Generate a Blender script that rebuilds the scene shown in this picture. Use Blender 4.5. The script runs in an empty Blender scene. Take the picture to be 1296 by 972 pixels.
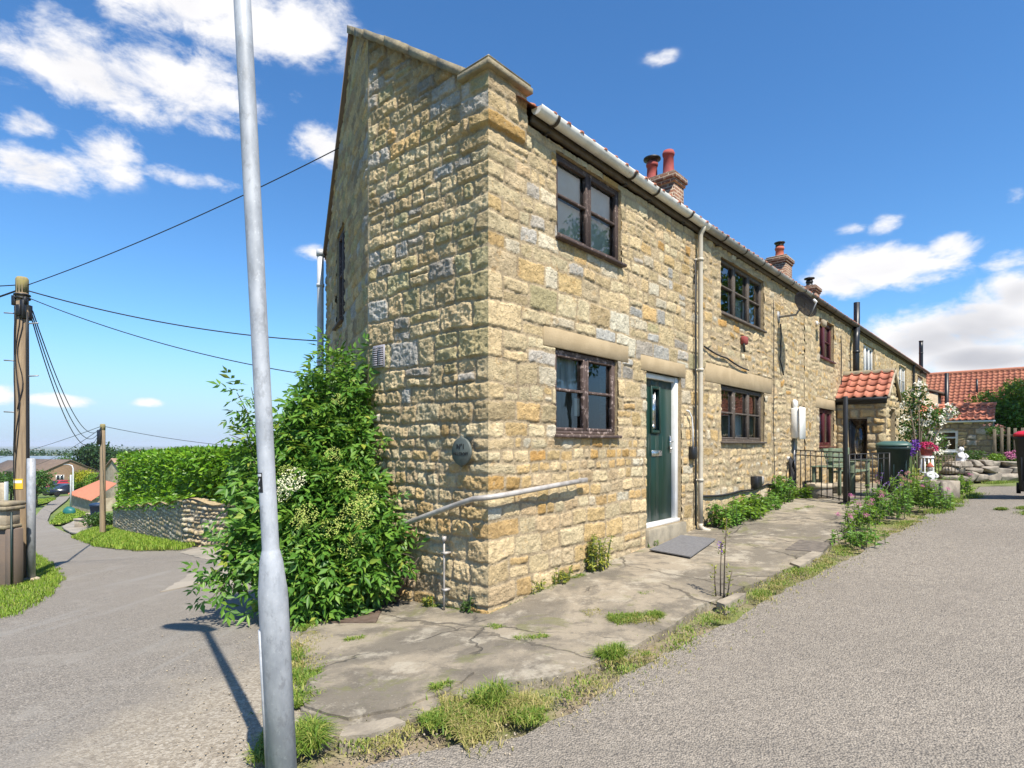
import bpy, bmesh, math, random
import numpy as np
from mathutils import Vector, Matrix, geometry

scene = bpy.context.scene
COL = scene.collection
R = math.radians

# ------------------------------------------------------------------ camera
F = 730.0          # focal length in photo pixels (photo 1296 wide)
EYE = 1.5
HOR = 562.0
cam_d = bpy.data.cameras.new('camera')
cam = bpy.data.objects.new('camera', cam_d)
COL.objects.link(cam)
cam.location = (0, 0, EYE)
cam.rotation_euler = (R(90), 0, 0)
cam_d.sensor_width = 36.0
cam_d.lens = 36.0 * F / 1296.0
cam_d.shift_y = (HOR - 486.0) / 1296.0
cam_d.clip_start = 0.05
cam_d.clip_end = 30000
scene.camera = cam

# ------------------------------------------------------------------ light
SUN_EL, SUN_AZ = R(57), (0.485, -0.8745)        # horizontal direction towards the sun
sun_dir = Vector((SUN_AZ[0]*math.cos(SUN_EL), SUN_AZ[1]*math.cos(SUN_EL), math.sin(SUN_EL)))
sun_d = bpy.data.lights.new('sun', 'SUN')
sun_d.energy = 4.2
sun_d.angle = R(0.53)
sun_d.color = (1.0, 0.93, 0.81)
sun = bpy.data.objects.new('sun', sun_d)
COL.objects.link(sun)
sun.rotation_euler = sun_dir.to_track_quat('Z', 'Y').to_euler()
sun.location = (10, -15, 30)

scene.view_settings.view_transform = 'Standard'
scene.view_settings.look = 'None'
scene.view_settings.gamma = 1.0
scene.view_settings.use_curve_mapping = False
scene.view_settings.exposure = 0.95
SKY_STRENGTH = 0.115
scene.cycles.max_bounces = 5
scene.cycles.diffuse_bounces = 3
scene.cycles.glossy_bounces = 2
scene.cycles.transmission_bounces = 3
scene.cycles.transparent_max_bounces = 6
scene.cycles.volume_bounces = 0
scene.cycles.caustics_reflective = False
scene.cycles.caustics_refractive = False

world = bpy.data.worlds.new('World')
scene.world = world
world.use_nodes = True
world.cycles.sampling_method = 'NONE'

class NT:
    """small node-tree helper"""
    def __init__(self, tree):
        self.t = tree; self.n = tree.nodes; self.l = tree.links
    def new(self, typ, **kw):
        nd = self.n.new(typ)
        for k, v in kw.items():
            if k == 'inp':
                for a, b in v.items():
                    self.set(nd, a, b)
            else:
                setattr(nd, k, v)
        return nd
    def set(self, nd, a, b):
        s = nd.inputs[a]
        if isinstance(b, bpy.types.NodeSocket):
            self.l.new(b, s)
        else:
            s.default_value = b
    def math(self, op, a, b=None, c=None, clamp=False):
        nd = self.n.new('ShaderNodeMath'); nd.operation = op; nd.use_clamp = clamp
        self.set(nd, 0, a)
        if b is not None: self.set(nd, 1, b)
        if c is not None: self.set(nd, 2, c)
        return nd.outputs[0]
    def vmath(self, op, a, b=None, out=0):
        nd = self.n.new('ShaderNodeVectorMath'); nd.operation = op
        self.set(nd, 0, a)
        if b is not None: self.set(nd, 1, b)
        return nd.outputs[out]
    def mix(self, f, a, b, blend='MIX'):
        nd = self.n.new('ShaderNodeMix'); nd.data_type = 'RGBA'; nd.blend_type = blend
        nd.clamp_factor = True
        self.set(nd, 0, f); self.set(nd, 6, a); self.set(nd, 7, b)
        return nd.outputs[2]
    def noise(self, vec, scale, detail=4, rough=0.55, dist=0.0, out='Fac'):
        nd = self.n.new('ShaderNodeTexNoise')
        if vec is not None: self.l.new(vec, nd.inputs['Vector'])
        nd.inputs['Scale'].default_value = scale
        nd.inputs['Detail'].default_value = detail
        nd.inputs['Roughness'].default_value = rough
        nd.inputs['Distortion'].default_value = dist
        return nd.outputs[out]
    def voro(self, vec, scale, feature='F1', out='Distance', rand=1.0):
        nd = self.n.new('ShaderNodeTexVoronoi'); nd.feature = feature
        if vec is not None: self.l.new(vec, nd.inputs['Vector'])
        nd.inputs['Scale'].default_value = scale
        nd.inputs['Randomness'].default_value = rand
        return nd.outputs[out]
    def ramp(self, fac, stops, interp='LINEAR'):
        nd = self.n.new('ShaderNodeValToRGB'); nd.color_ramp.interpolation = interp
        e = nd.color_ramp.elements
        while len(e) < len(stops): e.new(0.5)
        for i, (p, c) in enumerate(stops):
            e[i].position = p
            e[i].color = (c, c, c, 1) if isinstance(c, (int, float)) else (*c, 1)
        self.l.new(fac, nd.inputs[0])
        return nd.outputs[0]
    def smooth(self, v, lo, hi, a=0.0, b=1.0):
        nd = self.n.new('ShaderNodeMapRange'); nd.interpolation_type = 'SMOOTHSTEP'
        self.set(nd, 0, v); nd.inputs[1].default_value = lo; nd.inputs[2].default_value = hi
        nd.inputs[3].default_value = a; nd.inputs[4].default_value = b
        return nd.outputs[0]

def build_world():
    w = NT(world.node_tree)
    w.n.clear()
    out = w.new('ShaderNodeOutputWorld')
    bg = w.new('ShaderNodeBackground')
    bg.inputs[1].default_value = SKY_STRENGTH
    sky = w.new('ShaderNodeTexSky', sky_type='NISHITA')
    sky.sun_disc = False
    sky.sun_elevation = SUN_EL
    sky.sun_rotation = math.atan2(SUN_AZ[0], SUN_AZ[1])
    sky.altitude = 100
    sky.air_density = 1.0
    sky.dust_density = 0.15
    sky.ozone_density = 3.0
    tc = w.new('ShaderNodeTexCoord').outputs['Generated']
    sep = w.new('ShaderNodeSeparateXYZ', inp={0: tc})
    az = w.math('ARCTAN2', sep.outputs[0], sep.outputs[1])
    el = w.math('ARCSINE', sep.outputs[2])
    comb = w.new('ShaderNodeCombineXYZ', inp={0: az, 1: el})
    ae = comb.outputs[0]
    # clouds: banks given by their bearing and elevation, edges broken by noise
    def ang(px, py):
        x, z = (px-648)/F, (HOR-py)/F
        return math.atan2(x, 1.0), math.atan2(z, math.hypot(x, 1.0))
    banks = [(255, 12, 190, 52, 1), (120, 92, 135, 62, 1), (225, 112, 105, 66, 1), (38, 212, 78, 32, 1), (135, 196, 52, 42, .9),
             (35, 155, 44, 26, .8), (392, 32, 62, 50, .95), (240, 226, 75, 14, .7), (408, 186, 42, 40, .9), (405, 321, 26, 12, .85),
             (373, 122, 12, 20, .6), (10, 62, 40, 18, .7), (280, 165, 40, 18, .75), (70, 20, 40, 25, .5),
             (1120, 340, 115, 34, 1), (1205, 312, 48, 26, .9), (1070, 355, 60, 28, .9), (1122, 286, 26, 14, .75), (1240, 408, 135, 48, 1),
             (1290, 376, 60, 40, 1), (1170, 428, 100, 42, 1), (1230, 455, 120, 26, 1), (1275, 328, 42, 16, .7), (836, 73, 24, 12, .62), (1290, 245, 26, 18, .55),
             (80, 506, 46, 9, .9), (185, 510, 20, 7, .85), (-5, 500, 30, 15, .8), (1080, 290, 24, 8, .45), (1160, 470, 40, 12, .8),
             # banks outside the photograph's frame
             (-200, 120, 160, 60, 1), (1500, 330, 150, 60, 1), (1700, 100, 120, 60, .9), (-500, 300, 160, 60, 1)]
    mask = None
    bk = []
    for (px, py, rx, ry, st) in banks:
        a0, e0 = ang(px, py)
        bk.append((a0, e0, ang(px+rx, py)[0]-a0, ang(px, py-ry)[1]-e0, st))
    bk.append((R(80), R(27), R(26), R(13), 1))      # bank out of frame, mirrored by the windows
    for (a0, e0, ra, re_, st) in bk:
        rr = w.vmath('SUBTRACT', ae, (a0, e0, 0))
        rr = w.vmath('MULTIPLY', rr, (1/abs(ra), 1/abs(re_), 0))
        ln = w.vmath('LENGTH', rr, out='Value')
        v = w.smooth(ln, 0.05, 1.55, st, 0.0)
        mask = v if mask is None else w.math('MAXIMUM', mask, v)
    sq = w.vmath('MULTIPLY', tc, (1.0, 1.0, 1.9))
    n1 = w.noise(sq, 4.6, 12, 0.66, 0.2)
    n2 = w.noise(sq, 15.0, 8, 0.62, 0.3)
    nn = w.math('ADD', w.math('MULTIPLY', w.math('SUBTRACT', n1, 0.5), 2.3), w.math('MULTIPLY', w.math('SUBTRACT', n2, 0.5), 1.7))
    dens = w.math('ADD', mask, nn)
    alpha = w.smooth(dens, 0.20, 0.95)
    alpha = w.math('MULTIPLY', alpha, w.smooth(mask, 0.0, 0.35))
    # thickness gives a greyer belly: a softer sample a little higher up
    up = w.vmath('ADD', sq, (0.02, -0.03, 0.055))
    n3 = w.noise(up, 5.0, 4, 0.5, 0.5)
    belly = w.smooth(w.math('ADD', w.math('MULTIPLY', mask, 0.5), w.math('SUBTRACT', n3, 0.5)), 0.32, 0.78)
    low = w.smooth(el, R(6), R(20), 1.0, 0.55)
    belly = w.math('MULTIPLY', belly, low)
    right = w.smooth(az, R(20), R(38))
    belly = w.math('MULTIPLY', belly, w.math('ADD', 0.7, w.math('MULTIPLY', right, 0.3)))
    ccol = w.mix(belly, (4.8, 4.75, 4.8, 1), (2.5, 2.55, 2.8, 1))
    # clear-sky colour: deepen the blue as the photograph's blue
    hs = w.new('ShaderNodeHueSaturation', inp={'Saturation': 1.16, 'Value': 1.0, 'Color': sky.outputs[0]})
    skyc = w.mix(1.0, hs.outputs[0], (0.62, 0.80, 0.90, 1), 'MULTIPLY')
    # pale bluish air towards the horizon
    skyc = w.mix(w.smooth(el, R(-1), R(11), 0.9, 0.0), skyc, (2.1, 2.8, 3.95, 1))
    fin = w.mix(alpha, skyc, ccol)
    w.l.new(fin, bg.inputs[0])
    w.l.new(bg.outputs[0], out.inputs[0])
build_world()

# ------------------------------------------------------------------ frames of reference
D = np.array([0.6604, 0.7509]); N = np.array([0.7509, -0.6604])      # along the terrace / out of its front
C0 = np.array([-0.215, 5.23])                                       # front corner of the end cottage
AD = np.array([-0.7509, 0.6604]); AN = np.array([-0.6604, -0.7509]) # gable wall, front half
KA = 1.843
K0 = C0 + AD*KA
BD = np.array([-0.418, 0.908]); BN = np.array([-0.908, -0.418])     # gable wall, back half
def fw(s, w, z):
    p = C0 + D*s + N*w
    return (p[0], p[1], z)
FROT = math.atan2(D[1], D[0])

_LP = np.array([(-1e5, 0), (0, 0), (32, -2.88), (92, -5.2), (200, -7.6), (300, -8.6), (420, -10.5), (800, -34), (1500, -38), (60000, -38)])
def sstep(x, a, b):
    t = np.clip((x-a)/(b-a), 0, 1)
    return t*t*(3-2*t)
def T(X, Y):
    """height of the ground"""
    X = np.asarray(X, float); Y = np.asarray(Y, float)
    px, py = X-C0[0], Y-C0[1]
    s = px*D[0]+py*D[1]; w = px*N[0]+py*N[1]
    u = (X+1.5)*-0.6+(Y-3)*0.8
    dl = 0.6+0.10*np.clip(u, 0, 200)
    zl = sum(np.interp(u+k*dl, _LP[:, 0], _LP[:, 1]) for k in (-1, -.5, 0, .5, 1))/5
    sp = np.clip(s, 0, 40)
    zr = np.where(sp < 8, 0.047*sp, 0.376+0.02*(sp-8))
    zr = zr+0.07*np.clip(w-2, 0, 6)*sstep(s, 4, 9)
    wt = sstep(s, -0.6, 1.2)*sstep(w, -4.5, -0.3)
    return zr*wt+zl*(1-wt)
def Tz(x, y): return float(T(x, y))
def PX(px, py, Z):
    return ((px-648)/F*Z, Z, EYE+(HOR-py)/F*Z)
_Zm = np.concatenate([np.linspace(1.0, 40, 4000), np.linspace(40.02, 300, 4000)])
def GP(px, py):
    """point of the ground seen at a place of the photograph"""
    x = (px-648)/F*_Zm; z = EYE+(HOR-py)/F*_Zm
    below = np.nonzero(z < T(x, _Zm))[0]
    i = below[0] if len(below) else len(_Zm)-1
    return (float(x[i]), float(_Zm[i]))

# ------------------------------------------------------------------ mesh building
class MB:
    def __init__(self):
        self.v = []; self.f = []; self.nv = 0; self.col = []
    def add(self, verts, faces):
        verts = np.asarray(verts, float).reshape(-1, 3)
        o = self.nv
        self.v.append(verts); self.nv += len(verts)
        if isinstance(faces, np.ndarray):
            self.f.append(faces+o)
        else:
            by = {}
            for f in faces: by.setdefault(len(f), []).append([i+o for i in f])
            for k in by: self.f.append(np.array(by[k]))
        return o
    def box(self, a, b, M=None, bev=0.0):
        """axis aligned box a..b, optional 4x4 matrix / callable mapping"""
        (x0, y0, z0), (x1, y1, z1) = a, b
        if bev > 0:
            bv = min(bev, abs(x1-x0)/2.01, abs(y1-y0)/2.01, abs(z1-z0)/2.01)
            vs = []
            for z, ins in ((z0, bv), (z0+bv, 0), (z1-bv, 0), (z1, bv)):
                i = bv if ins else 0
                for (x, y) in ((x0+bv, y0+i), (x1-bv, y0+i), (x1-i, y0+bv), (x1-i, y1-bv), (x1-bv, y1-i), (x0+bv, y1-i), (x0+i, y1-bv), (x0+i, y0+bv)):
                    vs.append((x, y, z))
            fs = [[7, 6, 5, 4, 3, 2, 1, 0], [24+i for i in range(8)]]
            for r in range(3):
                for i in range(8):
                    j = (i+1) % 8
                    fs.append([r*8+i, r*8+j, r*8+8+j, r*8+8+i])
        else:
            vs = [(x0, y0, z0), (x1, y0, z0), (x1, y1, z0), (x0, y1, z0), (x0, y0, z1), (x1, y0, z1), (x1, y1, z1), (x0, y1, z1)]
            fs = [[0, 3, 2, 1], [4, 5, 6, 7], [0, 1, 5, 4], [1, 2, 6, 5], [2, 3, 7, 6], [3, 0, 4, 7]]
        self.add(xf(vs, M), fs)
    def tube(self, pts, r, n=8, M=None, cap=True):
        P = np.asarray(pts, float)
        rr = np.full(len(P), r) if np.isscalar(r) else np.asarray(r, float)
        tang = np.gradient(P, axis=0)
        tang /= np.linalg.norm(tang, axis=1)[:, None]+1e-12
        ref = np.array([0, 0, 1.0]) if abs(tang[0][2]) < 0.9 else np.array([1.0, 0, 0])
        a = np.cross(tang[0], ref); a /= np.linalg.norm(a)
        th = np.linspace(0, 2*math.pi, n, endpoint=False)
        vs = []
        for i in range(len(P)):
            a = a-tang[i]*np.dot(a, tang[i]); a /= np.linalg.norm(a)+1e-12
            b = np.cross(tang[i], a)
            vs.append(P[i]+rr[i]*(np.cos(th)[:, None]*a+np.sin(th)[:, None]*b))
        vs = np.concatenate(vs)
        fs = []
        for i in range(len(P)-1):
            for j in range(n):
                k = (j+1) % n
                fs.append([i*n+j, i*n+k, (i+1)*n+k, (i+1)*n+j])
        if cap:
            fs.append(list(range(n-1, -1, -1))); fs.append([(len(P)-1)*n+j for j in range(n)])
        self.add(xf(vs, M), fs)
    def lathe(self, prof, n=16, c=(0, 0, 0), M=None, sx=1.0, sy=1.0):
        th = np.linspace(0, 2*math.pi, n, endpoint=False)
        vs = []
        for (r, z) in prof:
            for t in th: vs.append((c[0]+r*sx*math.cos(t), c[1]+r*sy*math.sin(t), c[2]+z))
        fs = []
        for i in range(len(prof)-1):
            for j in range(n):
                k = (j+1) % n
                fs.append([i*n+j, i*n+k, (i+1)*n+k, (i+1)*n+j])
        fs.append(list(range(n-1, -1, -1))); fs.append([(len(prof)-1)*n+j for j in range(n)])
        self.add(xf(vs, M), fs)
    def prism(self, poly, z0, z1, M=None):
        n = len(poly)
        vs = [(x, y, z0) for x, y in poly]+[(x, y, z1) for x, y in poly]
        fs = [list(range(n-1, -1, -1)), list(range(n, 2*n))]+[[i, (i+1) % n, n+(i+1) % n, n+i] for i in range(n)]
        self.add(xf(vs, M), fs)
    def grid(self, Pxyz, keep=None):
        """Pxyz: (nu,nv,3)"""
        nu, nv = Pxyz.shape[:2]
        idx = np.arange(nu*nv).reshape(nu, nv)
        q = np.stack([idx[:-1, :-1], idx[1:, :-1], idx[1:, 1:], idx[:-1, 1:]], -1)
        if keep is not None: q = q[keep]
        return self.add(Pxyz.reshape(-1, 3), q.reshape(-1, 4))
    def build(self, name, mat, parent=None, loc=None, smooth=False, colors=None):
        V = np.concatenate(self.v) if self.v else np.zeros((0, 3))
        off = np.zeros(3)
        if parent is not None and parent.get('_w'):
            off = np.array(parent['_o'])
        if loc is not None: off = np.array(loc, float)
        V = V-off
        me = bpy.data.meshes.new(name)
        me.vertices.add(len(V)); me.vertices.foreach_set('co', V.astype(np.float32).ravel())
        loops = np.concatenate([f.ravel() for f in self.f]).astype(np.int32)
        tot = np.concatenate([np.full(len(f), f.shape[1]) for f in self.f]).astype(np.int32)
        st = np.concatenate([[0], np.cumsum(tot)[:-1]]).astype(np.int32)
        me.loops.add(len(loops)); me.loops.foreach_set('vertex_index', loops)
        me.polygons.add(len(tot)); me.polygons.foreach_set('loop_start', st); me.polygons.foreach_set('loop_total', tot)
        if smooth: me.polygons.foreach_set('use_smooth', np.ones(len(tot), bool))
        if colors is not None:
            at = me.color_attributes.new('Col', 'FLOAT_COLOR', 'POINT')
            c4 = np.ones((len(V), 4), np.float32); c4[:, :3] = (0.40, 0.31, 0.19); c4[:len(colors), :3] = colors
            at.data.foreach_set('color', c4.ravel())
        me.update(calc_edges=True)
        me.validate()
        if mat is not None: me.materials.append(mat)
        o = bpy.data.objects.new(name, me)
        COL.objects.link(o)
        if loc is not None: o.location = loc
        if parent is not None:
            o.parent = parent
            if parent.get('_w'): o['_w'] = 1; o['_o'] = list(off)
        return o
def xf(vs, M):
    if M is None: return vs
    if callable(M): return [M(*v) for v in vs]
    return [tuple(M @ Vector(v)) for v in vs]
def rotz(a, loc=(0, 0, 0)): return Matrix.Translation(loc) @ Matrix.Rotation(a, 4, 'Z')

def tag(o, label, cat, group=None, kind=None):
    if label: o['label'] = label
    if cat: o['category'] = cat
    if group: o['group'] = group
    if kind: o['kind'] = kind
    return o
def thing(name, label, cat, loc, rz=0.0, group=None, world=True):
    """Empty at the thing's base. world=True: its parts are given in world coordinates"""
    o = bpy.data.objects.new(name, None); COL.objects.link(o)
    o.empty_display_size = 0.2
    o.location = loc; o.rotation_euler = (0, 0, rz)
    if world: o['_w'] = 1; o['_o'] = list(loc)
    return tag(o, label, cat, group)
def dup(root, loc, rz=None, label=None):
    r = root.copy(); COL.objects.link(r); r.location = loc
    if rz is not None: r.rotation_euler = (0, 0, rz)
    if label: r['label'] = label
    for ch in list(root.children):
        c = ch.copy(); COL.objects.link(c); c.parent = r
        for g in list(ch.children):
            d2 = g.copy(); COL.objects.link(d2); d2.parent = c
    return r

# ------------------------------------------------------------------ noise in numpy
def vnoise(x, y, seed=0):
    xi = np.floor(x).astype(np.int64); yi = np.floor(y).astype(np.int64)
    fx, fy = x-xi, y-yi
    fx = fx*fx*fx*(fx*(fx*6-15)+10); fy = fy*fy*fy*(fy*(fy*6-15)+10)
    def h(a, b):
        n = (a*374761393+b*668265263+seed*1442695041) & 0xffffffff
        n = ((n ^ (n >> 13))*1274126177) & 0xffffffff
        n = n ^ (n >> 16)
        return (n & 0xffff)/65535.0
    return (h(xi, yi)*(1-fx)+h(xi+1, yi)*fx)*(1-fy)+(h(xi, yi+1)*(1-fx)+h(xi+1, yi+1)*fx)*fy
def fbm(x, y, oct=4, seed=0, gain=0.5):
    a, t, n = 1.0, 0.0, 0.0
    for i in range(oct):
        t = t+a*(vnoise(x, y, seed+i*17)-0.5); n += a
        x, y, a = x*2.03+11.3, y*2.03+5.7, a*gain
    return t/n*2
# ------------------------------------------------------------------ materials
MATS = {}
def newmat(name):
    m = bpy.data.materials.new(name); m.use_nodes = True
    t = NT(m.node_tree); t.n.clear()
    out = t.new('ShaderNodeOutputMaterial')
    bs = t.new('ShaderNodeBsdfPrincipled')
    t.l.new(bs.outputs[0], out.inputs[0])
    tc = t.new('ShaderNodeTexCoord').outputs['Object']
    MATS[name] = m
    return m, t, bs, tc, out
def bump(t, bs, h, strength=0.3, dist=0.01):
    b = t.new('ShaderNodeBump', inp={'Height': h, 'Strength': strength, 'Distance': dist})
    t.l.new(b.outputs[0], bs.inputs['Normal'])
def M_plain(name, c, rough=0.6, c2=None, scale=6.0, metal=0.0, bmp=0.0, bscale=40.0, spec=None, detail=5, lo=0.35, hi=0.65, squash=None):
    m, t, bs, tc, out = newmat(name)
    vec = tc if squash is None else t.vmath('MULTIPLY', tc, squash)
    if c2 is not None:
        f = t.smooth(t.noise(vec, scale, detail, 0.6), lo, hi)
        t.set(bs, 'Base Color', t.mix(f, (*c, 1), (*c2, 1)))
    else:
        f = t.noise(vec, scale, 3)
        k = t.smooth(f, 0.2, 0.8, 0.88, 1.1)
        t.set(bs, 'Base Color', t.mix(1.0, (*c, 1), k, 'MULTIPLY'))
    bs.inputs['Roughness'].default_value = rough
    bs.inputs['Metallic'].default_value = metal
    if spec is not None: bs.inputs['Specular IOR Level'].default_value = spec
    if bmp: bump(t, bs, t.noise(vec, bscale, 4), bmp, 0.01)
    return m

def M_stone(name, fine=1.0):
    """colour of each stone comes from the wall's own colour attribute; grain, pits and lichen are added here"""
    m, t, bs, tc, out = newmat(name)
    at = t.new('ShaderNodeAttribute', attribute_name='Col').outputs['Color']
    n1 = t.noise(tc, 9*fine, 5, 0.65)
    n2 = t.noise(tc, 42*fine, 5, 0.7)
    k = t.math('ADD', t.smooth(n1, 0.25, 0.75, 0.80, 1.18), t.smooth(n2, 0.25, 0.75, -0.20, 0.20))
    c = t.mix(1.0, at, k, 'MULTIPLY')
    rust = t.smooth(t.noise(tc, 6.5*fine, 8, 0.75, 0.3), 0.57, 0.64)
    c = t.mix(t.math('MULTIPLY', rust, 0.34), c, (0.47, 0.27, 0.09, 1))
    pale = t.smooth(t.noise(tc, 13*fine, 8, 0.78, 0.2), 0.58, 0.66)
    c = t.mix(t.math('MULTIPLY', pale, 0.38), c, (0.62, 0.55, 0.42, 1))
    dark = t.smooth(t.noise(tc, 70*fine, 4, 0.7, 1.0), 0.60, 0.72)
    c = t.mix(t.math('MULTIPLY', dark, 0.55), c, (0.12, 0.10, 0.075, 1))
    t.set(bs, 'Base Color', c)
    bs.inputs['Roughness'].default_value = 0.92
    bs.inputs['Specular IOR Level'].default_value = 0.2
    pits = t.smooth(t.voro(tc, 38*fine), 0.0, 0.42)
    h = t.math('ADD', t.math('MULTIPLY', pits, 0.5), t.math('ADD', n2, t.math('MULTIPLY', t.noise(tc, 130*fine, 4, 0.7), 0.6)))
    bump(t, bs, h, 0.9, 0.014)
    return m
M_stone('rubble')
M_stone('rubble_far', 0.7)

# dressed sandstone for lintels, copings, steps
M_plain('sandstone', (0.41, 0.315, 0.19), 0.9, (0.35, 0.265, 0.155), 4, bmp=0.4, bscale=60)
M_plain('coping', (0.30, 0.25, 0.16), 0.92, (0.17, 0.145, 0.105), 7, bmp=0.6, bscale=50)
M_plain('step_stone', (0.30, 0.26, 0.19), 0.92, (0.20, 0.175, 0.13), 6, bmp=0.5, bscale=50)

def M_wood_paint(name, paint, bare, scale=(3, 3, 30), amt=0.5):
    m, t, bs, tc, out = newmat(name)
    n = t.noise(t.vmath('MULTIPLY', tc, (18, 18, 18)), 1.0, 6, 0.7)
    f = t.smooth(n, amt, amt+0.10)
    t.set(bs, 'Base Color', t.mix(f, (*paint, 1), (*bare, 1)))
    bs.inputs['Roughness'].default_value = 0.7
    bump(t, bs, n, 0.35, 0.004)
    return m
M_wood_paint('brown_frame', (0.055, 0.034, 0.028), (0.26, 0.19, 0.16), amt=0.565)
M_wood_paint('brown_frame_worn', (0.075, 0.048, 0.040), (0.36, 0.275, 0.245), amt=0.525)
M_wood_paint('grey_brown_frame', (0.085, 0.066, 0.052), (0.24, 0.20, 0.17), amt=0.565)
M_plain('burgundy_frame', (0.085, 0.012, 0.016), 0.4)
M_plain('white_upvc', (0.78, 0.78, 0.77), 0.35, (0.68, 0.67, 0.64), 3)
M_plain('dark_timber', (0.030, 0.024, 0.019), 0.8, (0.055, 0.043, 0.033), 8)
M_plain('soffit_timber', (0.13, 0.10, 0.07), 0.85, (0.085, 0.066, 0.05), 8)
M_plain('door_green', (0.007, 0.030, 0.021), 0.38, (0.010, 0.037, 0.026), 2, spec=0.4)
M_plain('chrome', (0.60, 0.60, 0.58), 0.25, metal=1.0)
M_plain('gutter_white', (0.76, 0.74, 0.70), 0.42, (0.62, 0.60, 0.55), 5)
M_plain('gutter_grey', (0.26, 0.25, 0.235), 0.55, (0.36, 0.345, 0.32), 5)
M_plain('gutter_dark', (0.075, 0.065, 0.055), 0.55, (0.11, 0.095, 0.08), 5)
M_plain('pipe_beige', (0.53, 0.48, 0.385), 0.5, (0.46, 0.41, 0.325), 4)
M_plain('pipe_grey', (0.52, 0.54, 0.56), 0.45, (0.44, 0.46, 0.48), 4)
M_plain('black_plastic', (0.012, 0.012, 0.013), 0.45)
M_plain('black_iron', (0.010, 0.010, 0.011), 0.5)
M_plain('flue_black', (0.010, 0.012, 0.016), 0.4)
M_plain('lead', (0.20, 0.205, 0.21), 0.6)
M_plain('cable_black', (0.012, 0.012, 0.014), 0.6)
M_plain('grey_metal', (0.30, 0.30, 0.30), 0.45, metal=0.3)
M_plain('meter_white', (0.74, 0.73, 0.70), 0.5, (0.66, 0.65, 0.62), 3)
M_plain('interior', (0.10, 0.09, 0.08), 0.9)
M_plain('interior_floor', (0.12, 0.09, 0.07), 0.8)
M_plain('blind_grey', (0.60, 0.60, 0.60), 0.9, (0.48, 0.48, 0.48), 2)
M_plain('net_curtain', (0.55, 0.57, 0.60), 0.95, (0.25, 0.27, 0.30), 18, squash=(1, 1, 0.12))
M_plain('curtain_dark', (0.045, 0.042, 0.036), 0.95, (0.075, 0.07, 0.06), 20, squash=(1, 1, 0.1))
M_plain('card_pale', (0.55, 0.52, 0.46), 0.9)
M_plain('slate_plaque', (0.075, 0.088, 0.078), 0.55, (0.10, 0.115, 0.10), 14)
M_plain('engraving', (0.012, 0.013, 0.012), 0.8)
M_plain('rail_grey', (0.47, 0.44, 0.41), 0.55, (0.33, 0.30, 0.27), 9, metal=0.25, bmp=0.2)
M_plain('vent_grey', (0.33, 0.32, 0.36), 0.6)
M_plain('vent_dark', (0.05, 0.05, 0.055), 0.8)
M_plain('mat_grey', (0.165, 0.162, 0.165), 0.95, (0.125, 0.123, 0.127), 30, bmp=0.4, bscale=150)
M_plain('manhole', (0.095, 0.062, 0.045), 0.85, (0.145, 0.105, 0.08), 12, bmp=0.5, bscale=60)
M_plain('manhole_dark', (0.10, 0.085, 0.07), 0.85, (0.16, 0.135, 0.11), 12)
M_plain('pot_terracotta', (0.42, 0.11, 0.06), 0.85, (0.33, 0.085, 0.055), 6)
M_plain('pot_red', (0.33, 0.065, 0.055), 0.85, (0.24, 0.05, 0.045), 6)
M_plain('bin_green', (0.010, 0.026, 0.024), 0.45, (0.014, 0.033, 0.029), 4)
M_plain('bin_lid_green', (0.05, 0.105, 0.085), 0.42)
M_plain('bin_dark', (0.012, 0.013, 0.015), 0.5)
M_plain('bin_blue', (0.012, 0.035, 0.085), 0.5)
M_plain('lid_red', (0.55, 0.015, 0.03), 0.4)
M_plain('bench_green', (0.145, 0.185, 0.115), 0.85, (0.105, 0.135, 0.085), 8, squash=(1, 1, 1), bmp=0.2)
M_plain('white_paint', (0.80, 0.80, 0.80), 0.6, (0.66, 0.66, 0.66), 12)
M_plain('pale_figure', (0.58, 0.57, 0.56), 0.7, (0.40, 0.41, 0.43), 14)
M_plain('flower_pot_blue', (0.10, 0.11, 0.13), 0.5)
M_plain('old_timber', (0.20, 0.165, 0.12), 0.9, (0.125, 0.10, 0.07), 6, squash=(5, 5, 0.6), bmp=0.5, bscale=30)
M_plain('pole_wood', (0.34, 0.25, 0.155), 0.9, (0.235, 0.17, 0.11), 5, squash=(6, 6, 0.4), bmp=0.5, bscale=30)
M_plain('pole_top', (0.30, 0.25, 0.09), 0.9, (0.22, 0.19, 0.09), 12)
M_plain('yellow_sign', (0.75, 0.50, 0.03), 0.5)
M_plain('render_brown', (0.17, 0.125, 0.095), 0.95, (0.14, 0.108, 0.088), 3, bmp=0.5, bscale=80)
M_plain('pale_stone', (0.45, 0.38, 0.28), 0.95, (0.32, 0.26, 0.185), 3, bmp=0.8, bscale=9)
M_plain('buff_brick', (0.285, 0.185, 0.115), 0.95, (0.235, 0.15, 0.095), 4)
M_plain('tile_brown', (0.16, 0.115, 0.085), 0.9, (0.125, 0.09, 0.07), 2)
M_plain('shed_roof', (0.22, 0.28, 0.33), 0.5, (0.17, 0.22, 0.27), 0.2)
M_plain('pink_render', (0.34, 0.215, 0.16), 0.95, (0.27, 0.17, 0.125), 1)
M_plain('car_red', (0.33, 0.025, 0.03), 0.25, spec=0.6)
M_plain('car_blue', (0.012, 0.016, 0.03), 0.25, spec=0.6)
M_plain('car_glass', (0.02, 0.022, 0.025), 0.08, spec=0.8)
M_plain('tyre', (0.012, 0.012, 0.012), 0.9)
M_plain('teal_plastic', (0.015, 0.13, 0.115), 0.5)
M_plain('white_metal', (0.62, 0.64, 0.66), 0.5)
M_plain('dish_black', (0.010, 0.009, 0.010), 0.85, spec=0.15)
M_plain('bark', (0.085, 0.065, 0.045), 0.95, (0.12, 0.095, 0.07), 10, bmp=0.6)
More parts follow.
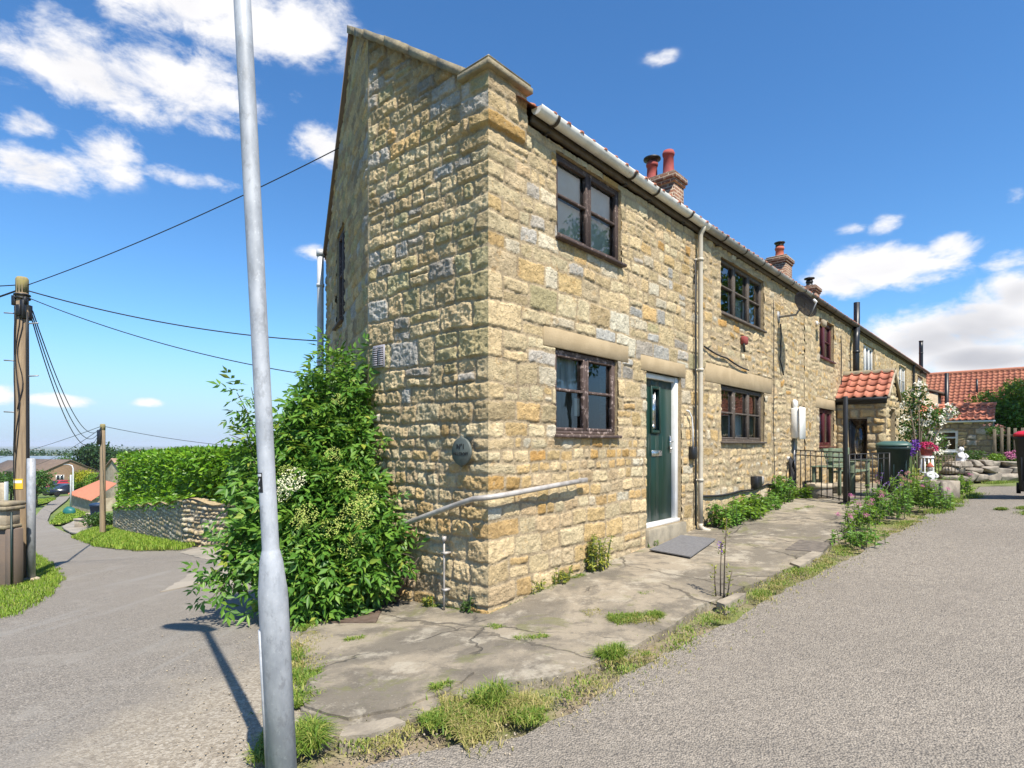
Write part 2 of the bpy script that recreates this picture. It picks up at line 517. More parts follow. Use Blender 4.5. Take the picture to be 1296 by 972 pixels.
M_plain('green_stem', (0.075, 0.12, 0.035), 0.8)
M_plain('purple', (0.14, 0.04, 0.33), 0.8, (0.22, 0.08, 0.42), 30)
M_plain('pink', (0.48, 0.13, 0.26), 0.8, (0.38, 0.10, 0.22), 30)
M_plain('dusty_pink', (0.40, 0.19, 0.17), 0.8, (0.32, 0.15, 0.13), 30)
M_plain('white_flower', (0.72, 0.70, 0.60), 0.8, (0.62, 0.57, 0.45), 30)
M_plain('cream_flower', (0.62, 0.60, 0.42), 0.85, (0.50, 0.50, 0.30), 40)
M_plain('yellow_green_flower', (0.36, 0.40, 0.09), 0.85, (0.27, 0.33, 0.07), 40)
M_plain('red_flower', (0.52, 0.02, 0.09), 0.8, (0.40, 0.015, 0.12), 30)
M_plain('wicker', (0.30, 0.21, 0.12), 0.9, (0.20, 0.13, 0.075), 25)
M_plain('rock', (0.34, 0.295, 0.235), 0.95, (0.20, 0.17, 0.14), 5, bmp=0.9, bscale=14)

def M_brick():
    m, t, bs, tc, out = newmat('chimney_brick')
    s = t.new('ShaderNodeSeparateXYZ', inp={0: tc})
    v = t.new('ShaderNodeCombineXYZ', inp={0: t.math('ADD', s.outputs[0], s.outputs[1]), 1: s.outputs[2]}).outputs[0]
    b = t.new('ShaderNodeTexBrick', inp={'Vector': v, 'Scale': 1.0, 'Mortar Size': 0.011, 'Brick Width': 0.225, 'Row Height': 0.078,
              'Color1': (0.20, 0.085, 0.048, 1), 'Color2': (0.11, 0.06, 0.042, 1), 'Mortar': (0.40, 0.33, 0.25, 1), 'Bias': 0.0})
    n = t.noise(tc, 14, 5, 0.7)
    c = t.mix(t.smooth(n, 0.5, 0.72), b.outputs[0], (0.30, 0.24, 0.17, 1))
    t.set(bs, 'Base Color', c); bs.inputs['Roughness'].default_value = 0.95
    bump(t, bs, t.math('SUBTRACT', n, t.math('MULTIPLY', b.outputs[1], 1.2)), 0.8, 0.012)
M_brick()

def M_pantile(name, c1, c2, c3):
    m, t, bs, tc, out = newmat(name)
    g = t.new('ShaderNodeNewGeometry').outputs['Random Per Island']
    c = t.ramp(g, [(0.0, c1), (0.5, c2), (1.0, c3)])
    n = t.noise(tc, 3.5, 6, 0.7)
    c = t.mix(t.smooth(n, 0.45, 0.75, 0, 0.6), c, (0.23, 0.10, 0.06, 1))
    n2 = t.noise(tc, 25, 5, 0.7)
    c = t.mix(t.smooth(n2, 0.6, 0.75, 0, 0.5), c, (0.33, 0.25, 0.17, 1))
    t.set(bs, 'Base Color', c); bs.inputs['Roughness'].default_value = 0.85
    bump(t, bs, n2, 0.3, 0.006)
M_pantile('pantile', (0.36, 0.125, 0.072), (0.43, 0.17, 0.10), (0.29, 0.095, 0.06))
M_pantile('pantile_bright', (0.46, 0.15, 0.09), (0.53, 0.20, 0.125), (0.35, 0.11, 0.07))

def M_glass():
    m, t, bs, tc, out = newmat('glass')
    t.n.remove(bs)
    fr = t.new('ShaderNodeFresnel', inp={'IOR': 1.5}).outputs[0]
    fac = t.math('MULTIPLY', fr, 1.6, clamp=True)
    wv = t.noise(tc, 1.6, 2)
    b = t.new('ShaderNodeBump', inp={'Height': wv, 'Strength': 0.06, 'Distance': 0.05}).outputs[0]
    g = t.new('ShaderNodeBsdfGlossy', inp={'Color': (0.95, 0.97, 1, 1), 'Roughness': 0.015, 'Normal': b})
    tr = t.new('ShaderNodeBsdfTransparent', inp={'Color': (0.86, 0.90, 0.88, 1)})
    mx = t.new('ShaderNodeMixShader', inp={0: fac, 1: tr.outputs[0], 2: g.outputs[0]})
    t.l.new(mx.outputs[0], out.inputs[0])
M_glass()

def M_galv():
    m, t, bs, tc, out = newmat('galvanised')
    v = t.vmath('MULTIPLY', tc, (1, 1, 0.45))
    n = t.noise(v, 10, 6, 0.65)
    n2 = t.noise(tc, 55, 4, 0.7)
    c = t.mix(t.smooth(n, 0.33, 0.68), (0.29, 0.31, 0.34, 1), (0.44, 0.46, 0.49, 1))
    c = t.mix(t.smooth(n2, 0.58, 0.72, 0, 0.45), c, (0.62, 0.64, 0.66, 1))
    st = t.smooth(t.noise(t.vmath('MULTIPLY', tc, (9, 9, 0.7)), 2.2, 5, 0.7), 0.60, 0.72)
    c = t.mix(t.math('MULTIPLY', st, 0.5), c, (0.19, 0.185, 0.17, 1))
    c = t.mix(t.smooth(t.noise(t.vmath('MULTIPLY', tc, (1, 1, .6)), 16, 7, .75), .52, .62, 0, .55), c, (.22, .23, .245, 1))
    t.set(bs, 'Base Color', c); bs.inputs['Roughness'].default_value = 0.6; bs.inputs['Metallic'].default_value = 0.15
    bump(t, bs, n2, 0.12, 0.003)
M_galv()

def M_mesh_dish():
    # perforated sheet: nearly half of it is holes
    m = MATS['dish_black']; t = NT(m.node_tree)
    bs = next(n for n in t.n if n.type == 'BSDF_PRINCIPLED'); out = next(n for n in t.n if n.type == 'OUTPUT_MATERIAL')
    mx = t.new('ShaderNodeMixShader', inp={0: 0.30, 1: bs.outputs[0], 2: t.new('ShaderNodeBsdfTransparent').outputs[0]})
    t.l.new(mx.outputs[0], out.inputs[0])
M_mesh_dish()
def M_leaf(name, stops, trans=0.32, rough=0.45, noise_scale=0.0):
    m, t, bs, tc, out = newmat(name)
    g = t.new('ShaderNodeNewGeometry').outputs['Random Per Island']
    c = t.ramp(g, stops)
    if noise_scale:
        n = t.noise(tc, noise_scale, 3)
        c = t.mix(t.smooth(n, 0.38, 0.66, 0.0, 0.55), c, (*stops[-1][1], 1))
    t.set(bs, 'Base Color', c)
    bs.inputs['Roughness'].default_value = rough
    bs.inputs['Specular IOR Level'].default_value = 0.35
    tl = t.new('ShaderNodeBsdfTranslucent', inp={'Color': t.mix(0.45, c, (0.25, 0.36, 0.04, 1))})
    mx = t.new('ShaderNodeMixShader', inp={0: trans, 1: bs.outputs[0], 2: tl.outputs[0]})
    t.l.new(mx.outputs[0], out.inputs[0])
    return m
M_leaf('leaf_elder', [(0, (0.045, 0.13, 0.016)), (0.5, (0.095, 0.225, 0.028)), (0.93, (0.18, 0.32, 0.045)), (1, (0.30, 0.34, 0.05))])
M_leaf('leaf_laurel', [(0, (0.07, 0.185, 0.010)), (0.5, (0.13, 0.29, 0.015)), (1, (0.23, 0.40, 0.025))], rough=0.35)
M_leaf('hedge_core_shade', [(0, (0.022, 0.06, 0.010)), (1, (0.035, 0.085, 0.014))], trans=0.1, rough=0.9)  # laurel green darkened to stand for shade inside the hedge
M_leaf('leaf_mid', [(0, (0.038, 0.095, 0.016)), (1, (0.08, 0.165, 0.03))])
M_leaf('leaf_dark', [(0, (0.016, 0.045, 0.012)), (1, (0.035, 0.08, 0.02))], trans=0.2)
M_leaf('leaf_yellow', [(0, (0.25, 0.28, 0.015)), (1, (0.42, 0.40, 0.02))])
M_leaf('leaf_red', [(0, (0.14, 0.065, 0.03)), (1, (0.24, 0.10, 0.05))])
M_leaf('leaf_nettle', [(0, (0.075, 0.19, 0.025)), (1, (0.17, 0.32, 0.05))])
M_leaf('leaf_fern', [(0, (0.20, 0.25, 0.03)), (1, (0.40, 0.38, 0.06))])
M_leaf('leaf_bright', [(0, (0.085, 0.19, 0.018)), (1, (0.20, 0.33, 0.03))])
M_leaf('grass', [(0, (0.085, 0.175, 0.02)), (0.5, (0.17, 0.27, 0.035)), (1, (0.36, 0.36, 0.09))], trans=0.3, rough=0.6)
M_leaf('grass_verge', [(0, (0.13, 0.235, 0.018)), (0.7, (0.22, 0.34, 0.03)), (1, (0.38, 0.40, 0.08))], trans=0.3, rough=0.6)
M_leaf('grass_dry', [(0, (0.17, 0.20, 0.04)), (0.5, (0.32, 0.29, 0.09)), (1, (0.46, 0.37, 0.17))], trans=0.25, rough=0.7)

def M_ground():
    m, t, bs, tc, out = newmat('ground')
    s = t.new('ShaderNodeSeparateXYZ', inp={0: tc})
    dist = t.vmath('LENGTH', t.vmath('MULTIPLY', tc, (1, 1, 0)), out='Value')
    n = t.noise(tc, 1.1, 7, 0.65); n2 = t.noise(tc, 9, 5, 0.7)
    dirt = t.mix(t.smooth(n2, 0.3, 0.7), (0.17, 0.13, 0.085, 1), (0.29, 0.235, 0.165, 1))
    near = t.mix(t.smooth(n, 0.42, 0.60), dirt, t.mix(n2, (0.10, 0.14, 0.03, 1), (0.19, 0.20, 0.06, 1)))
    grass = t.mix(t.smooth(t.noise(tc, 0.35, 5), 0.35, 0.65), (0.09, 0.15, 0.03, 1), (0.16, 0.20, 0.05, 1))
    fl = t.new('ShaderNodeTexVoronoi', inp={'Vector': t.vmath('MULTIPLY', tc, (1, 0.35, 1)), 'Scale': 0.0042})
    fields = t.ramp(t.new('ShaderNodeSeparateColor', inp={0: fl.outputs['Color']}).outputs[0],
                    [(0, (0.05, 0.09, 0.03)), (0.35, (0.10, 0.14, 0.05)), (0.6, (0.20, 0.18, 0.08)), (0.8, (0.06, 0.10, 0.04)), (1, (0.24, 0.21, 0.11))], 'CONSTANT')
    trees = t.smooth(t.noise(t.vmath('MULTIPLY', tc, (1, 0.3, 1)), 0.006, 5, 0.6), 0.54, 0.60)
    fields = t.mix(trees, fields, (0.025, 0.045, 0.02, 1))
    c = t.mix(t.smooth(dist, 13, 22), near, grass)
    c = t.mix(t.smooth(dist, 180, 320), c, fields)
    t.set(bs, 'Base Color', c); bs.inputs['Roughness'].default_value = 0.95
    bump(t, bs, t.math('ADD', n2, t.noise(tc, 60, 4)), 0.6, 0.02)
M_ground()

def aggregate(t, tc, scale, stops):
    v = t.new('ShaderNodeTexVoronoi', inp={'Vector': tc, 'Scale': scale})
    g = t.new('ShaderNodeSeparateColor', inp={0: v.outputs['Color']}).outputs[0]
    return t.ramp(g, stops), v.outputs['Distance']

def M_track():
    """worn tarmac with exposed chippings"""
    m, t, bs, tc, out = newmat('chippings')
    big = t.noise(tc, 0.55, 6, 0.6); mid = t.noise(tc, 5, 5, 0.65)
    a, d = aggregate(t, tc, 95, [(0, (0.10, 0.092, 0.084)), (0.25, (0.215, 0.188, 0.155)), (0.6, (0.325, 0.284, 0.232)), (0.9, (0.43, 0.375, 0.305)), (1, (0.56, 0.50, 0.42))])
    a2, d2 = aggregate(t, tc, 41, [(0, (0.12, 0.105, 0.09)), (0.5, (0.265, 0.232, 0.19)), (1, (0.40, 0.35, 0.285))])
    c = t.mix(0.5, a, a2)
    c = t.mix(t.smooth(big, 0.35, 0.68, 0, 0.42), c, (0.18, 0.157, 0.13, 1))
    c = t.mix(t.smooth(mid, 0.52, 0.75, 0, 0.40), c, (0.36, 0.32, 0.26, 1))
    w = t.new('ShaderNodeMapping', inp={'Vector': tc, 'Rotation': (0, 0, R(-48.7)), 'Scale': (0.10, 0.95, 1)}).outputs[0]
    wear = t.smooth(t.noise(w, 1.1, 5, 0.55), 0.50, 0.66, 0, 0.38)
    c = t.mix(wear, c, (0.15, 0.135, 0.115, 1))
    stain = t.smooth(t.noise(tc, 1.3, 7, 0.72), 0.60, 0.66, 0, 0.35)
    c = t.mix(stain, c, (0.12, 0.105, 0.09, 1))
    c = t.mix(0.25, c, (0.31, 0.265, 0.21, 1))
    gap = t.smooth(d, 0.45, 0.75)
    c = t.mix(t.math('MULTIPLY', gap, 0.6), c, (0.085, 0.078, 0.07, 1))
    t.set(bs, 'Base Color', c); bs.inputs['Roughness'].default_value = 0.9
    h = t.math('SUBTRACT', t.math('MULTIPLY', mid, 0.8), t.math('ADD', d, t.math('MULTIPLY', d2, 0.6)))
    bump(t, bs, h, 0.85, 0.012)
M_track()

def M_road():
    m, t, bs, tc, out = newmat('asphalt')
    a, d = aggregate(t, tc, 120, [(0, (0.105, 0.094, 0.08)), (0.5, (0.205, 0.182, 0.154)), (0.92, (0.29, 0.255, 0.212)), (1, (0.40, 0.36, 0.31))])
    big = t.noise(tc, 0.35, 6, 0.62); mid = t.noise(tc, 2.3, 6, 0.65, 0.6)
    c = t.mix(t.smooth(big, 0.35, 0.65, 0, 0.7), a, (0.225, 0.20, 0.168, 1))
    c = t.mix(t.smooth(mid, 0.50, 0.70, 0, 0.55), c, (0.28, 0.255, 0.22, 1))
    # wheel-worn streaks along the lane
    st = t.noise(t.new('ShaderNodeMapping', inp={'Vector': tc, 'Rotation': (0, 0, R(-37)), 'Scale': (2.2, 0.22, 1)}).outputs[0], 1.2, 5, 0.6)
    c = t.mix(t.smooth(st, 0.54, 0.68, 0, 0.5), c, (0.265, 0.25, 0.225, 1))
    # gravelly, sandy edge beside the lamp column
    s = t.new('ShaderNodeSeparateXYZ', inp={0: tc})
    e = t.vmath('LENGTH', t.vmath('MULTIPLY', t.vmath('SUBTRACT', tc, (-1.35, 3.2, 0)), (0.80, 0.33, 0)), out='Value')
    e = t.math('ADD', e, t.math('MULTIPLY', t.math('SUBTRACT', t.noise(tc, 2.6, 6, 0.65), 0.5), 1.1))
    grit, d3 = aggregate(t, tc, 70, [(0, (0.20, 0.165, 0.12)), (0.5, (0.32, 0.27, 0.20)), (1, (0.46, 0.41, 0.33))])
    c = t.mix(t.smooth(e, 0.25, 0.95, 0.7, 0.0), c, grit)
    t.set(bs, 'Base Color', c); bs.inputs['Roughness'].default_value = 0.9
    bump(t, bs, t.math('SUBTRACT', t.math('MULTIPLY', mid, 1.0), d), 0.6, 0.010)
M_road()

def M_concrete():
    m, t, bs, tc, out = newmat('concrete')
    big = t.noise(tc, 0.9, 7, 0.62, 0.5); mid = t.noise(tc, 3.6, 8, 0.72, 0.15); fine = t.noise(tc, 45, 5, 0.75)
    c = t.mix(t.smooth(big, 0.43, 0.57), (0.29, 0.245, 0.18, 1), (0.165, 0.142, 0.108, 1))
    c = t.mix(t.smooth(mid, 0.47, 0.62, 0, 0.75), c, (0.12, 0.103, 0.08, 1))
    c = t.mix(t.smooth(t.noise(tc, 2.1, 9, 0.74, 0.15), 0.52, 0.63, 0, 0.6), c, (0.42, 0.375, 0.295, 1))
    c = t.mix(t.smooth(fine, 0.56, 0.70, 0, 0.6), c, (0.11, 0.095, 0.075, 1))
    c = t.mix(t.smooth(t.noise(tc, 80, 3, 0.7), 0.62, 0.72, 0, 0.5), c, (0.55, 0.5, 0.42, 1))
    moss = t.smooth(t.noise(tc, 1.7, 7, 0.72, 0.7), 0.55, 0.64, 0, 0.6)
    c = t.mix(moss, c, (0.15, 0.15, 0.055, 1))
    t.set(bs, 'Base Color', c); bs.inputs['Roughness'].default_value = 0.92
    # hairline cracks
    w = t.vmath('ADD', tc, t.vmath('MULTIPLY', t.noise(tc, 3, 4, out='Color'), (0.35, 0.35, 0)))
    cr = t.new('ShaderNodeTexVoronoi', feature='DISTANCE_TO_EDGE', inp={'Vector': w, 'Scale': 0.6}).outputs['Distance']
    crack = t.math('MULTIPLY', t.smooth(cr, 0.002, 0.010, 1, 0), t.smooth(t.noise(tc, 0.8, 3), 0.44, 0.54))
    # cast joints across the path
    sj = t.vmath('DOT_PRODUCT', w, (0.6604, 0.7509, 0), out='Value')
    fj = t.math('ABSOLUTE', t.math('SUBTRACT', t.math('FRACT', t.math('MULTIPLY', sj, 0.42)), 0.5))
    crack = t.math('MAXIMUM', crack, t.smooth(fj, 0.002, 0.008, 0.8, 0))
    c = t.mix(t.math('MULTIPLY', crack, 0.75), c, (0.07, 0.06, 0.045, 1))
    t.set(bs, 'Base Color', c)
    h = t.math('SUBTRACT', t.math('ADD', mid, t.math('MULTIPLY', fine, 0.45)), crack)
    bump(t, bs, h, 0.8, 0.016)
M_concrete()
M_plain('concrete_pale', (0.32, 0.275, 0.21), 0.92, (0.21, 0.18, 0.14), 7, bmp=0.6, bscale=40)
M_plain('apron', (0.33, 0.29, 0.235), 0.92, (0.25, 0.225, 0.185), 1.2, bmp=0.5, bscale=40)
M_plain('earth', (0.17, 0.13, 0.085), 0.95, (0.26, 0.20, 0.13), 9, bmp=0.7, bscale=40)
M_plain('verge_soil', (0.115, 0.14, 0.035), 0.95, (0.18, 0.19, 0.06), 5, bmp=0.7, bscale=40)
MT = MATS
# ------------------------------------------------------------------ the setting: ground, roads, pavement
def geo_axis(fine, lim, step, g=1.13):
    a = list(np.arange(0, fine+1e-6, step))
    s = step
    while a[-1] < lim:
        s *= g; a.append(a[-1]+s)
    a = np.array(a)
    return np.concatenate([-a[:0:-1], a])
def build_ground():
    xs = geo_axis(16, 9000, 0.3); ys = geo_axis(22, 9000, 0.3)
    X, Y = np.meshgrid(xs, ys, indexing='ij')
    d = np.hypot(X, Y)
    Z = T(X, Y)-0.045-0.0012*np.minimum(d, 150)
    # gentle rolling relief of the far plain
    Z = Z+sstep(d, 350, 1500)*(fbm(X/900, Y/900, 4, 5)*9)
    m = MB(); m.grid(np.stack([X, Y, Z], -1))
    tag(m.build('ground', MT['ground'], smooth=True), None, None, kind='structure')
build_ground()

def in_poly(P, x, y):
    c = np.zeros(x.shape, bool); n = len(P)
    for i in range(n):
        x0, y0 = P[i]; x1, y1 = P[(i+1) % n]
        if y0 == y1: continue
        cr = ((y0 > y) != (y1 > y)) & (x < (x1-x0)*(y-y0)/(y1-y0)+x0)
        c ^= cr
    return c
def refine(poly, step, jit=0.0, seed=0):
    """subdivide an outline, roughen it a little"""
    rg = random.Random(seed); out = []
    for i in range(len(poly)):
        a = np.array(poly[i]); b = np.array(poly[(i+1) % len(poly)])
        n = max(1, int(np.linalg.norm(b-a)/step))
        for k in range(n):
            p = a+(b-a)*k/n
            out.append((p[0]+rg.uniform(-jit, jit), p[1]+rg.uniform(-jit, jit)))
    return out
def sheet(name, poly, mat, lift, step=0.25, edge=0.25, jit=0.0, seed=0, kind='structure', skirt=0.06, bumpz=None, parent=None, label=None, cat=None):
    """a draped sheet with a rough outline and a little thickness at its rim"""
    P = refine(poly, edge, jit, seed)
    P = np.array(P)
    x0, y0 = P.min(0); x1, y1 = P.max(0)
    gx, gy = np.meshgrid(np.arange(x0, x1, step), np.arange(y0, y1, step), indexing='ij')
    gx, gy = gx.ravel(), gy.ravel()
    inside = in_poly([tuple(p) for p in P], gx, gy)
    # keep inner points clear of the rim
    dmin = np.full(gx.shape, 1e9)
    for p in P: dmin = np.minimum(dmin, (gx-p[0])**2+(gy-p[1])**2)
    k = inside & (dmin > (0.45*step)**2)
    verts = [Vector(p) for p in P]+[Vector((a, b)) for a, b in zip(gx[k], gy[k])]
    n = len(P)
    vo, eo, fo, *_ = geometry.delaunay_2d_cdt(verts, [(i, (i+1) % n) for i in range(n)], [], 1, 1e-5)
    V = np.array([(v.x, v.y) for v in vo])
    d = np.hypot(V[:, 0], V[:, 1])
    Z = T(V[:, 0], V[:, 1])+lift+0.0006*d
    if bumpz is not None: Z = Z+bumpz(V[:, 0], V[:, 1])
    m = MB()
    m.add(np.column_stack([V, Z]), [list(f) for f in fo])
    if skirt:
        # rim
        from collections import Counter
        ec = Counter()
        for f in fo:
            for i in range(len(f)): ec[(min(f[i], f[(i+1) % len(f)]), max(f[i], f[(i+1) % len(f)]))] += 1
        vs, fs = [], []
        for f in fo:
            for i in range(len(f)):
                a, b = f[i], f[(i+1) % len(f)]
                if ec[(min(a, b), max(a, b))] == 1:
                    o = len(vs)
                    vs += [(V[a][0], V[a][1], Z[a]), (V[b][0], V[b][1], Z[b]), (V[b][0], V[b][1], Z[b]-skirt), (V[a][0], V[a][1], Z[a]-skirt)]
                    fs.append([o+1, o, o+3, o+2])
        m.add(vs, fs)
    o = m.build(name, mat, parent, smooth=False)
    if kind: o['kind'] = kind
    if label: tag(o, label, cat)
    return o
def gpl(lst): return [GP(*p) for p in lst]
def fxy(s, w): return tuple(C0+D*s+N*w)

# left-hand lane (runs downhill), with the mouth of the side lane behind the cottage
road_far_R = gpl([(236, 693), (205, 698), (170, 697), (125, 692), (100, 684), (88, 676), (70, 668), (60, 660), (64, 650), (76, 640), (84, 634), (89, 628)])
road_far_L = gpl([(76, 628), (66, 634), (52, 645), (44, 655), (36, 668), (30, 690)])
road_poly = [fxy(-2.2, 0.9), fxy(-1.2, 0.35), fxy(-0.35, 0.1), (C0[0]-0.3, C0[1]+0.1), tuple(K0+np.array([-0.1, 0.1])), (-3.0, 10.2), (-3.6, 16.0), (-5.0, 18.5)] + \
            road_far_R + road_far_L + [GP(10, 700), GP(-60, 735), GP(-160, 800), (-9.0, 3.0), (-9.0, -6.0), (-1.0, -6.0), fxy(-6.0, 1.05)]
sheet('lane', road_poly, MT['asphalt'], 0.0, 0.35, 0.4, 0.0, 1)
sheet('side_lane_apron', gpl([(228, 700), (252, 694), (300, 688), (350, 684), (356, 722), (300, 741), (262, 738), (205, 750), (240, 728), (285, 716), (250, 706)]), MT['apron'], 0.012, 0.3, 0.15, 0.03, 3, skirt=0.02)
# worn tarmac track in front of the terrace
track_L = gpl([(430, 988), (480, 968), (591, 941), (662, 934), (741, 893), (799, 852), (878, 811), (912, 797), (950, 774), (1002, 743), (1086, 701), (1137, 676), (1179, 647), (1222, 633), (1232, 624)])
track_poly = track_L + [GP(1240, 617), GP(1296, 616), (13.2, 12.2), (13.5, 6.0), (12.0, -1.0), (6.0, -5.0), (-0.6, -5.0), (-0.62, 1.2)]
sheet('track', track_poly, MT['chippings'], 0.006, 0.3, 0.14, 0.03, 2, skirt=0.03, bumpz=lambda x, y: 0.012*fbm(x*0.8, y*0.8, 3, 9))
# concrete pavement
pave_R = gpl([(386, 938), (436, 940), (505, 922), (560, 900), (645, 870), (720, 858), (765, 841), (830, 807), (878, 777), (905, 762), (950, 743), (1008, 717), (1047, 695), (1069, 675), (1085, 657)])
pave_L = gpl([(480, 764), (424, 772), (398, 786), (380, 812), (384, 858), (378, 902)])
pave_poly = [tuple(C0+AD*1.7+AN*0.12)]+pave_L+pave_R+[fxy(9.6, 1.7), fxy(14.6, 1.8), fxy(14.6, -0.1), fxy(0.1, -0.1), tuple(C0+AD*0.2-AN*0.1), tuple(C0+AD*1.7-AN*0.1)]
def pave_z(x, y): return 0.010*fbm(x*1.4, y*1.4, 3, 4)
sheet('pavement', pave_poly, MT['concrete'], 0.024, 0.16, 0.12, 0.02, 5, skirt=0.09, bumpz=pave_z)
# a later, darker skim of concrete with a stepped edge, and pale broken kerb pieces
sheet('pavement_skim', gpl([(384, 902), (388, 868), (420, 852), (440, 846), (480, 856), (520, 866), (560, 852), (600, 858), (566, 882), (500, 905), (440, 918)]), MT['concrete'], 0.040, 0.16, 0.06, 0.008, 6, skirt=0.05, bumpz=pave_z)
for i, pl in enumerate([[(428, 944), (434, 932), (500, 918), (512, 924), (470, 940)], [(1000, 717), (1028, 702), (1042, 704), (1012, 722)], [(906, 768), (930, 757), (944, 757), (918, 772)]]):
    lab = ['pale broken kerb piece sunk in the grass near the lamp post', 'pale crumbling concrete lump on the pavement edge nearest the pink valerian', 'small pale concrete lump on the pavement edge beside the tall thin weed'][i]
    sheet('kerb_stone', gpl(pl), MT['concrete_pale'], 0.042, 0.1, 0.05, 0.006, 20+i, kind=None, skirt=0.09, label=lab, cat='kerb stone')
# iron and stone covers let into the pavement
def cover(pl, mat, label, name='manhole_cover'):
    P = gpl(pl)
    sheet(name, P, mat, 0.036, 0.2, 0.3, 0, 0, kind=None, skirt=0.03, bumpz=pave_z, label=label, cat='manhole cover')
cover([(404, 793), (476, 793), (486, 768), (428, 767)], MT['manhole'], 'rusty brown rectangular manhole cover at the foot of the elder bush')
cover([(994, 699), (1040, 702), (1052, 691), (1012, 687)], MT['manhole_dark'], 'dark square inspection cover in the pavement beyond the doormat')

# grass verges on the far side of the lane
vergeR = gpl([(94, 682), (104, 675), (120, 670), (140, 667), (150, 664), (236, 668), (244, 692), (228, 697), (170, 698), (122, 693)])
vergeL = gpl([(-70, 800), (-5, 783), (22, 776), (50, 762), (70, 745), (75, 733), (70, 720), (56, 708), (40, 700), (22, 694), (-10, 694), (-60, 715)])
vergeS = gpl([(64, 664), (72, 654), (86, 643), (96, 646), (110, 652), (98, 656), (92, 660), (76, 664)])
vergeF = gpl([(42, 641), (58, 637), (70, 633), (66, 631), (36, 634), (30, 642)])
sheet('road_verge', vergeR, MT['verge_soil'], 0.02, 0.4, 0.3, 0.05, 7, skirt=0.08, bumpz=lambda x, y: 0.03+0.03*fbm(x*.6, y*.6, 3, 2))
sheet('road_verge', vergeL, MT['verge_soil'], 0.015, 0.3, 0.2, 0.04, 8, skirt=0.05)
sheet('road_verge', vergeS, MT['verge_soil'], 0.03, 0.6, 0.5, 0.05, 9, skirt=0.06)
sheet('road_verge', vergeF, MT['verge_soil'], 0.03, 0.8, 0.6, 0.05, 10, skirt=0.06)
sheet('driveway', gpl([(78, 667), (92, 661), (100, 657), (128, 664), (146, 662), (118, 671), (100, 676), (88, 674)]), MT['apron'], 0.02, 0.6, 0.6, 0.03, 11)

# ------------------------------------------------------------------ stone walling
class Layout:
    """rows of squared rubble. u runs along the wall, v upwards"""
    def __init__(self, u0, u1, zones, seed, wmin=0.16, wmax=0.5, quoin=None, palette=None, split=0.25, breaks=()):
        rg = random.Random(seed)
        self.rows = []; v = zones[0][0]
        while v < zones[-1][1]:
            z = next(zz for zz in zones if v < zz[1])
            h = rg.uniform(z[2], z[3]); self.rows.append((v, v+h)); v += h
        self.vb = np.array([r[0] for r in self.rows]+[self.rows[-1][1]])
        self.cells = []
        for i, (a, b) in enumerate(self.rows):
            h = b-a
            ub = []
            if quoin is not None:
                L, Rr = (quoin-rg.uniform(.36, .46), quoin+rg.uniform(.17, .24)) if i % 2 else (quoin-rg.uniform(.15, .22), quoin+rg.uniform(.36, .50))
                if b < 0.75: L, Rr = quoin-rg.uniform(.15, .3), quoin+rg.uniform(.2, .4)
                x = Rr; right = []
                while x < u1+0.5:
                    right.append(x); x += np.clip(rg.uniform(0.85, 2.3)*h, wmin, wmax)
                right.append(x)
                x = L; left = []
                while x > u0-0.5:
                    left.append(x); x -= np.clip(rg.uniform(0.85, 2.3)*h, wmin, wmax)
                left.append(x)
                ub = left[::-1]+right
            else:
                x = u0-rg.uniform(0.1, 0.5)
                while x < u1+0.6:
                    ub.append(x); x += np.clip(rg.uniform(0.85, 2.3)*h, wmin, wmax)
                ub.append(x)
            for bk in breaks:
                j = int(np.argmin(np.abs(np.array(ub)-bk)))
                ub[j] = bk
            n = len(ub)-1
            sp = []
            for k in range(n):
                corner = quoin is not None and ub[k] < quoin < ub[k+1]
                sp.append(rg.uniform(.38, .62) if (h > 0.15 and rg.random() < split and not corner) else 0.0)
            self.cells.append((np.array(ub), np.array(sp), rg.random()))
        self.seed = seed; self.palette = palette; self.quoin = quoin
    def eval(self, U, V, mortar=0.022, bev=0.02, warp=0.012, rad=0.035):
        """-> height profile 0..1 per point, stone number, per-stone random fields"""
        u = U+warp*fbm(U*3.1, V*3.1, 3, self.seed+1)*2
        v = V+warp*fbm(U*2.6+9, V*3.3+4, 3, self.seed+2)*2
        u = np.where(np.abs(U) < 1e9, u, U)
        ri = np.clip(np.searchsorted(self.vb, v)-1, 0, len(self.rows)-1)
        sid = np.zeros(U.shape, np.int64); dist = np.zeros(U.shape)
        for i, (a, b) in enumerate(self.rows):
            m = ri == i
            if not m.any(): continue
            ub, sp, _ = self.cells[i]
            uu, vv = u[m], v[m]
            k = np.clip(np.searchsorted(ub, uu)-1, 0, len(ub)-2)
            du = np.minimum(uu-ub[k], ub[k+1]-uu)
            s = sp[k]; mid = a+s*(b-a)
            lower = (s > 0) & (vv < mid)
            lo = np.where((s > 0) & ~lower, mid, a); hi = np.where(lower, mid, b)
            dv = np.minimum(vv-lo, hi-vv)
            dd = np.minimum(du, dv)
            inr = (du < rad) & (dv < rad)
            dd = np.where(inr, rad-np.sqrt((rad-np.minimum(du, rad))**2+(rad-np.minimum(dv, rad))**2), dd)
            dist[m] = dd
            sid[m] = i*1000+k*2+lower.astype(int)
        dist = dist+0.006*fbm(U*22, V*22, 3, self.seed+3)*2
        return sstep(dist, mortar*0.5, mortar*0.5+bev), sid
def shash(sid, k):
    n = (sid*2654435761+k*40503*7919+12345) & 0xffffffff
    n = ((n ^ (n >> 15))*2246822519) & 0xffffffff
    n = n ^ (n >> 13)
    return (n & 0xffff)/65535.0
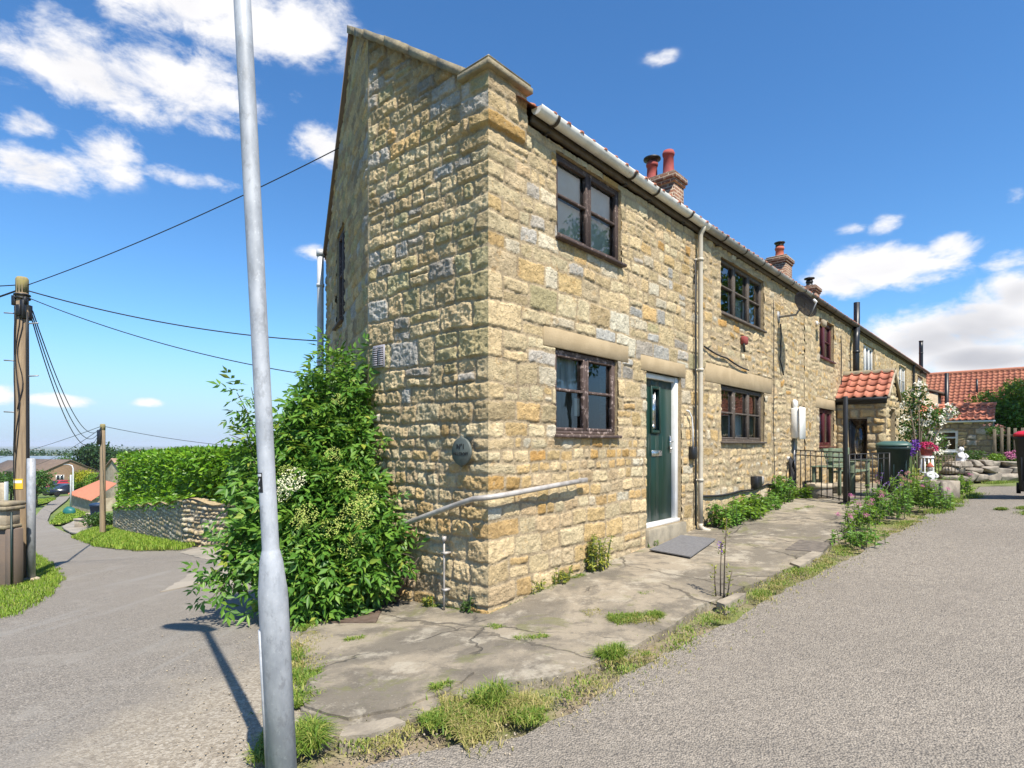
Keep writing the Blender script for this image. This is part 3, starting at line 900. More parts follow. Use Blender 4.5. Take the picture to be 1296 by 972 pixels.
PAL = {'cream': (.55, .44, .265), 'ochre': (.50, .35, .165), 'deep': (.46, .28, .10), 'grey': (.40, .37, .32), 'dgrey': (.32, .295, .255), 'olive': (.42, .36, .20),
       'pink': (.50, .385, .235), 'white': (.56, .49, .36), 'tan': (.465, .36, .205), 'brown': (.34, .26, .165)}
def stone_colors(sid, lay, prof, U, V, bands, mortar=(0.44, 0.345, 0.22), seed=0):
    """bands: list of (vtop, {name:weight})"""
    r = shash(sid, 1+seed)
    col = np.zeros(U.shape+(3,))
    # one colour per stone: choose by the row of the stone
    lo = -1e9
    vv = lay.vb[sid//1000]
    for (vt, wts) in bands:
        m = (vv >= lo) & (vv < vt); lo = vt
        if not m.any(): continue
        names = list(wts); w = np.array([wts[n] for n in names], float); w = np.cumsum(w/w.sum())
        k = np.clip(np.searchsorted(w, r[m]), 0, len(names)-1)
        pal = np.array([PAL[n] for n in names])
        col[m] = pal[k]
    br = 0.80+0.36*shash(sid, 2+seed)
    col = col*br[..., None]
    tint = (shash(sid, 3+seed)-0.5)*0.10
    col[..., 0] *= 1+tint; col[..., 2] *= 1-tint
    mo = np.array(mortar)*(0.9+0.25*fbm(U*4, V*4, 3, 77)[..., None])
    prof = sstep(prof, .12, .62)
    return col*prof[..., None]+mo*(1-prof[..., None])
def axis_with(lo, hi, step, marks):
    """grid line positions that include every mark"""
    ms = sorted(set([lo, hi]+[m for m in marks if lo < m < hi]))
    out = []
    for a, b in zip(ms[:-1], ms[1:]):
        n = max(1, int(round((b-a)/step)))
        out += list(np.linspace(a, b, n, endpoint=False))
    return np.array(out+[hi])
def reveal(m, rect, P, depth):
    """inner faces of a window or door opening. P(u,v,off) -> xyz"""
    u0, u1, v0, v1 = rect
    for (a, b) in (((u0, v0), (u1, v0)), ((u1, v0), (u1, v1)), ((u1, v1), (u0, v1)), ((u0, v1), (u0, v0))):
        m.add([P(a[0], a[1], 0.03), P(b[0], b[1], 0.03), P(b[0], b[1], -depth), P(a[0], a[1], -depth)], [[0, 1, 2, 3]])
# ------------------------------------------------------------------ the terrace
def eave(s): return 4.72+max(0.0, s-4.6)*0.0145
RIDGE_W, RIDGE_DZ = -2.74, 2.03
FWM = lambda s, w, z: fw(s, w, z)

def window(parent, s0, s1, z0, z1, mat, cols, bars, recess=0.05, sill=0.10, P=FWM, curtain=None, ft=0.040, bt=0.024, stile=0.032, worn=None):
    """casement window: frame with mullions and glazing bars, glass, a sill, and what hangs behind it.
    cols: list of column edges as fractions; bars: for each column a list of bar heights as fractions"""
    m = MB()
    w0, w1 = -recess-0.06, -recess
    B = lambda a, b, wa, wb, c, d: m.box((a, wa, c), (b, wb, d), P, 0.004)
    B(s0, s0+ft, w0, w1, z0, z1); B(s1-ft, s1, w0, w1, z0, z1)
    B(s0+ft, s1-ft, w0, w1, z1-ft, z1); B(s0+ft, s1-ft, w0, w1, z0, z0+ft)
    W = s1-s0
    edges = [s0+c*W for c in cols]
    for e in edges[1:-1]:
        B(e-ft*.5, e+ft*.5, w0+0.003, w1-0.003, z0+ft, z1-ft)
    panes = MB()
    for i in range(len(edges)-1):
        a = edges[i]+(ft if i == 0 else ft*.5); b = edges[i+1]-(ft if i == len(edges)-2 else ft*.5)
        # sash
        B(a, a+stile, w0+.008, w1+.004, z0+ft, z1-ft); B(b-stile, b, w0+.008, w1+.004, z0+ft, z1-ft)
        B(a+stile, b-stile, w0+.008, w1+.004, z1-ft-stile, z1-ft); B(a+stile, b-stile, w0+.008, w1+.004, z0+ft, z0+ft+stile)
        zs = [z0+ft+stile]+[z0+h*(z1-z0) for h in bars[i]]+[z1-ft-stile]
        for h in zs[1:-1]: B(a+stile, b-stile, w0+.014, w1, h-bt/2, h+bt/2)
        ga, gb = a+stile-.006, b-stile+.006
        panes.add([P(ga, w0+.02, zs[0]-.006), P(gb, w0+.02, zs[0]-.006), P(gb, w0+.02, zs[-1]+.006), P(ga, w0+.02, zs[-1]+.006)], [[0, 1, 2, 3]])
    fr = m.build('window', MT[mat], parent)
    panes.build('pane', MT['glass'], fr)
    if sill:
        sm = MB(); sm.box((s0-.02, w0, z0-.036), (s1+.02, sill, z0-.002), P, 0.006)
        sm.build('sill', MT[worn or mat], fr)
    for c in (curtain or []):
        (cm, f0, f1, g0, g1, dep, wav) = c
        a, b = s0+f0*W, s0+f1*W; za, zb = z0+g0*(z1-z0), z0+g1*(z1-z0)
        n = max(2, int((b-a)/0.012))
        us = np.linspace(a, b, n)
        pts = np.array([[P(u, w0-dep+wav*math.sin(u*42), z) for z in (za, zb)] for u in us])
        q = MB(); q.grid(pts); q.build('curtain', MT[cm], fr)
    return fr
def rects_keep(us, vs, rects):
    uc = (us[:-1]+us[1:])/2; vc = (vs[:-1]+vs[1:])/2
    U, V = np.meshgrid(uc, vc, indexing='ij')
    k = np.ones(U.shape, bool)
    for (a, b, c, d) in rects: k &= ~((U > a) & (U < b) & (V > c) & (V < d))
    return k, U, V
def lintel(parent, s0, s1, z0, z1, out=0.010, name='lintel', mat='sandstone'):
    m = MB(); m.box((s0, -0.12, z0), (s1, out, z1), FWM, 0.008)
    return m.build(name, MT[mat], parent)
def pantile_rows(m, P, u0, u1, slope_len, pitch_u=0.23, gauge=0.33, nsub=9, thick=0.016, flip=False):
    """single-lap pantiles as overlapping S-shaped tiles; P(u, d, h): along the eave, up the slope, out of the slope.
    every tile is its own little sheet"""
    nc = int((u1-u0)/pitch_u+0.5); nr = int(slope_len/gauge+0.999)
    rg = random.Random(int(u0*100)+nc)
    t = np.linspace(0, 1, nsub)
    # S profile: a broad pan and a roll
    prof = np.where(t < 0.62, -0.020*np.sin(t/0.62*math.pi), 0.040*np.sin((t-0.62)/0.38*math.pi))
    for r in range(nr):
        for c in range(nc):
            ua = u0+c*pitch_u
            d0 = r*gauge-0.03+rg.uniform(-.006, .006); d1 = min(d0+gauge+0.05, slope_len)
            lift = rg.uniform(0, 0.006)
            vs = []
            for (d, h) in ((d0, 0.040+lift), (d0, 0.024+lift), (d1, 0.004)):
                for i in range(nsub):
                    vs.append(P(ua+(t[i])*pitch_u*1.03, d, prof[i]+h))
            fs = []
            for k, (x, y) in enumerate(((1, 0), (0, 2))):
                for i in range(nsub-1): fs.append([x*nsub+i, x*nsub+i+1, y*nsub+i+1, y*nsub+i])
            m.add(vs, fs)
def gutter_run(m, s0, s1, r=0.066, w=0.120, n=40):
    """half-round gutter under the eave with a closed near end and brackets"""
    ss = np.linspace(s0, s1, n)
    th = np.linspace(math.pi, 2*math.pi, 11)
    for rr in (r, r-0.006):
        P = np.array([[fw(s, w+rr*math.cos(t), eave(s)+0.03+rr*math.sin(t)) for t in th] for s in ss])
        m.grid(P if rr == r else P[:, ::-1])
    for e in (w-r, w+r-0.006):
        P = np.array([[fw(s, x, eave(s)+0.03+dz) for (x, dz) in ((e, 0), (e, .008), (e+.006, .008), (e+.006, 0))] for s in ss])
        m.grid(P)
    for s in (s0, s1):
        vs = [fw(s, w+r*math.cos(t), eave(s)+0.03+r*math.sin(t)) for t in th]
        m.add(vs, [list(range(len(vs)))])
def brackets(par, pos, r=0.066, w=0.120):
    for s in pos:
        m = MB()
        th = np.linspace(math.pi*0.98, 2.02*math.pi, 12)
        P = np.array([[fw(s+d, w+(r+.009)*math.cos(t), eave(s)+0.03+(r+.009)*math.sin(t)) for t in th] for d in (-.022, .022)])
        m.grid(P)
        m.box((s-.012, 0.0, eave(s)-.10), (s+.012, w-.05, eave(s)-.085), FWM)
        m.build('gutter_bracket', MT['dark_timber'], par)
def bonnet(parent, s0, s1, front0=None, gut='gutter_white', tiles=True, back=True):
    """roof of one house: front and back slopes, timber soffit and fascia, gutter"""
    SL = math.hypot(0.15-RIDGE_W, RIDGE_DZ-0.02)
    ca, sa = (0.15-RIDGE_W)/SL, (RIDGE_DZ-0.02)/SL
    Pm = lambda u, d, h: fw(u, 0.13-ca*d+sa*h, eave(u)-0.005+sa*d+ca*h)
    m = MB(); pantile_rows(m, Pm, front0 or s0, s1, SL)
    rf = m.build('roof', MT['pantile'], parent)
    u = MB()   # felt and rafters under the tiles, back slope, ridge tiles
    for a, b in ((s0, s1),):
        q = [(0.13, 0.02), (RIDGE_W, RIDGE_DZ-.03)]
        u.add([fw(a, q[0][0], eave(a)+q[0][1]), fw(b, q[0][0], eave(b)+q[0][1]), fw(b, q[1][0], eave(b)+q[1][1]), fw(a, q[1][0], eave(a)+q[1][1])], [[0, 1, 2, 3]])
        bs = 1.62 if a < 1 else a
        u.add([fw(bs, -5.5, eave(bs)), fw(b, -5.5, eave(b)), fw(b, RIDGE_W-.02, eave(b)+RIDGE_DZ), fw(a, RIDGE_W-.02, eave(a)+RIDGE_DZ)], [[3, 2, 1, 0]])
    u.build('back_slope', MT['pantile'], rf)
    rt = MB()
    n = int((s1-s0)/0.42)
    for i in range(1 if s0 < 1 else 0, n):
        a = s0+(s1-s0)*i/n+(.25 if i == 1 and s0 < 1 else 0)
        th = np.linspace(-0.25, math.pi+0.25, 9)
        P = np.array([[fw(x, RIDGE_W+0.12*math.cos(t), eave(x)+RIDGE_DZ-.02+0.12*math.sin(t)+k) for t in th] for x, k in ((a, .01), (a+(s1-s0)/n+.03, 0))])
        rt.grid(P)
    rt.build('ridge_tile', MT['pantile'], rf)
    f = MB()
    f.box((s0+.25 if s0 < 1 else s0, 0.004, -.075), (s1, 0.05, 0.0), lambda s, w, z: fw(s, w, eave(s)+z))
    f.build('fascia', MT['soffit_timber'], parent)
def chimney(parent, s, width, depth, z0, z1, pots, w=RIDGE_W, cap=None):
    """brick stack astride the ridge with an oversailing top course and pots"""
    base = fw(s, w, z0)
    st = bpy.data.objects.new('chimney', None)
    m = MB(); M = rotz(FROT)
    H = z1-z0
    m.box((-width/2, -depth/2, 0), (width/2, depth/2, H-.26), M)
    m.box((-width/2-.035, -depth/2-.035, H-.26), (width/2+.035, depth/2+.035, H-.18), M, .006)
    m.box((-width/2-.07, -depth/2-.07, H-.18), (width/2+.07, depth/2+.07, H-.06), M, .006)
    m.box((-width/2-.03, -depth/2-.03, H-.06), (width/2+.03, depth/2+.03, H), M, .02)
    me = m.build('chimney', MT['chimney_brick'])
    me.data.transform(M.inverted())
    me.parent = parent
    me.location = Vector(base)-Vector(parent['_o']); me.rotation_euler = (0, 0, FROT)
    for (dx, dy, r, h, mat, cowl) in pots:
        p = MB()
        p.lathe([(r*.98, 0), (r*1.12, .02), (r*1.12, .06), (r*.95, .09), (r*.86, h-.12), (r*1.0, h-.11), (r*1.06, h-.05), (r*.98, h-.045), (r*.9, h), (r*.75, h), (r*.75, h-.1)], 18, (dx, dy, H))
        po = p.build('chimney_pot', MT[mat], me)
        if cowl:
            c = MB()
            if cowl == 'flat':
                c.lathe([(r*.8, h-.01), (r*.95, h+.03), (r*1.5, h+.05), (r*1.5, h+.085), (r*.9, h+.11), (.01, h+.12)], 18, (dx, dy, H))
            else:
                for k in range(4):
                    a = k*math.pi/2+.4
                    c.tube([(dx+r*.8*math.cos(a), dy+r*.8*math.sin(a), H+h-.02), (dx+r*.8*math.cos(a), dy+r*.8*math.sin(a), H+h+.12)], .012, 5)
                c.lathe([(r*.9, h+.03), (r*.9, h+.05)], 14, (dx, dy, H))
                c.lathe([(r*1.15, h+.12), (r*1.2, h+.15), (r*.4, h+.19), (.01, h+.2)], 14, (dx, dy, H))
            c.build('cowl', MT['black_iron'], me)
    return me
def downpipe(parent, s, z_top, z_bot, w=0.085, r=0.035, mat='pipe_beige', name='downpipe', offset_top=True):
    m = MB()
    pts = [fw(s, w, z) for z in np.linspace(z_bot+.07, z_top-.14, 8)]
    if offset_top: pts += [fw(s, w+.01, z_top-.11), fw(s, 0.125, z_top-.06), fw(s, 0.135, z_top)]
    m.tube(pts, r, 10)
    m.tube([fw(s, w, z_bot+.11), fw(s, w, z_bot+.06), fw(s+.02, w+.04, z_bot+.02), fw(s+.04, w+.13, z_bot)], r*1.05, 10)
    for z in np.linspace(z_bot+.75, z_top-.5, 3):
        m.tube([fw(s, w, z-.02), fw(s, w, z+.02)], r*1.28, 10)
        m.box((s-r*1.7, 0.0, z-.012), (s+r*1.7, w*.55, z+.012), FWM)
    return m.build(name, MT[mat], parent)
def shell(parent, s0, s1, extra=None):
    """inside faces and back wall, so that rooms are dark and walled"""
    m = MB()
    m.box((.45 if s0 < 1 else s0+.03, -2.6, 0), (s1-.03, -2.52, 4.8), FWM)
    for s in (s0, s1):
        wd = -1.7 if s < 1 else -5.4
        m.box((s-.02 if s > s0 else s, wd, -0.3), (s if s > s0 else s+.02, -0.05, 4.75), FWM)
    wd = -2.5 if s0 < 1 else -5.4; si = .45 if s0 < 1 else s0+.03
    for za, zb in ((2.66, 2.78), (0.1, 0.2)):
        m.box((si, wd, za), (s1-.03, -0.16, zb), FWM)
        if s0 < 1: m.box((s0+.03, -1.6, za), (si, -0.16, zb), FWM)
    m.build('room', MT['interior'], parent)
    b = MB(); b.box((1.75 if s0 < 1 else s0, -5.5, -1.2), (s1, -5.4, 4.75), FWM)
    b.build('back_wall', MT['rubble_far'], parent)

# ---- end cottage
E_B = 3.78
lay1 = Layout(-6.2, 5.2, [(-0.62, 0.72, .16, .24), (0.72, 1.66, .11, .155), (1.66, 2.18, .16, .22), (2.18, 3.1, .20, .29), (3.0, 4.05, .145, .20), (4.05, 7.2, .13, .185)],
              11, wmin=.11, wmax=.46, quoin=0.0, split=0.18, breaks=(-KA,))
FB = [(0.72, dict(cream=5, ochre=1.5, tan=2, pink=3)), (1.66, dict(cream=5, ochre=3, deep=.5, white=1, pink=1.5)), (2.18, dict(cream=4, white=1.5, tan=2, ochre=1.5)),
      (3.0, dict(grey=3, white=2.5, cream=4, olive=2, dgrey=1.2, tan=2.5)), (4.05, dict(cream=5, pink=2, white=2, ochre=1.5, grey=1.2, tan=2)), (9, dict(cream=4, tan=3, ochre=1, pink=2, deep=.4))]
AB = [(0.72, dict(tan=3, ochre=2, deep=.5, brown=.7, cream=3)), (1.66, dict(cream=4, tan=3, ochre=1.5, pink=1, deep=.4)), (2.18, dict(cream=2, tan=3, olive=1, grey=1)),
      (3.25, dict(grey=3.5, dgrey=1.5, olive=3, cream=4, tan=2)), (4.3, dict(tan=3, cream=4, olive=1, grey=1.8)), (5.0, dict(tan=3, cream=2, grey=2, olive=2, ochre=1)), (9, dict(brown=2, olive=2, grey=2, tan=3))]
BB = [(9, dict(tan=3, brown=3, olive=2, grey=1, ochre=1))]
def relief1(U, V, flat):
    prof, sid = lay1.eval(U, V, mortar=0.016, bev=0.018, warp=0.013)
    ka = sstep(-U, 0.0, 0.12)*(1-0.45*sstep(-U, KA-.05, KA+.05))
    a = 0.003+0.012*shash(sid, 9)
    rough = 0.012+0.013*ka
    n = fbm(U*10, V*10, 5, 31, 0.66)
    n2 = 1-2*np.abs(fbm(U*17, V*17, 4, 33, 0.6))
    h = prof*(a*(1+.6*ka)+0.005*ka)+prof*(rough*n+(0.005+0.008*ka)*(n2-.6))+0.004*fbm(U*30, V*30, 3, 41)
    h = h+0.010*fbm(U*0.9, V*0.9, 2, 51)
    # the pier at the corner oversails the wall below
    pier = sstep(V, 4.39, 4.42)*(1-sstep(np.abs(U-0.1), 0.40, 0.44))
    h = h+0.032*pier
    # the kink in the gable is kept flush so both halves meet
    kk = sstep(np.abs(U+KA), 0.0, 0.06)
    h = h*kk+0.012*(1-kk)
    h = h*(1-flat)
    return h, prof*(1-flat), sid
def flatmask(U, V, rects):
    f = np.zeros(U.shape)
    for (a, b, c, d) in rects: f = np.maximum(f, ((U > a-.004) & (U < b+.004) & (V > c-.004) & (V < d+.004))*1.0)
    return f
def slope_top(k):   # top of the gable wall, from the corner pier to the ridge and down the back
    d = k
    return np.where(d < 0.30, 4.88, np.where(d < KA+.98, 4.95+0.70*(d-0.30), 4.95+0.70*(KA+.68)-0.715*(d-KA-.98)))

cott1 = thing('stone_cottage', 'end cottage of the stone terrace with the gable and the dark green front door', 'house', fw(0, 0, 0), 0, 'stone cottages of the terrace')
OP1 = [(1.00, 2.24, 1.605, 2.50), (1.02, 2.32, 3.665, 4.56), (2.95, 3.97, 0.40, 2.445)]
FL1 = [(0.80, 2.48, 2.50, 2.70), (2.80, 4.10, 2.445, 2.64), (2.92, 4.05, 0.0, 0.405)]
def build_cottage1_walls():
    marks = sorted(set(sum([[a, b] for a, b, *_ in OP1+FL1], [])+[0.52]))
    zm = sorted(set(sum([[c, d] for *_, c, d in OP1+FL1], [])+[4.62, 4.88]))
    us = axis_with(0, 4.60, .0105, marks); vs = axis_with(-0.5, 4.88, .0105, zm)
    U, V = np.meshgrid(us, vs, indexing='ij')
    h, prof, sid = relief1(U, V, flatmask(U, V, FL1))
    col = stone_colors(sid, lay1, prof, U, V, FB)
    # lichen-green and sooty staining high on the pier
    S = U-h*np.clip(1-U/.10, 0, 1)
    X = C0[0]+D[0]*S+N[0]*h; Y = C0[1]+D[1]*S+N[1]*h
    keep, UC, VC = rects_keep(us, vs, OP1)
    keep &= ~((UC > .52) & (VC > 4.62))
    m = MB(); m.grid(np.stack([X, Y, V], -1), keep)
    P = lambda u, v, o: fw(u, o-.03, v)
    for r in OP1: reveal(m, r, P, .22)
    nn = U.size
    m.build('front_wall', MT['rubble'], cott1, colors=col.reshape(-1, 3))
    # gable, front half
    us = axis_with(0, KA, .0105, []); vs = axis_with(-0.75, 6.2, .0105, [])
    K, V = np.meshgrid(us, vs, indexing='ij')
    h, prof, sid = relief1(-K, V, np.zeros(K.shape))
    col = stone_colors(sid, lay1, prof, -K, V, AB)
    st = sstep(V-slope_top(K), -0.75, -0.10)*sstep(K, .15, .5)*np.clip(0.6+0.9*fbm(K*2.2, V*2.2, 4, 61), 0, 1)
    col = col*(1-0.45*st[..., None])          # soot and algae under the coping
    kk = K-h*np.clip(1-K/.10, 0, 1)
    nx = np.broadcast_to(AN, K.shape+(2,)).copy()
    bis = (AN+BN); bis = bis/np.linalg.norm(bis)
    e = np.clip((K-KA+.08)/.08, 0, 1)[..., None]
    nx = nx*(1-e)+bis*e
    X = C0[0]+AD[0]*kk+nx[..., 0]*h; Y = C0[1]+AD[1]*kk+nx[..., 1]*h
    kc = (us[:-1]+us[1:])/2; vc = (vs[:-1]+vs[1:])/2
    KC, VC = np.meshgrid(kc, vc, indexing='ij')
    keep = VC < slope_top(KC)
    m = MB(); m.grid(np.stack([X, Y, V], -1)[:, ::-1], keep[:, ::-1])
    m.build('gable_wall', MT['rubble'], cott1, colors=col[:, ::-1].reshape(-1, 3))
    # gable, back half
    OPB = [(1.72, 2.52, 3.25, 4.62)]
    us = axis_with(0, E_B, .018, [1.72, 2.52]); vs = axis_with(-1.4, 7.0, .018, [3.25, 4.62])
    K, V = np.meshgrid(us, vs, indexing='ij')
    h, prof, sid = relief1(-K-KA, V, np.zeros(K.shape))
    col = stone_colors(sid, lay1, prof, -K-KA, V, BB)
    nx = np.broadcast_to(BN, K.shape+(2,)).copy()
    e = np.clip(1-K/.08, 0, 1)[..., None]; nx = nx*(1-e)+bis*e
    X = K0[0]+BD[0]*K+nx[..., 0]*h; Y = K0[1]+BD[1]*K+nx[..., 1]*h
    keep, KC, VC = rects_keep(us, vs, OPB)
    keep &= VC < slope_top(KC+KA)
    m = MB(); m.grid(np.stack([X, Y, V], -1)[:, ::-1], keep[:, ::-1])
    PB = lambda k, o, z: (K0[0]+BD[0]*k+BN[0]*o, K0[1]+BD[1]*k+BN[1]*o, z)
    reveal(m, OPB[0], lambda u, v, o: PB(u, o-.03, v), .2)
    m.build('gable_wall', MT['rubble'], cott1, colors=col[:, ::-1].reshape(-1, 3))
    window(cott1, 1.72, 2.52, 3.25, 4.62, 'brown_frame', [0, .5, 1], [[.55], [.55]], P=PB, recess=.03, sill=.07)
    # thickness of the gable above the roof, and its coping
    m = MB()
    def along(k, off, z):
        if k <= KA: p = C0+AD*k+AN*off
        else: p = K0+BD*(k-KA)+BN*off
        return (p[0], p[1], z)
    ks = [0.30, KA, KA+.98]
    for a, b in zip(ks[:-1], ks[1:]):
        for off, flip in ((-.34, False),):
            m.add([along(a, off, 4.3), along(b, off, 4.3), along(b, off, float(slope_top(b))), along(a, off, float(slope_top(a)))], [[0, 1, 2, 3]])
    m.box((.012, -.31, 4.2), (.515, -.012, 4.876), FWM)
    m.build('parapet_back', MT['rubble_far'], cott1)
    cp = MB()
    ends = [0.22, 0.62, 1.05, 1.45, KA, KA+.5, KA+1.0]
    for i, (a, b) in enumerate(zip(ends[:-1], ends[1:])):
        j = 0.006*((i*7) % 3)
        a2, b2 = a+.004, b-.004
        vs = []
        for k in (a2, b2):
            zt = 4.95+0.70*(k-.30)
            for off, dz in ((.075+j, -.015), (.075+j, .075+j), (-.36, .075+j), (-.36, -.015)):
                vs.append(along(k, off, zt+dz))
        cp.add(vs, [[0, 1, 2, 3], [7, 6, 5, 4], [0, 4, 5, 1], [1, 5, 6, 2], [2, 6, 7, 3], [3, 7, 4, 0]])
    cp.build('coping', MT['coping'], cott1)
    vg = MB()
    k0, k1 = KA+.99, KA+E_B
    vs = []
    for k in (k0, k1):
        zt = float(slope_top(k))
        for off, dz in ((.06, -.03), (.06, .07), (-.3, .07), (-.3, -.03)): vs.append(along(k, off, zt+dz))
    vg.add(vs, [[0, 1, 2, 3], [7, 6, 5, 4], [0, 4, 5, 1], [1, 5, 6, 2], [2, 6, 7, 3], [3, 7, 4, 0]])
    vg.build('verge_tiles', MT['tile_brown'], cott1)
    kn = MB()
    kn.box((-.095, -.32, 4.875), (.535, .095, 4.935), FWM, .010)
    kn.box((-.085, -.31, 4.935), (.525, .085, 4.975), FWM, .022)
    kn.build('kneeler_cap', MT['coping'], cott1)
    # downpipe on the far corner of the gable
    dp = MB()
    pb = [PB(E_B-.02, .10, z) for z in np.linspace(-1.0, 4.75, 10)]
    dp.tube(pb, .055, 12)
    for z in (4.2, 2.9, 1.5): dp.tube([PB(E_B-.02, .10, z-.025), PB(E_B-.02, .10, z+.025)], .066, 12)
    dp.tube([PB(E_B-.02, .10, 4.70), PB(E_B-.02, .10, 4.80)], .068, 12)
    dp.build('downpipe', MT['pipe_grey'], cott1)
build_cottage1_walls()
bonnet(cott1, 0.33, 4.60, 0.57)
g = MB(); gutter_run(g, 0.55, 4.60); gt = g.build('gutter', MT['gutter_white'], cott1)
brackets(gt, [0.82, 2.35, 2.95, 3.95])
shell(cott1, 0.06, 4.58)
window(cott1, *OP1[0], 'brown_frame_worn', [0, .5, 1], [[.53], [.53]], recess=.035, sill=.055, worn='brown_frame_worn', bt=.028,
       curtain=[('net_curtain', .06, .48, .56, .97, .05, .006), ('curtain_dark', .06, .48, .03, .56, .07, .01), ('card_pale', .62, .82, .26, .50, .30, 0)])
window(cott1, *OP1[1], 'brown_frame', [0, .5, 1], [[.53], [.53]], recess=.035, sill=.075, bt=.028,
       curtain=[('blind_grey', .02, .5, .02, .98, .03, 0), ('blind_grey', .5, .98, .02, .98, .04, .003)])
lintel(cott1, *FL1[0]); lintel(cott1, *FL1[1])
st = MB(); st.box((2.93, -.20, -0.1), (4.04, .055, 0.395), FWM, .012); st.build('doorstep', MT['step_stone'], cott1)

def build_door():
    s0, s1, z0, z1 = OP1[2]
    fr = MB()
    fr.box((s0, -.17, z0+.05), (s0+.055, -.085, z1), FWM, .004)
    fr.box((s1-.085, -.17, z0+.05), (s1, -.045, z1), FWM, .004)
    fr.box((s0+.055, -.17, z1-.07), (s1-.085, -.06, z1), FWM, .004)
    fr.box((s0, -.17, z0), (s1, -.015, z0+.05), FWM, .006)
    fr.build('door_frame', MT['white_upvc'], cott1)
    d0, d1, e0, e1 = s0+.058, s1-.088, z0+.054, z1-.073
    d = MB()
    g0, g1, h0, h1 = d0+.27, d0+.49, e0+1.22, e0+1.80     # glazed slot
    w0, w1 = -.15, -.105
    d.box((d0, w0, e0), (g0, w1, e1), FWM, .003); d.box((g1, w0, e0), (d1, w1, e1), FWM, .003)
    d.box((g0, w0, e0), (g1, w1, h0), FWM, .003); d.box((g0, w0, h1), (g1, w1, e1), FWM, .003)
    for (a, b, c, e) in ((g0-.03, g0+.012, h0-.03, h1+.03), (g1-.012, g1+.03, h0-.03, h1+.03), (g0+.012, g1-.012, h0-.03, h0+.012), (g0+.012, g1-.012, h1-.012, h1+.03)):
        d.box((a, w1-.002, c), (b, w1+.022, e), FWM, .006)
    # faint plank grooves
    for x in (d0+.2, d0+.4, d0+.6): d.box((x-.002, w1-.001, e0+.06), (x+.002, w1+.0015, h0-.06), FWM)
    door = d.build('door', MT['door_green'], cott1)
    p = MB(); p.box((g0+.008, -.130, h0+.008), (g1-.008, -.122, h1-.008), FWM); p.build('glazed_panel', MT['glass'], door)
    p = MB()
    p.tube([fw((g0+g1)/2+.02, -.118, h0+.03), fw((g0+g1)/2+.02, -.118, h1-.03)], .008, 6)
    for k in range(3): p.box((g0+.03, -.121, h0+.12+k*.16), (g1-.03, -.118, h0+.128+k*.16), FWM)
    p.box(((g0+g1)/2-.03, -.121, h0+.03), ((g0+g1)/2+.05, -.116, h0+.09), FWM)
    p.build('leaded_strip', MT['chrome'], door)
    l = MB(); c = (d0+d1)/2-.02; l.box((c-.145, w1, e0+.88), (c+.145, w1+.014, e0+.96), FWM, .004); l.box((c-.115, w1+.014, e0+.895), (c+.115, w1+.02, e0+.945), FWM, .003)
    l.build('letterbox', MT['chrome'], door)
    h = MB()
    h.box((d1-.065, w1, e0+.92), (d1-.03, w1+.012, e0+1.16), FWM, .004)
    h.tube([fw(d1-.048, w1+.01, e0+1.08), fw(d1-.048, w1+.05, e0+1.08), fw(d1-.07, w1+.055, e0+1.08), fw(d1-.16, w1+.055, e0+1.075)], .010, 8)
    h.lathe([(.016, 0), (.016, .02)], 10, M=lambda x, y, z: fw(d1-.048+x, w1+.012+z, e0+.98+y))
    h.build('handle', MT['chrome'], door)
build_door()
downpipe(cott1, 4.44, eave(4.4)+.0, 0.22)
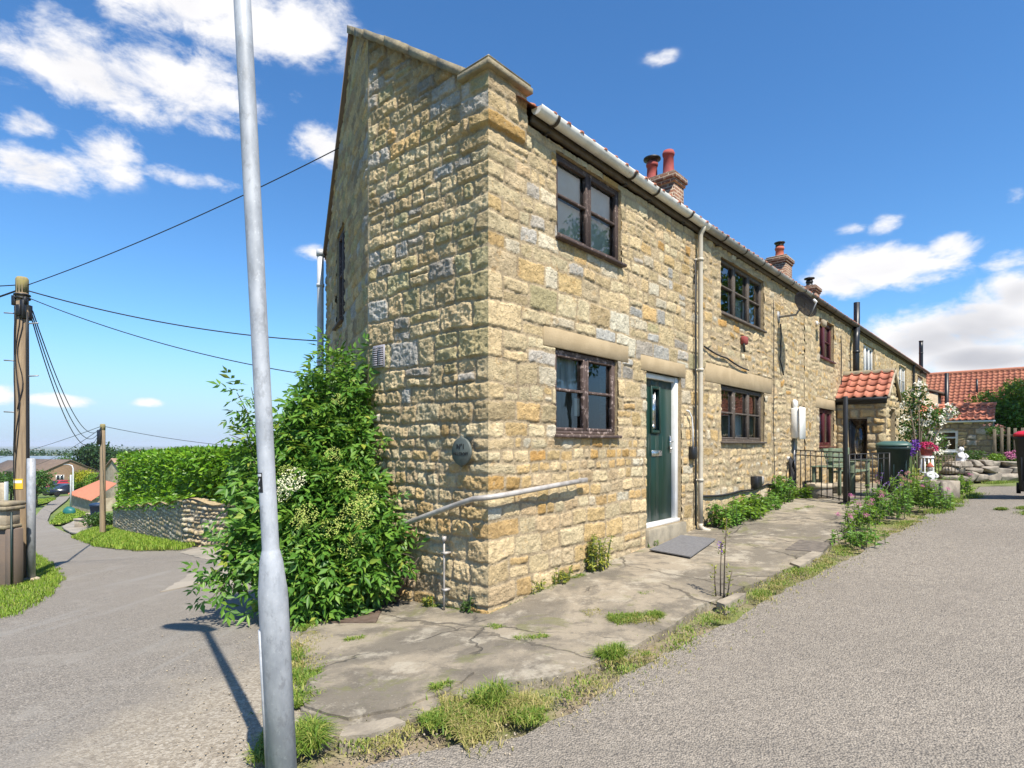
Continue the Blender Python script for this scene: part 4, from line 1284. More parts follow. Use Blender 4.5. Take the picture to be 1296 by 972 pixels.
def gable_fittings():
    al = lambda k, off, z: (C0[0]+AD[0]*k+AN[0]*off, C0[1]+AD[1]*k+AN[1]*off, z)
    # louvred vent
    v = MB(); k, z = 1.60, 2.45
    v.box((k-.10, .03, z-.12), (k+.10, .05, z+.12), al, .004)
    for i in range(9): 
        for c in (-.05, .05): v.box((k+c-.038, .05, z-.10+i*.023), (k+c+.038, .066, z-.088+i*.023), al)
    vo = v.build('wall_vent', MT['vent_grey'], cott1)
    v = MB()
    for c in (-.05, .05): v.box((k+c-.04, .0495, z-.105), (k+c+.04, .052, z+.105), al)
    v.build('slots', MT['vent_dark'], vo)
    # oval slate house sign with painted lettering
    sg = thing('house_sign', 'oval grey-green slate house sign lettered N°1 on the gable near the corner', 'sign', al(.285, .05, 1.43))
    n = 40; R0 = .128
    th = np.linspace(0, 2*math.pi, n, endpoint=False)
    def outline(r):
        pts = []
        for t in th:
            b = 1.0+0.16*max(0, 1-abs(((t-math.pi/2+math.pi) % (2*math.pi))-math.pi)/.16)+0.12*max(0, 1-abs(((t+math.pi/2+math.pi) % (2*math.pi))-math.pi)/.18)
            pts.append((r*b*math.cos(t), r*b*math.sin(t)*1.02))
        return pts
    Ms = lambda x, y, zz: al(.285-x, zz, 1.43+y)
    p = MB()
    o1, o2 = outline(R0), outline(R0-.006)
    vs = [Ms(x, y, .050) for x, y in o1]+[Ms(x, y, .068) for x, y in o1]+[Ms(x, y, .074) for x, y in o2]
    fs = [[r*n+i, r*n+(i+1) % n, (r+1)*n+(i+1) % n, (r+1)*n+i] for r in range(2) for i in range(n)]+[[2*n+i for i in range(n)]]
    p.add(vs, fs); p.build('plaque', MT['slate_plaque'], sg)
    def text(body, size, dy):
        cu = bpy.data.curves.new('lettering', 'FONT'); cu.body = body; cu.size = size; cu.align_x = 'CENTER'; cu.extrude = .0015
        cu.offset = 0.0006
        o = bpy.data.objects.new('lettering', cu); COL.objects.link(o)
        bpy.context.view_layer.update()
        me = bpy.data.meshes.new_from_object(o.evaluated_get(bpy.context.evaluated_depsgraph_get()))
        bpy.data.objects.remove(o)
        co = np.zeros(len(me.vertices)*3); me.vertices.foreach_get('co', co); co = co.reshape(-1, 3)
        base = np.array(al(.285, .05, 1.43))
        me.vertices.foreach_set('co', np.array([np.array(Ms(x, y+dy, .0755+z))-base for x, y, z in co]).astype(np.float32).ravel())
        me.materials.clear(); me.materials.append(MT['engraving']); me.update()
        q = bpy.data.objects.new('lettering', me); COL.objects.link(q); q.parent = sg
    text('N°1', .066, .026)
    text('HILLCROFT', .039, -.034)
    # handrail bent round the corner, and the old conduit below it
    hr = thing('handrail', 'grey tubular metal handrail bent round the corner of the end cottage', 'handrail', fw(0, 0.05, .55))
    m = MB()
    pts = [al(1.36, .095, .60), al(1.0, .098, .715), al(.6, .10, .845), al(.25, .105, .955), al(.08, .108, 1.005), fw(-.090, .085, 1.028), fw(.10, .095, 1.035), fw(.45, .09, 1.055), fw(.9, .09, 1.082), fw(1.32, .088, 1.105)]
    m.tube(pts, .026, 12)
    # flattened end
    m.box((1.31, .07, 1.082), (1.48, .088, 1.135), lambda s, w, z: fw(s, w, z), .006)
    m.build('rail', MT['rail_grey'], hr)
    for p_ in (al(.95, 0, .715), al(.30, 0, .925), fw(.35, 0, 1.03), fw(1.2, 0, 1.08)):
        b = MB(); q = np.array(p_); nrm = AN if p_[0] < C0[0]-.05 else N
        b.tube([tuple(q), (q[0]+nrm[0]*.075, q[1]+nrm[1]*.075, q[2]+.01)], .009, 6); b.build('bracket', MT['rail_grey'], hr)
    c = MB(); c.tube([al(.50, .085, z) for z in (-.09, .15, .35, .58)], .010, 7)
    for z in (.1, .45): c.box((.47, .02, z), (.53, .098, z+.02), al)
    c.lathe([(.022, 0), (.022, .05)], 8, al(.50, .085, .57))
    tag(c.build('conduit', MT['rail_grey'], loc=al(.5, .055, -.09)), 'thin grey upright pipe on the gable below the handrail', 'pipe')
gable_fittings()

# ---- the other cottages
def rubble_front(parent, s0, s1, step, rects, flats, seed, zones, bands, mortar=(.44, .345, .22), rel=1.0, top=None, bottom=-0.2, name='front_wall'):
    lay = Layout(s0, s1, zones, seed, wmin=.09, wmax=.34, split=0.45)
    us = axis_with(s0, s1, step, sorted(set(sum([[a, b] for a, b, *_ in rects+flats], []))))
    ztop = eave((s0+s1)/2)-.06
    vs = axis_with(bottom, ztop, step, [z for z in sorted(set(sum([[c, d] for *_, c, d in rects+flats], []))) if z < ztop])
    U, V = np.meshgrid(us, vs, indexing='ij')
    prof, sid = lay.eval(U, V, mortar=.026, bev=.03, warp=.042, rad=.05)
    fl = flatmask(U, V, flats)
    h = prof*(.002+.016*shash(sid, 9))*rel+prof*.016*rel*fbm(U*10, V*10, 5, seed+31, .65)+.012*fbm(U*.8, V*.8, 2, seed)+.004
    h = np.maximum(h, -.004)*(1-fl)
    col = stone_colors(sid, lay, prof*(1-fl), U, V, bands, mortar, seed)
    Z = V.copy()
    topk = sstep(V, ztop-.6, ztop)
    for i, u in enumerate(us): Z[i] = V[i]+topk[i]*(eave(u)-.06-ztop)
    X = C0[0]+D[0]*U+N[0]*h; Y = C0[1]+D[1]*U+N[1]*h
    keep, UC, VC = rects_keep(us, vs, rects)
    m = MB(); m.grid(np.stack([X, Y, Z], -1), keep)
    for r in rects: reveal(m, r, lambda u, v, o: fw(u, o-.03, v), .2)
    return m.build(name, MT['rubble'], parent, colors=col.reshape(-1, 3))
ZN2 = [(-.4, 1.6, .10, .19), (1.6, 6, .11, .20)]
B2 = [(9, dict(cream=5, ochre=2.5, tan=3, pink=1.5, deep=.4, white=.7))]
B3 = [(9, dict(cream=4, ochre=2, tan=4, pink=1, white=.6))]

cott2 = thing('stone_cottage', 'second cottage of the terrace with two wide three-light brown windows and a white meter box', 'house', fw(4.6, 0, .2), 0, 'stone cottages of the terrace')
OP2 = [(5.42, 7.50, 1.545, 2.465), (5.42, 7.50, 3.62, 4.55)]
FL2 = [(4.80, 7.95, 2.465, 2.76)]
rubble_front(cott2, 4.6, 10.2, .0135, OP2, FL2, 21, ZN2, B2)
lintel(cott2, *FL2[0], out=.010)
for r in OP2:
    window(cott2, *r, 'grey_brown_frame', [0, .34, .67, 1], [[.52], [.52], [.52]], recess=.05, sill=.06, bt=.028,
           curtain=[('net_curtain', .36, .66, .03, .5, .06, .006)]+([('net_curtain', .68, .97, .03, .5, .06, .006)] if r[2] > 3 else [('curtain_dark', .02, .34, .03, .97, .1, .01)]))
bonnet(cott2, 4.60, 10.2)
g = MB(); gutter_run(g, 4.605, 10.2); gt = g.build('gutter', MT['gutter_grey'], cott2)
brackets(gt, list(np.arange(5.2, 10.2, .9)))
shell(cott2, 4.62, 10.18)
chimney(cott2, 8.75, .50, .92, 6.3, 7.74, [(0, .22, .135, .48, 'pot_red', 'flat'), (0, -.20, .135, .60, 'pot_red', None)])

cott3 = thing('stone_cottage', 'third cottage of the terrace with small burgundy windows and a gabled stone porch', 'house', fw(10.2, 0, .45), 0, 'stone cottages of the terrace')
OP3 = [(11.50, 12.92, 1.44, 2.37), (11.50, 12.92, 3.60, 4.56)]
FL3 = [(11.2, 13.2, 2.37, 2.62)]
rubble_front(cott3, 10.2, 15.3, .02, OP3, FL3, 22, ZN2, B2)
lintel(cott3, *FL3[0], out=.010)
for r in OP3:
    window(cott3, *r, 'burgundy_frame', [0, .5, 1], [[], [.5]] if r[2] > 3 else [[], []], recess=.06, sill=.07, stile=.06,
           curtain=[('net_curtain', .03, .47, .03, .97, .05, .006), ('net_curtain', .55, .97, .03, .45 if r[2] > 3 else .97, .12, .008)])
bonnet(cott3, 10.2, 15.3)
g = MB(); gutter_run(g, 10.205, 15.3); gt = g.build('gutter', MT['gutter_dark'], cott3)
brackets(gt, list(np.arange(10.6, 15.3, .9)))
shell(cott3, 10.22, 15.28)

cott4 = thing('stone_cottage', 'fourth cottage of the terrace with tall white windows behind the white climbing rose', 'house', fw(15.3, 0, .5), 0, 'stone cottages of the terrace')
OP4 = [(16.75, 18.5, 3.62, 4.66)]
rubble_front(cott4, 15.3, 22.2, .03, OP4, [], 23, [(-.4, 6, .13, .22)], B3)
window(cott4, *OP4[0], 'white_upvc', [0, .33, .67, 1], [[], [], []], recess=.05, sill=.08, curtain=[('net_curtain', .02, .98, .03, .97, .1, .006)])
bonnet(cott4, 15.3, 22.2)
g = MB(); gutter_run(g, 15.305, 22.2); g.build('gutter', MT['gutter_dark'], cott4)
shell(cott4, 15.32, 22.18)
chimney(cott4, 17.75, .72, .62, 6.5, 8.06, [(0, 0, .15, .40, 'pot_terracotta', 'wire')])
chimney(cott4, 21.6, .66, .6, 6.6, 7.82, [(0, 0, .13, .28, 'black_iron', 'flat')])

cott5 = thing('stone_cottage', 'last cottage at the far end of the terrace with a black flue on its roof', 'house', fw(22.2, 0, .6), 0, 'stone cottages of the terrace')
OP5 = [(23.7, 25.7, 3.58, 4.72), (29.4, 31.2, 3.6, 4.75)]
rubble_front(cott5, 22.2, 32.6, .04, OP5, [], 24, [(-.4, 6, .13, .22)], B3)
for r in OP5:
    window(cott5, *r, 'white_upvc', [0, .5, 1], [[.5], [.5]], recess=.05, sill=.08, curtain=[('net_curtain', .02, .98, .03, .97, .1, .006)])
bonnet(cott5, 22.2, 32.6)
g = MB(); gutter_run(g, 22.205, 32.6); g.build('gutter', MT['gutter_dark'], cott5)
shell(cott5, 22.22, 32.58)
downpipe(cott5, 27.3, eave(27.3), .8, mat='flue_black', r=.05)
e = MB(); e.add([fw(32.6, 0, -.2), fw(32.6, -5.5, -.2), fw(32.6, -5.5, eave(32.6)), fw(32.6, RIDGE_W, eave(32.6)+RIDGE_DZ), fw(32.6, 0.0, eave(32.6))], [[0, 1, 2, 3, 4]])
e.build('end_wall', MT['rubble_far'], cott5)
def flue(parent, s, w, z0, z1, r=.085, collar=True):
    m = MB()
    c = np.array(fw(s, w, 0))
    m.tube([(c[0], c[1], z) for z in np.linspace(z0, z1, 6)], r, 14)
    for z in np.arange(z0+.25, z1, .75): m.tube([(c[0], c[1], z-.025), (c[0], c[1], z+.025)], r*1.1, 14)
    m.lathe([(r*1.12, 0), (r*1.12, .04), (.01, .05)], 14, (c[0], c[1], z1))
    return m.build('flue', MT['flue_black'], parent)

# kinked black stove flue of the third cottage; a plain one on the last
m = MB()
m.tube([fw(14.85, .16, 2.6), fw(14.85, .16, 4.50), fw(14.95, .15, 4.66), fw(15.25, .10, 4.86), fw(15.36, .08, 5.0), fw(15.36, .08, 5.60)], .082, 14)
for z in (2.7, 3.4, 4.1): m.tube([fw(14.85, .16, z-.03), fw(14.85, .16, z+.03)], .092, 14)
m.box((14.6, .0, 2.52), (15.1, .3, 2.60), FWM)
m.build('flue', MT['flue_black'], cott3)
flue(cott5, 30.2, 0.05, 4.9, 6.45, .085)
# ---- stone porch of the third cottage
def build_porch():
    s0, s1, w1 = 13.2, 15.0, 1.12
    zb, ze, zr = .30, 2.68, 3.36
    sm = (s0+s1)/2
    po = thing('porch', 'gabled stone porch with a red pantile roof on the third cottage', 'porch', fw(sm, .6, .45))
    def face(P, u0, u1, vfun, rects, seed, name, step=.022, flip=False):
        lay = Layout(u0, u1, [(-.2, 5, .16, .27)], seed, wmin=.18, wmax=.5, split=.2)
        us = axis_with(u0, u1, step, sorted(set(sum([[a, b] for a, b, *_ in rects], []))))
        vs = axis_with(zb-.3, 3.4, step, sorted(set(sum([[c, d] for *_, c, d in rects], []))))
        U, V = np.meshgrid(us, vs, indexing='ij')
        prof, sid = lay.eval(U, V, mortar=.03, bev=.03, warp=.03, rad=.06)
        h = prof*(.02+.03*shash(sid, 4))+prof*.02*fbm(U*8, V*8, 4, seed)
        ed = np.minimum(U-u0, u1-U); h = h*sstep(ed, 0, .05)
        col = stone_colors(sid, lay, prof, U, V, B3, (.36, .29, .19), seed)
        Pw = np.array([[P(u, v, hh) for v, hh in zip(V[i], h[i])] for i, u in enumerate(us)])
        keep, UC, VC = rects_keep(us, vs, rects); keep &= VC < vfun(UC)
        m = MB()
        m.grid(Pw[:, ::-1] if flip else Pw, keep[:, ::-1] if flip else keep)
        for r in rects: reveal(m, r, lambda u, v, o: P(u, v, o-.03), .22)
        c = col[:, ::-1] if flip else col
        return m.build(name, MT['rubble'], po, colors=c.reshape(-1, 3))
    win = (.28, .72, 1.05, 2.15)
    face(lambda u, v, h: fw(s0-h, u, v), 0.02, w1, lambda u: ze+0*u, [win], 31, 'side_wall', flip=True)
    face(lambda u, v, h: fw(s1+h, u, v), 0.02, w1, lambda u: ze+0*u, [], 33, 'side_wall')
    face(lambda u, v, h: fw(u, w1+h, v), s0, s1, lambda u: zr-.08-(zr-ze)*np.abs(u-sm)/(sm-s0), [(s0+.42, s1-.42, .2, 2.42)], 32, 'front_wall')
    # inner faces
    i = MB()
    i.box((s0+.2, .05, .3), (s0+.24, win[0]-.02, 2.7), FWM); i.box((s0+.2, win[1]+.02, .3), (s0+.24, w1-.22, 2.7), FWM); i.box((s0+.2, win[0]-.02, win[3]), (s0+.24, win[1]+.02, 2.7), FWM)
    i.box((s1-.24, .05, .3), (s1-.2, w1-.22, 2.7), FWM)
    i.build('inner_wall', MT['rubble_far'], po)
    w = MB(); P = lambda u, o, z: fw(s0-o, u, z)
    w.box((win[0], -.16, win[2]), (win[0]+.05, -.10, win[3]), P); w.box((win[1]-.05, -.16, win[2]), (win[1], -.10, win[3]), P)
    w.box((win[0]+.05, -.16, win[3]-.05), (win[1]-.05, -.10, win[3]), P); w.box((win[0]+.05, -.16, win[2]), (win[1]-.05, -.10, win[2]+.05), P)
    wo = w.build('window', MT['grey_brown_frame'], po)
    g = MB(); g.box((win[0]+.05, -.14, win[2]+.05), (win[1]-.05, -.13, win[3]-.05), P); g.build('pane', MT['glass'], wo)
    # roof: two slopes of pantiles
    half = sm-s0+.10; SL = math.hypot(half, zr-ze+.06); ca, sa = half/SL, (zr-ze+.06)/SL
    m = MB()
    pantile_rows(m, lambda u, d, h: fw(s0-.10+ca*d-sa*h, u, ze-.02+sa*d+ca*h+.03), .02, w1+.06, SL, gauge=.28)
    pantile_rows(m, lambda u, d, h: fw(s1+.10-ca*d+sa*h, u, ze-.02+sa*d+ca*h+.03), .02, w1+.06, SL, gauge=.28)
    rf = m.build('roof', MT['pantile_bright'], po)
    u = MB()
    for sg in (0, 1):
        e = s0-.09 if sg == 0 else s1+.09
        u.add([fw(e, .02, ze-.02), fw(e, w1+.04, ze-.02), fw(sm, w1+.04, zr+.02), fw(sm, .02, zr+.02)], [[0, 1, 2, 3]])
    u.build('roof_boarding', MT['dark_timber'], rf)
    c = MB()
    th = np.linspace(-.3, math.pi+.3, 9)
    c.grid(np.array([[fw(sm+.13*math.cos(t), y, zr+.02+.10*math.sin(t)) for t in th] for y in np.linspace(0, w1+.08, 6)]))
    c.build('ridge_tile', MT['coping'], rf)
    b = MB()
    b.box((s0-.16, .02, ze-.09), (s0-.06, w1+.04, ze+.005), FWM, .02)
    b.box((s0-.05, .02, ze-.16), (s0-.012, w1+.02, ze-.01), FWM)
    b.build('gutter', MT['black_plastic'], po)
    for sg, e in ((0, s0), (1, s1)):
        v = MB()
        d = -1 if sg == 0 else 1
        v.add([fw(e+d*.10, w1+.03, ze-.05), fw(e+d*.10, w1+.09, ze-.05), fw(sm, w1+.09, zr), fw(sm, w1+.03, zr), fw(e+d*.10, w1+.03, ze+.02), fw(e+d*.10, w1+.09, ze+.02), fw(sm, w1+.09, zr+.08), fw(sm, w1+.03, zr+.08)],
              [[0, 3, 2, 1], [4, 5, 6, 7], [0, 1, 5, 4], [1, 2, 6, 5], [2, 3, 7, 6], [3, 0, 4, 7]])
        v.build('bargeboard', MT['pale_stone'], po)
build_porch()

# ---- things fixed to the fronts
def sat_dish():
    s, z = 8.36, 4.08
    t = thing('satellite_dish', 'large black mesh satellite dish on a wall bracket below the eave', 'satellite dish', fw(s, 0, z))
    a = MB(); a.box((s-.06, .0, z-.16), (s+.06, .02, z+.06), FWM); a.tube([fw(s, .02, z-.05), fw(s, .34, z-.05), fw(s+.03, .40, z+.08)], .022, 8)
    a.build('bracket', MT['grey_metal'], t)
    c = np.array(fw(s+.03, .44, z+.10))
    ax = Vector((0.35, -0.87, 0.34)).normalized()
    q = Matrix.Translation(c) @ ax.to_track_quat('Z', 'Y').to_matrix().to_4x4()
    rr = .265
    d = MB(); prof = [(.01, .0)]+[(rr*k/8, .09*(k/8)**2) for k in range(1, 9)]
    n = 28; vs = []; th = np.linspace(0, 2*math.pi, n, endpoint=False)
    for off in (0, -.012):
        for (r, h) in prof: vs += [(r*math.cos(x), r*1.06*math.sin(x), h+off) for x in th]
    fs = []; L = len(prof)
    for o in (0, L):
        for i in range(L-1):
            for j in range(n):
                f = [(o+i)*n+j, (o+i)*n+(j+1) % n, (o+i+1)*n+(j+1) % n, (o+i+1)*n+j]
                fs.append(f if o == 0 else f[::-1])
    for j in range(n): fs.append([(L-1)*n+j, (L-1)*n+(j+1) % n, (2*L-1)*n+(j+1) % n, (2*L-1)*n+j])
    d.add(xf(vs, q), fs); d.build('reflector', MT['dish_black'], t, smooth=True)
    l = MB()
    l.tube([tuple(q @ Vector((0, -.25, .05))), tuple(q @ Vector((0, -.22, .16))), tuple(q @ Vector((0, -.09, .31)))], .012, 6)
    l.build('feed_arm', MT['grey_metal'], t)
    l = MB(); l.tube([tuple(q @ Vector((0, -.10, .30))), tuple(q @ Vector((0, -.02, .27)))], [.028, .024], 10); l.build('receiver_head', MT['white_upvc'], t)
sat_dish()
def flood_light():
    s, z = 11.2, 4.35
    t = thing('security_light', 'small pale security light beside the upper burgundy window', 'light', fw(s, 0, z))
    m = MB(); m.box((s-.05, 0, z-.05), (s+.05, .05, z+.05), FWM, .01); m.tube([fw(s, .05, z), fw(s, .14, z-.02)], .014, 6); m.build('bracket', MT['white_upvc'], t)
    m = MB(); m.box((s-.12, .12, z-.10), (s+.12, .22, z+.06), FWM, .03); m.build('lamp_body', MT['pale_stone'], t)
flood_light()
m = MB(); m.box((9.28, .0, 1.64), (9.86, .20, 2.28), FWM, .02); mb = thing('meter_box', 'white upright meter box on the front of the second cottage', 'meter box', fw(9.57, 0, 1.6))
m = MB(); m.box((9.18, .005, 1.62), (9.56, .17, 2.26), FWM, .02); m.build('box', MT['meter_white'], mb)
m = MB(); m.box((9.16, .17, 1.60), (9.58, .20, 2.28), FWM, .02); m.build('box_door', MT['meter_white'], mb)
m = MB(); m.tube([fw(9.32, .04, .42), fw(9.32, .04, 1.62)], .02, 7); m.build('conduit', MT['grey_metal'], mb)
m = MB(); m.box((9.22, .005, 2.26), (9.42, .10, 2.44), FWM, .04); m.build('cable_hood', MT['meter_white'], mb)
al_ = thing('alarm_box', 'small dark red fitting on the wall below the upper three-light window', 'wall fitting', fw(6.35, 0, 3.28))
m = MB(); m.box((6.28, .0, 3.22), (6.44, .09, 3.36), FWM, .02); m.build('housing', MT['pot_red'], al_)
m = MB(); m.tube([fw(6.30, .05, 3.30), fw(6.30, .07, 3.08)], .018, 6); m.build('cable_tail', MT['cable_black'], al_)
av = thing('boiler_vent', 'dark square boiler vent low on the second cottage above the nettles', 'vent', fw(6.9, 0, .8))
m = MB(); m.box((6.78, .0, .70), (7.02, .13, .92), FWM, .01); m.build('hood', MT['black_plastic'], av)
m = MB(); m.box((7.02, .0, .75), (7.40, .05, .90), FWM, .02); m.build('side_duct', MT['rail_grey'], av)
kb = thing('key_safe', 'small black box and white cable on the wall between the green door and the downpipe', 'box', fw(4.27, 0, 1.35))
m = MB(); m.box((4.20, .005, 1.28), (4.34, .09, 1.46), FWM, .012); m.build('housing', MT['black_plastic'], kb)
m = MB(); m.tube([fw(4.06, .04, 1.98), fw(4.12, .05, 1.97), fw(4.22, .05, 1.88), fw(4.25, .05, 1.7), fw(4.25, .05, 1.46)], .013, 6); m.build('cable', MT['white_upvc'], kb)
m = MB(); m.tube([fw(4.36, .04, z) for z in (4.2, 3.2, 2.2, 1.2, .3)], .012, 6)
tag(m.build('cable', MT['cable_black'], loc=fw(4.36, .04, .3)), 'dark cable running down beside the beige downpipe', 'cable')
def wall_cable(pts, label, r=.010):
    m = MB(); P = []
    for (a, b) in zip(pts[:-1], pts[1:]):
        for k in range(6):
            f = k/6; P.append(fw(a[0]+(b[0]-a[0])*f, .035+.01*math.sin(f*3.14), a[1]+(b[1]-a[1])*f-.03*math.sin(f*math.pi)))
    P.append(fw(pts[-1][0], .035, pts[-1][1]))
    m.tube(P, r, 5)
    tag(m.build('cable', MT['cable_black'], loc=P[0]), label, 'cable')
wall_cable([(4.7, 2.98), (5.6, 2.90), (6.6, 2.80)], 'black cable sagging along the wall above the lower three-light window', .014)
wall_cable([(8.4, 3.9), (8.42, 3.5), (8.36, 3.2), (8.6, 2.9)], 'black cable hanging down the wall under the satellite dish', .014)
wall_cable([(7.95, 4.3), (7.97, 3.2), (7.95, 2.0), (8.0, .6)], 'thin black cable running down the wall left of the meter box', .008)
wall_cable([(4.55, .72), (6.2, .70), (7.6, .74), (9.0, .72)], 'dark pipe along the foot of the second cottage above the nettles', .018)
wall_cable([(13.6, 4.4), (13.62, 3.4), (13.6, 2.7)], 'black cable down the wall beside the stove flue', .012)

# ---- doormat, bins, bench, railing
def doormat():
    P = gpl([(822, 702), (874, 711), (906, 688), (862, 683)])
    sheet('doormat', P, MT['mat_grey'], 0.056, .2, .2, 0, 0, kind=None, skirt=.012, bumpz=pave_z, label='grey rectangular doormat lying in front of the green door', cat='doormat')
doormat()
def wheelie_bin(loc, rz, body, lid, label, group=None, h=1.07, w=.58, dp=.72):
    t = thing('wheelie_bin', label, 'bin', loc, rz, group, world=False)
    m = MB()
    vs = []
    for (z, k) in ((.07, .78), (.12, .80), (h-.14, 1.0), (h-.13, 1.05), (h-.07, 1.05), (h-.07, .96)):
        a, b = w/2*k, dp/2*k; c = .06
        vs += [(x, y, z) for x, y in ((-a+c, -b), (a-c, -b), (a, -b+c), (a, b-c), (a-c, b), (-a+c, b), (-a, b-c), (-a, -b+c))]
    fs = [[7, 6, 5, 4, 3, 2, 1, 0]]+[[r*8+i, r*8+(i+1) % 8, (r+1)*8+(i+1) % 8, (r+1)*8+i] for r in range(5) for i in range(8)]
    m.add(vs, fs)
    for x in (-.2, 0, .2): m.box((x-.012, -dp/2*.93, .25), (x+.012, -dp/2*.93+.05, h-.25), bev=.004)
    m.build('bin_body', MT[body], t)
    l = MB(); vs = []
    for (z, k, sh) in ((h-.07, 1.07, 0), (h-.045, 1.09, 0), (h-.02, 1.05, 0), (h+.02, .86, .01), (h+.035, .5, .02)):
        a, b = w/2*k, dp/2*k; c = .07*k
        vs += [(x, y+sh, z) for x, y in ((-a+c, -b), (a-c, -b), (a, -b+c), (a, b-c), (a-c, b), (-a+c, b), (-a, b-c), (-a, -b+c))]
    fs = [[7, 6, 5, 4, 3, 2, 1, 0], [32+i for i in range(8)]]+[[r*8+i, r*8+(i+1) % 8, (r+1)*8+(i+1) % 8, (r+1)*8+i] for r in range(4) for i in range(8)]
    l.add(vs, fs); l.build('lid', MT[lid], t)
    hd = MB(); hd.tube([(-w*.36, dp/2*.98, h-.09), (-w*.36, dp/2+.09, h-.06), (w*.36, dp/2+.09, h-.06), (w*.36, dp/2*.98, h-.09)], .017, 7); hd.build('handle', MT[body], t)
    for sx in (-1, 1):
        wl = MB(); M = Matrix.Translation((sx*w*.44, dp/2*.78, .10)) @ Matrix.Rotation(math.pi/2, 4, 'Y')
        wl.lathe([(.03, -.03), (.10, -.03), (.10, .03), (.03, .03)], 16, M=M); wl.build('wheel', MT['tyre'], t)
    return t
bx, by = fxy(9.9, 1.72)
wheelie_bin((bx, by, Tz(bx, by)+.04), -.55, 'bin_green', 'bin_lid_green', 'dark green wheelie bin with a grey-green lid beside the pink valerian', h=1.07, w=.55, dp=.62)
bx, by = 9.20, 10.1
wheelie_bin((bx, by, Tz(bx, by)+.06), -.75, 'bin_dark', 'lid_red', 'black wheelie bin with a red lid at the right edge of the track', h=1.10)

def railing():
    a = fxy(9.35, .06); b = fxy(8.1, 1.24); c = fxy(9.25, 1.75)
    t = thing('railing', 'thin black iron railing with upright bars in front of the green bench', 'railing', (a[0], a[1], Tz(*a)))
    def panel(p, q, h, name, n):
        m = MB()
        zp, zq = Tz(*p)+.05, Tz(*q)+.05
        L = lambda f, z: (p[0]+(q[0]-p[0])*f, p[1]+(q[1]-p[1])*f, zp+(zq-zp)*f+z)
        for z in (.06, h-.10, h): m.tube([L(0, z), L(1, z)], .011, 6)
        for k in range(n+1): m.tube([L(k/n, .02), L(k/n, h)], .0085 if 0 < k < n else .016, 6)
        m.build(name, MT['black_iron'], t)
    panel(a, b, .92, 'rail_panel', 9)
    panel((b[0]+.09, b[1]+.04), c, .88, 'gate', 7)
    ps = thing('post', 'tall black square post standing where the railing meets its gate', 'post', (b[0], b[1], Tz(*b)))
    m = MB(); M = rotz(FROT, (b[0], b[1], Tz(*b)+.03)); m.box((-.034, -.034, 0), (.034, .034, 1.96), M, .004); m.build('shaft', MT['black_iron'], ps)
    m = MB(); m.box((-.10, -.10, 0), (.10, .10, .03), M, .004); m.build('foot_plate', MT['black_iron'], ps)
railing()
def bench():
    o = fxy(10.75, .62); z = Tz(*o)+.04
    t = thing('garden_bench', 'weathered green wooden garden bench against the wall behind the railing', 'bench', (o[0], o[1], z), FROT, world=False)
    # local x along the wall, -y away from it
    def slat(m, a, b): m.box(a, b, None, .006)
    m = MB()
    for k in range(4): slat(m, (-.85, -.42+.115*k, .42), (.85, -.42+.115*k+.10, .45))
    m.build('seat', MT['bench_green'], t)
    m = MB()
    Mb = Matrix.Translation((0, .06, .46)) @ Matrix.Rotation(R(-12), 4, 'X')
    for k in range(4): m.box((-.85, -.012, .03+.115*k), (.85, .012, .03+.115*k+.105), Mb, .006)
    m.build('backrest', MT['bench_green'], t)
    for x in (-.78, .78):
        for y in (-.38, .03):
            l = MB(); l.box((x-.04, y-.04, 0), (x+.04, y+.04, .64 if y < 0 else .95), None, .006); l.build('leg', MT['bench_green'], t)
        a = MB(); a.box((x-.055, -.44, .64), (x+.055, .08, .675), None, .008); a.build('armrest', MT['bench_green'], t)
    o2 = fxy(9.75, .62); z2 = Tz(*o2)+.04
    s = thing('side_table', 'small dark green slatted side table at the near end of the green bench', 'table', (o2[0], o2[1], z2), FROT, world=False)
    m = MB()
    for k in range(4): m.box((-.34, -.30+.15*k, .56), (.34, -.30+.15*k+.14, .59), None, .006)
    m.build('tabletop', MT['bench_green'], s)
    for x in (-.28, .28):
        for y in (-.24, .24):
            l = MB(); l.box((x-.03, y-.03, 0), (x+.03, y+.03, .56), None, .004); l.build('leg', MT['bench_green'], s)
bench()
def planter_drum():
    p = fxy(8.95, .62); z = Tz(*p)+.03
    t = thing('stone_planter', 'squat dark stone planter with a pale rim beside the bench', 'planter', (p[0], p[1], z), 0, world=False)
    m = MB(); m.lathe([(.20, 0), (.22, .05), (.22, .20), (.2, .24)], 18); m.build('pot', MT['rock'], t)
    m = MB(); m.lathe([(.235, .20), (.25, .23), (.24, .29), (.17, .29), (.17, .24)], 18); m.build('rim', MT['pale_stone'], t)
planter_drum()
def hose_bits():
    t = thing('hose_reel', 'coil of dark hose hanging on the wall beside the railing', 'hose', fw(8.9, .05, .9))
    m = MB()
    for k in range(4):
        pts = [fw(8.95+(.10+.012*k)*math.cos(a), .07+.015*k, 1.02-.22*k*.2+(.22+.02*k)*math.sin(a)) for a in np.linspace(0, 2*math.pi, 18)]
        m.tube(pts, .012, 5)
    m.build('hose', MT['cable_black'], t)
    m = MB(); m.box((8.9, .0, 1.16), (9.0, .07, 1.24), FWM, .01); m.build('hook', MT['white_upvc'], t)
hose_bits()

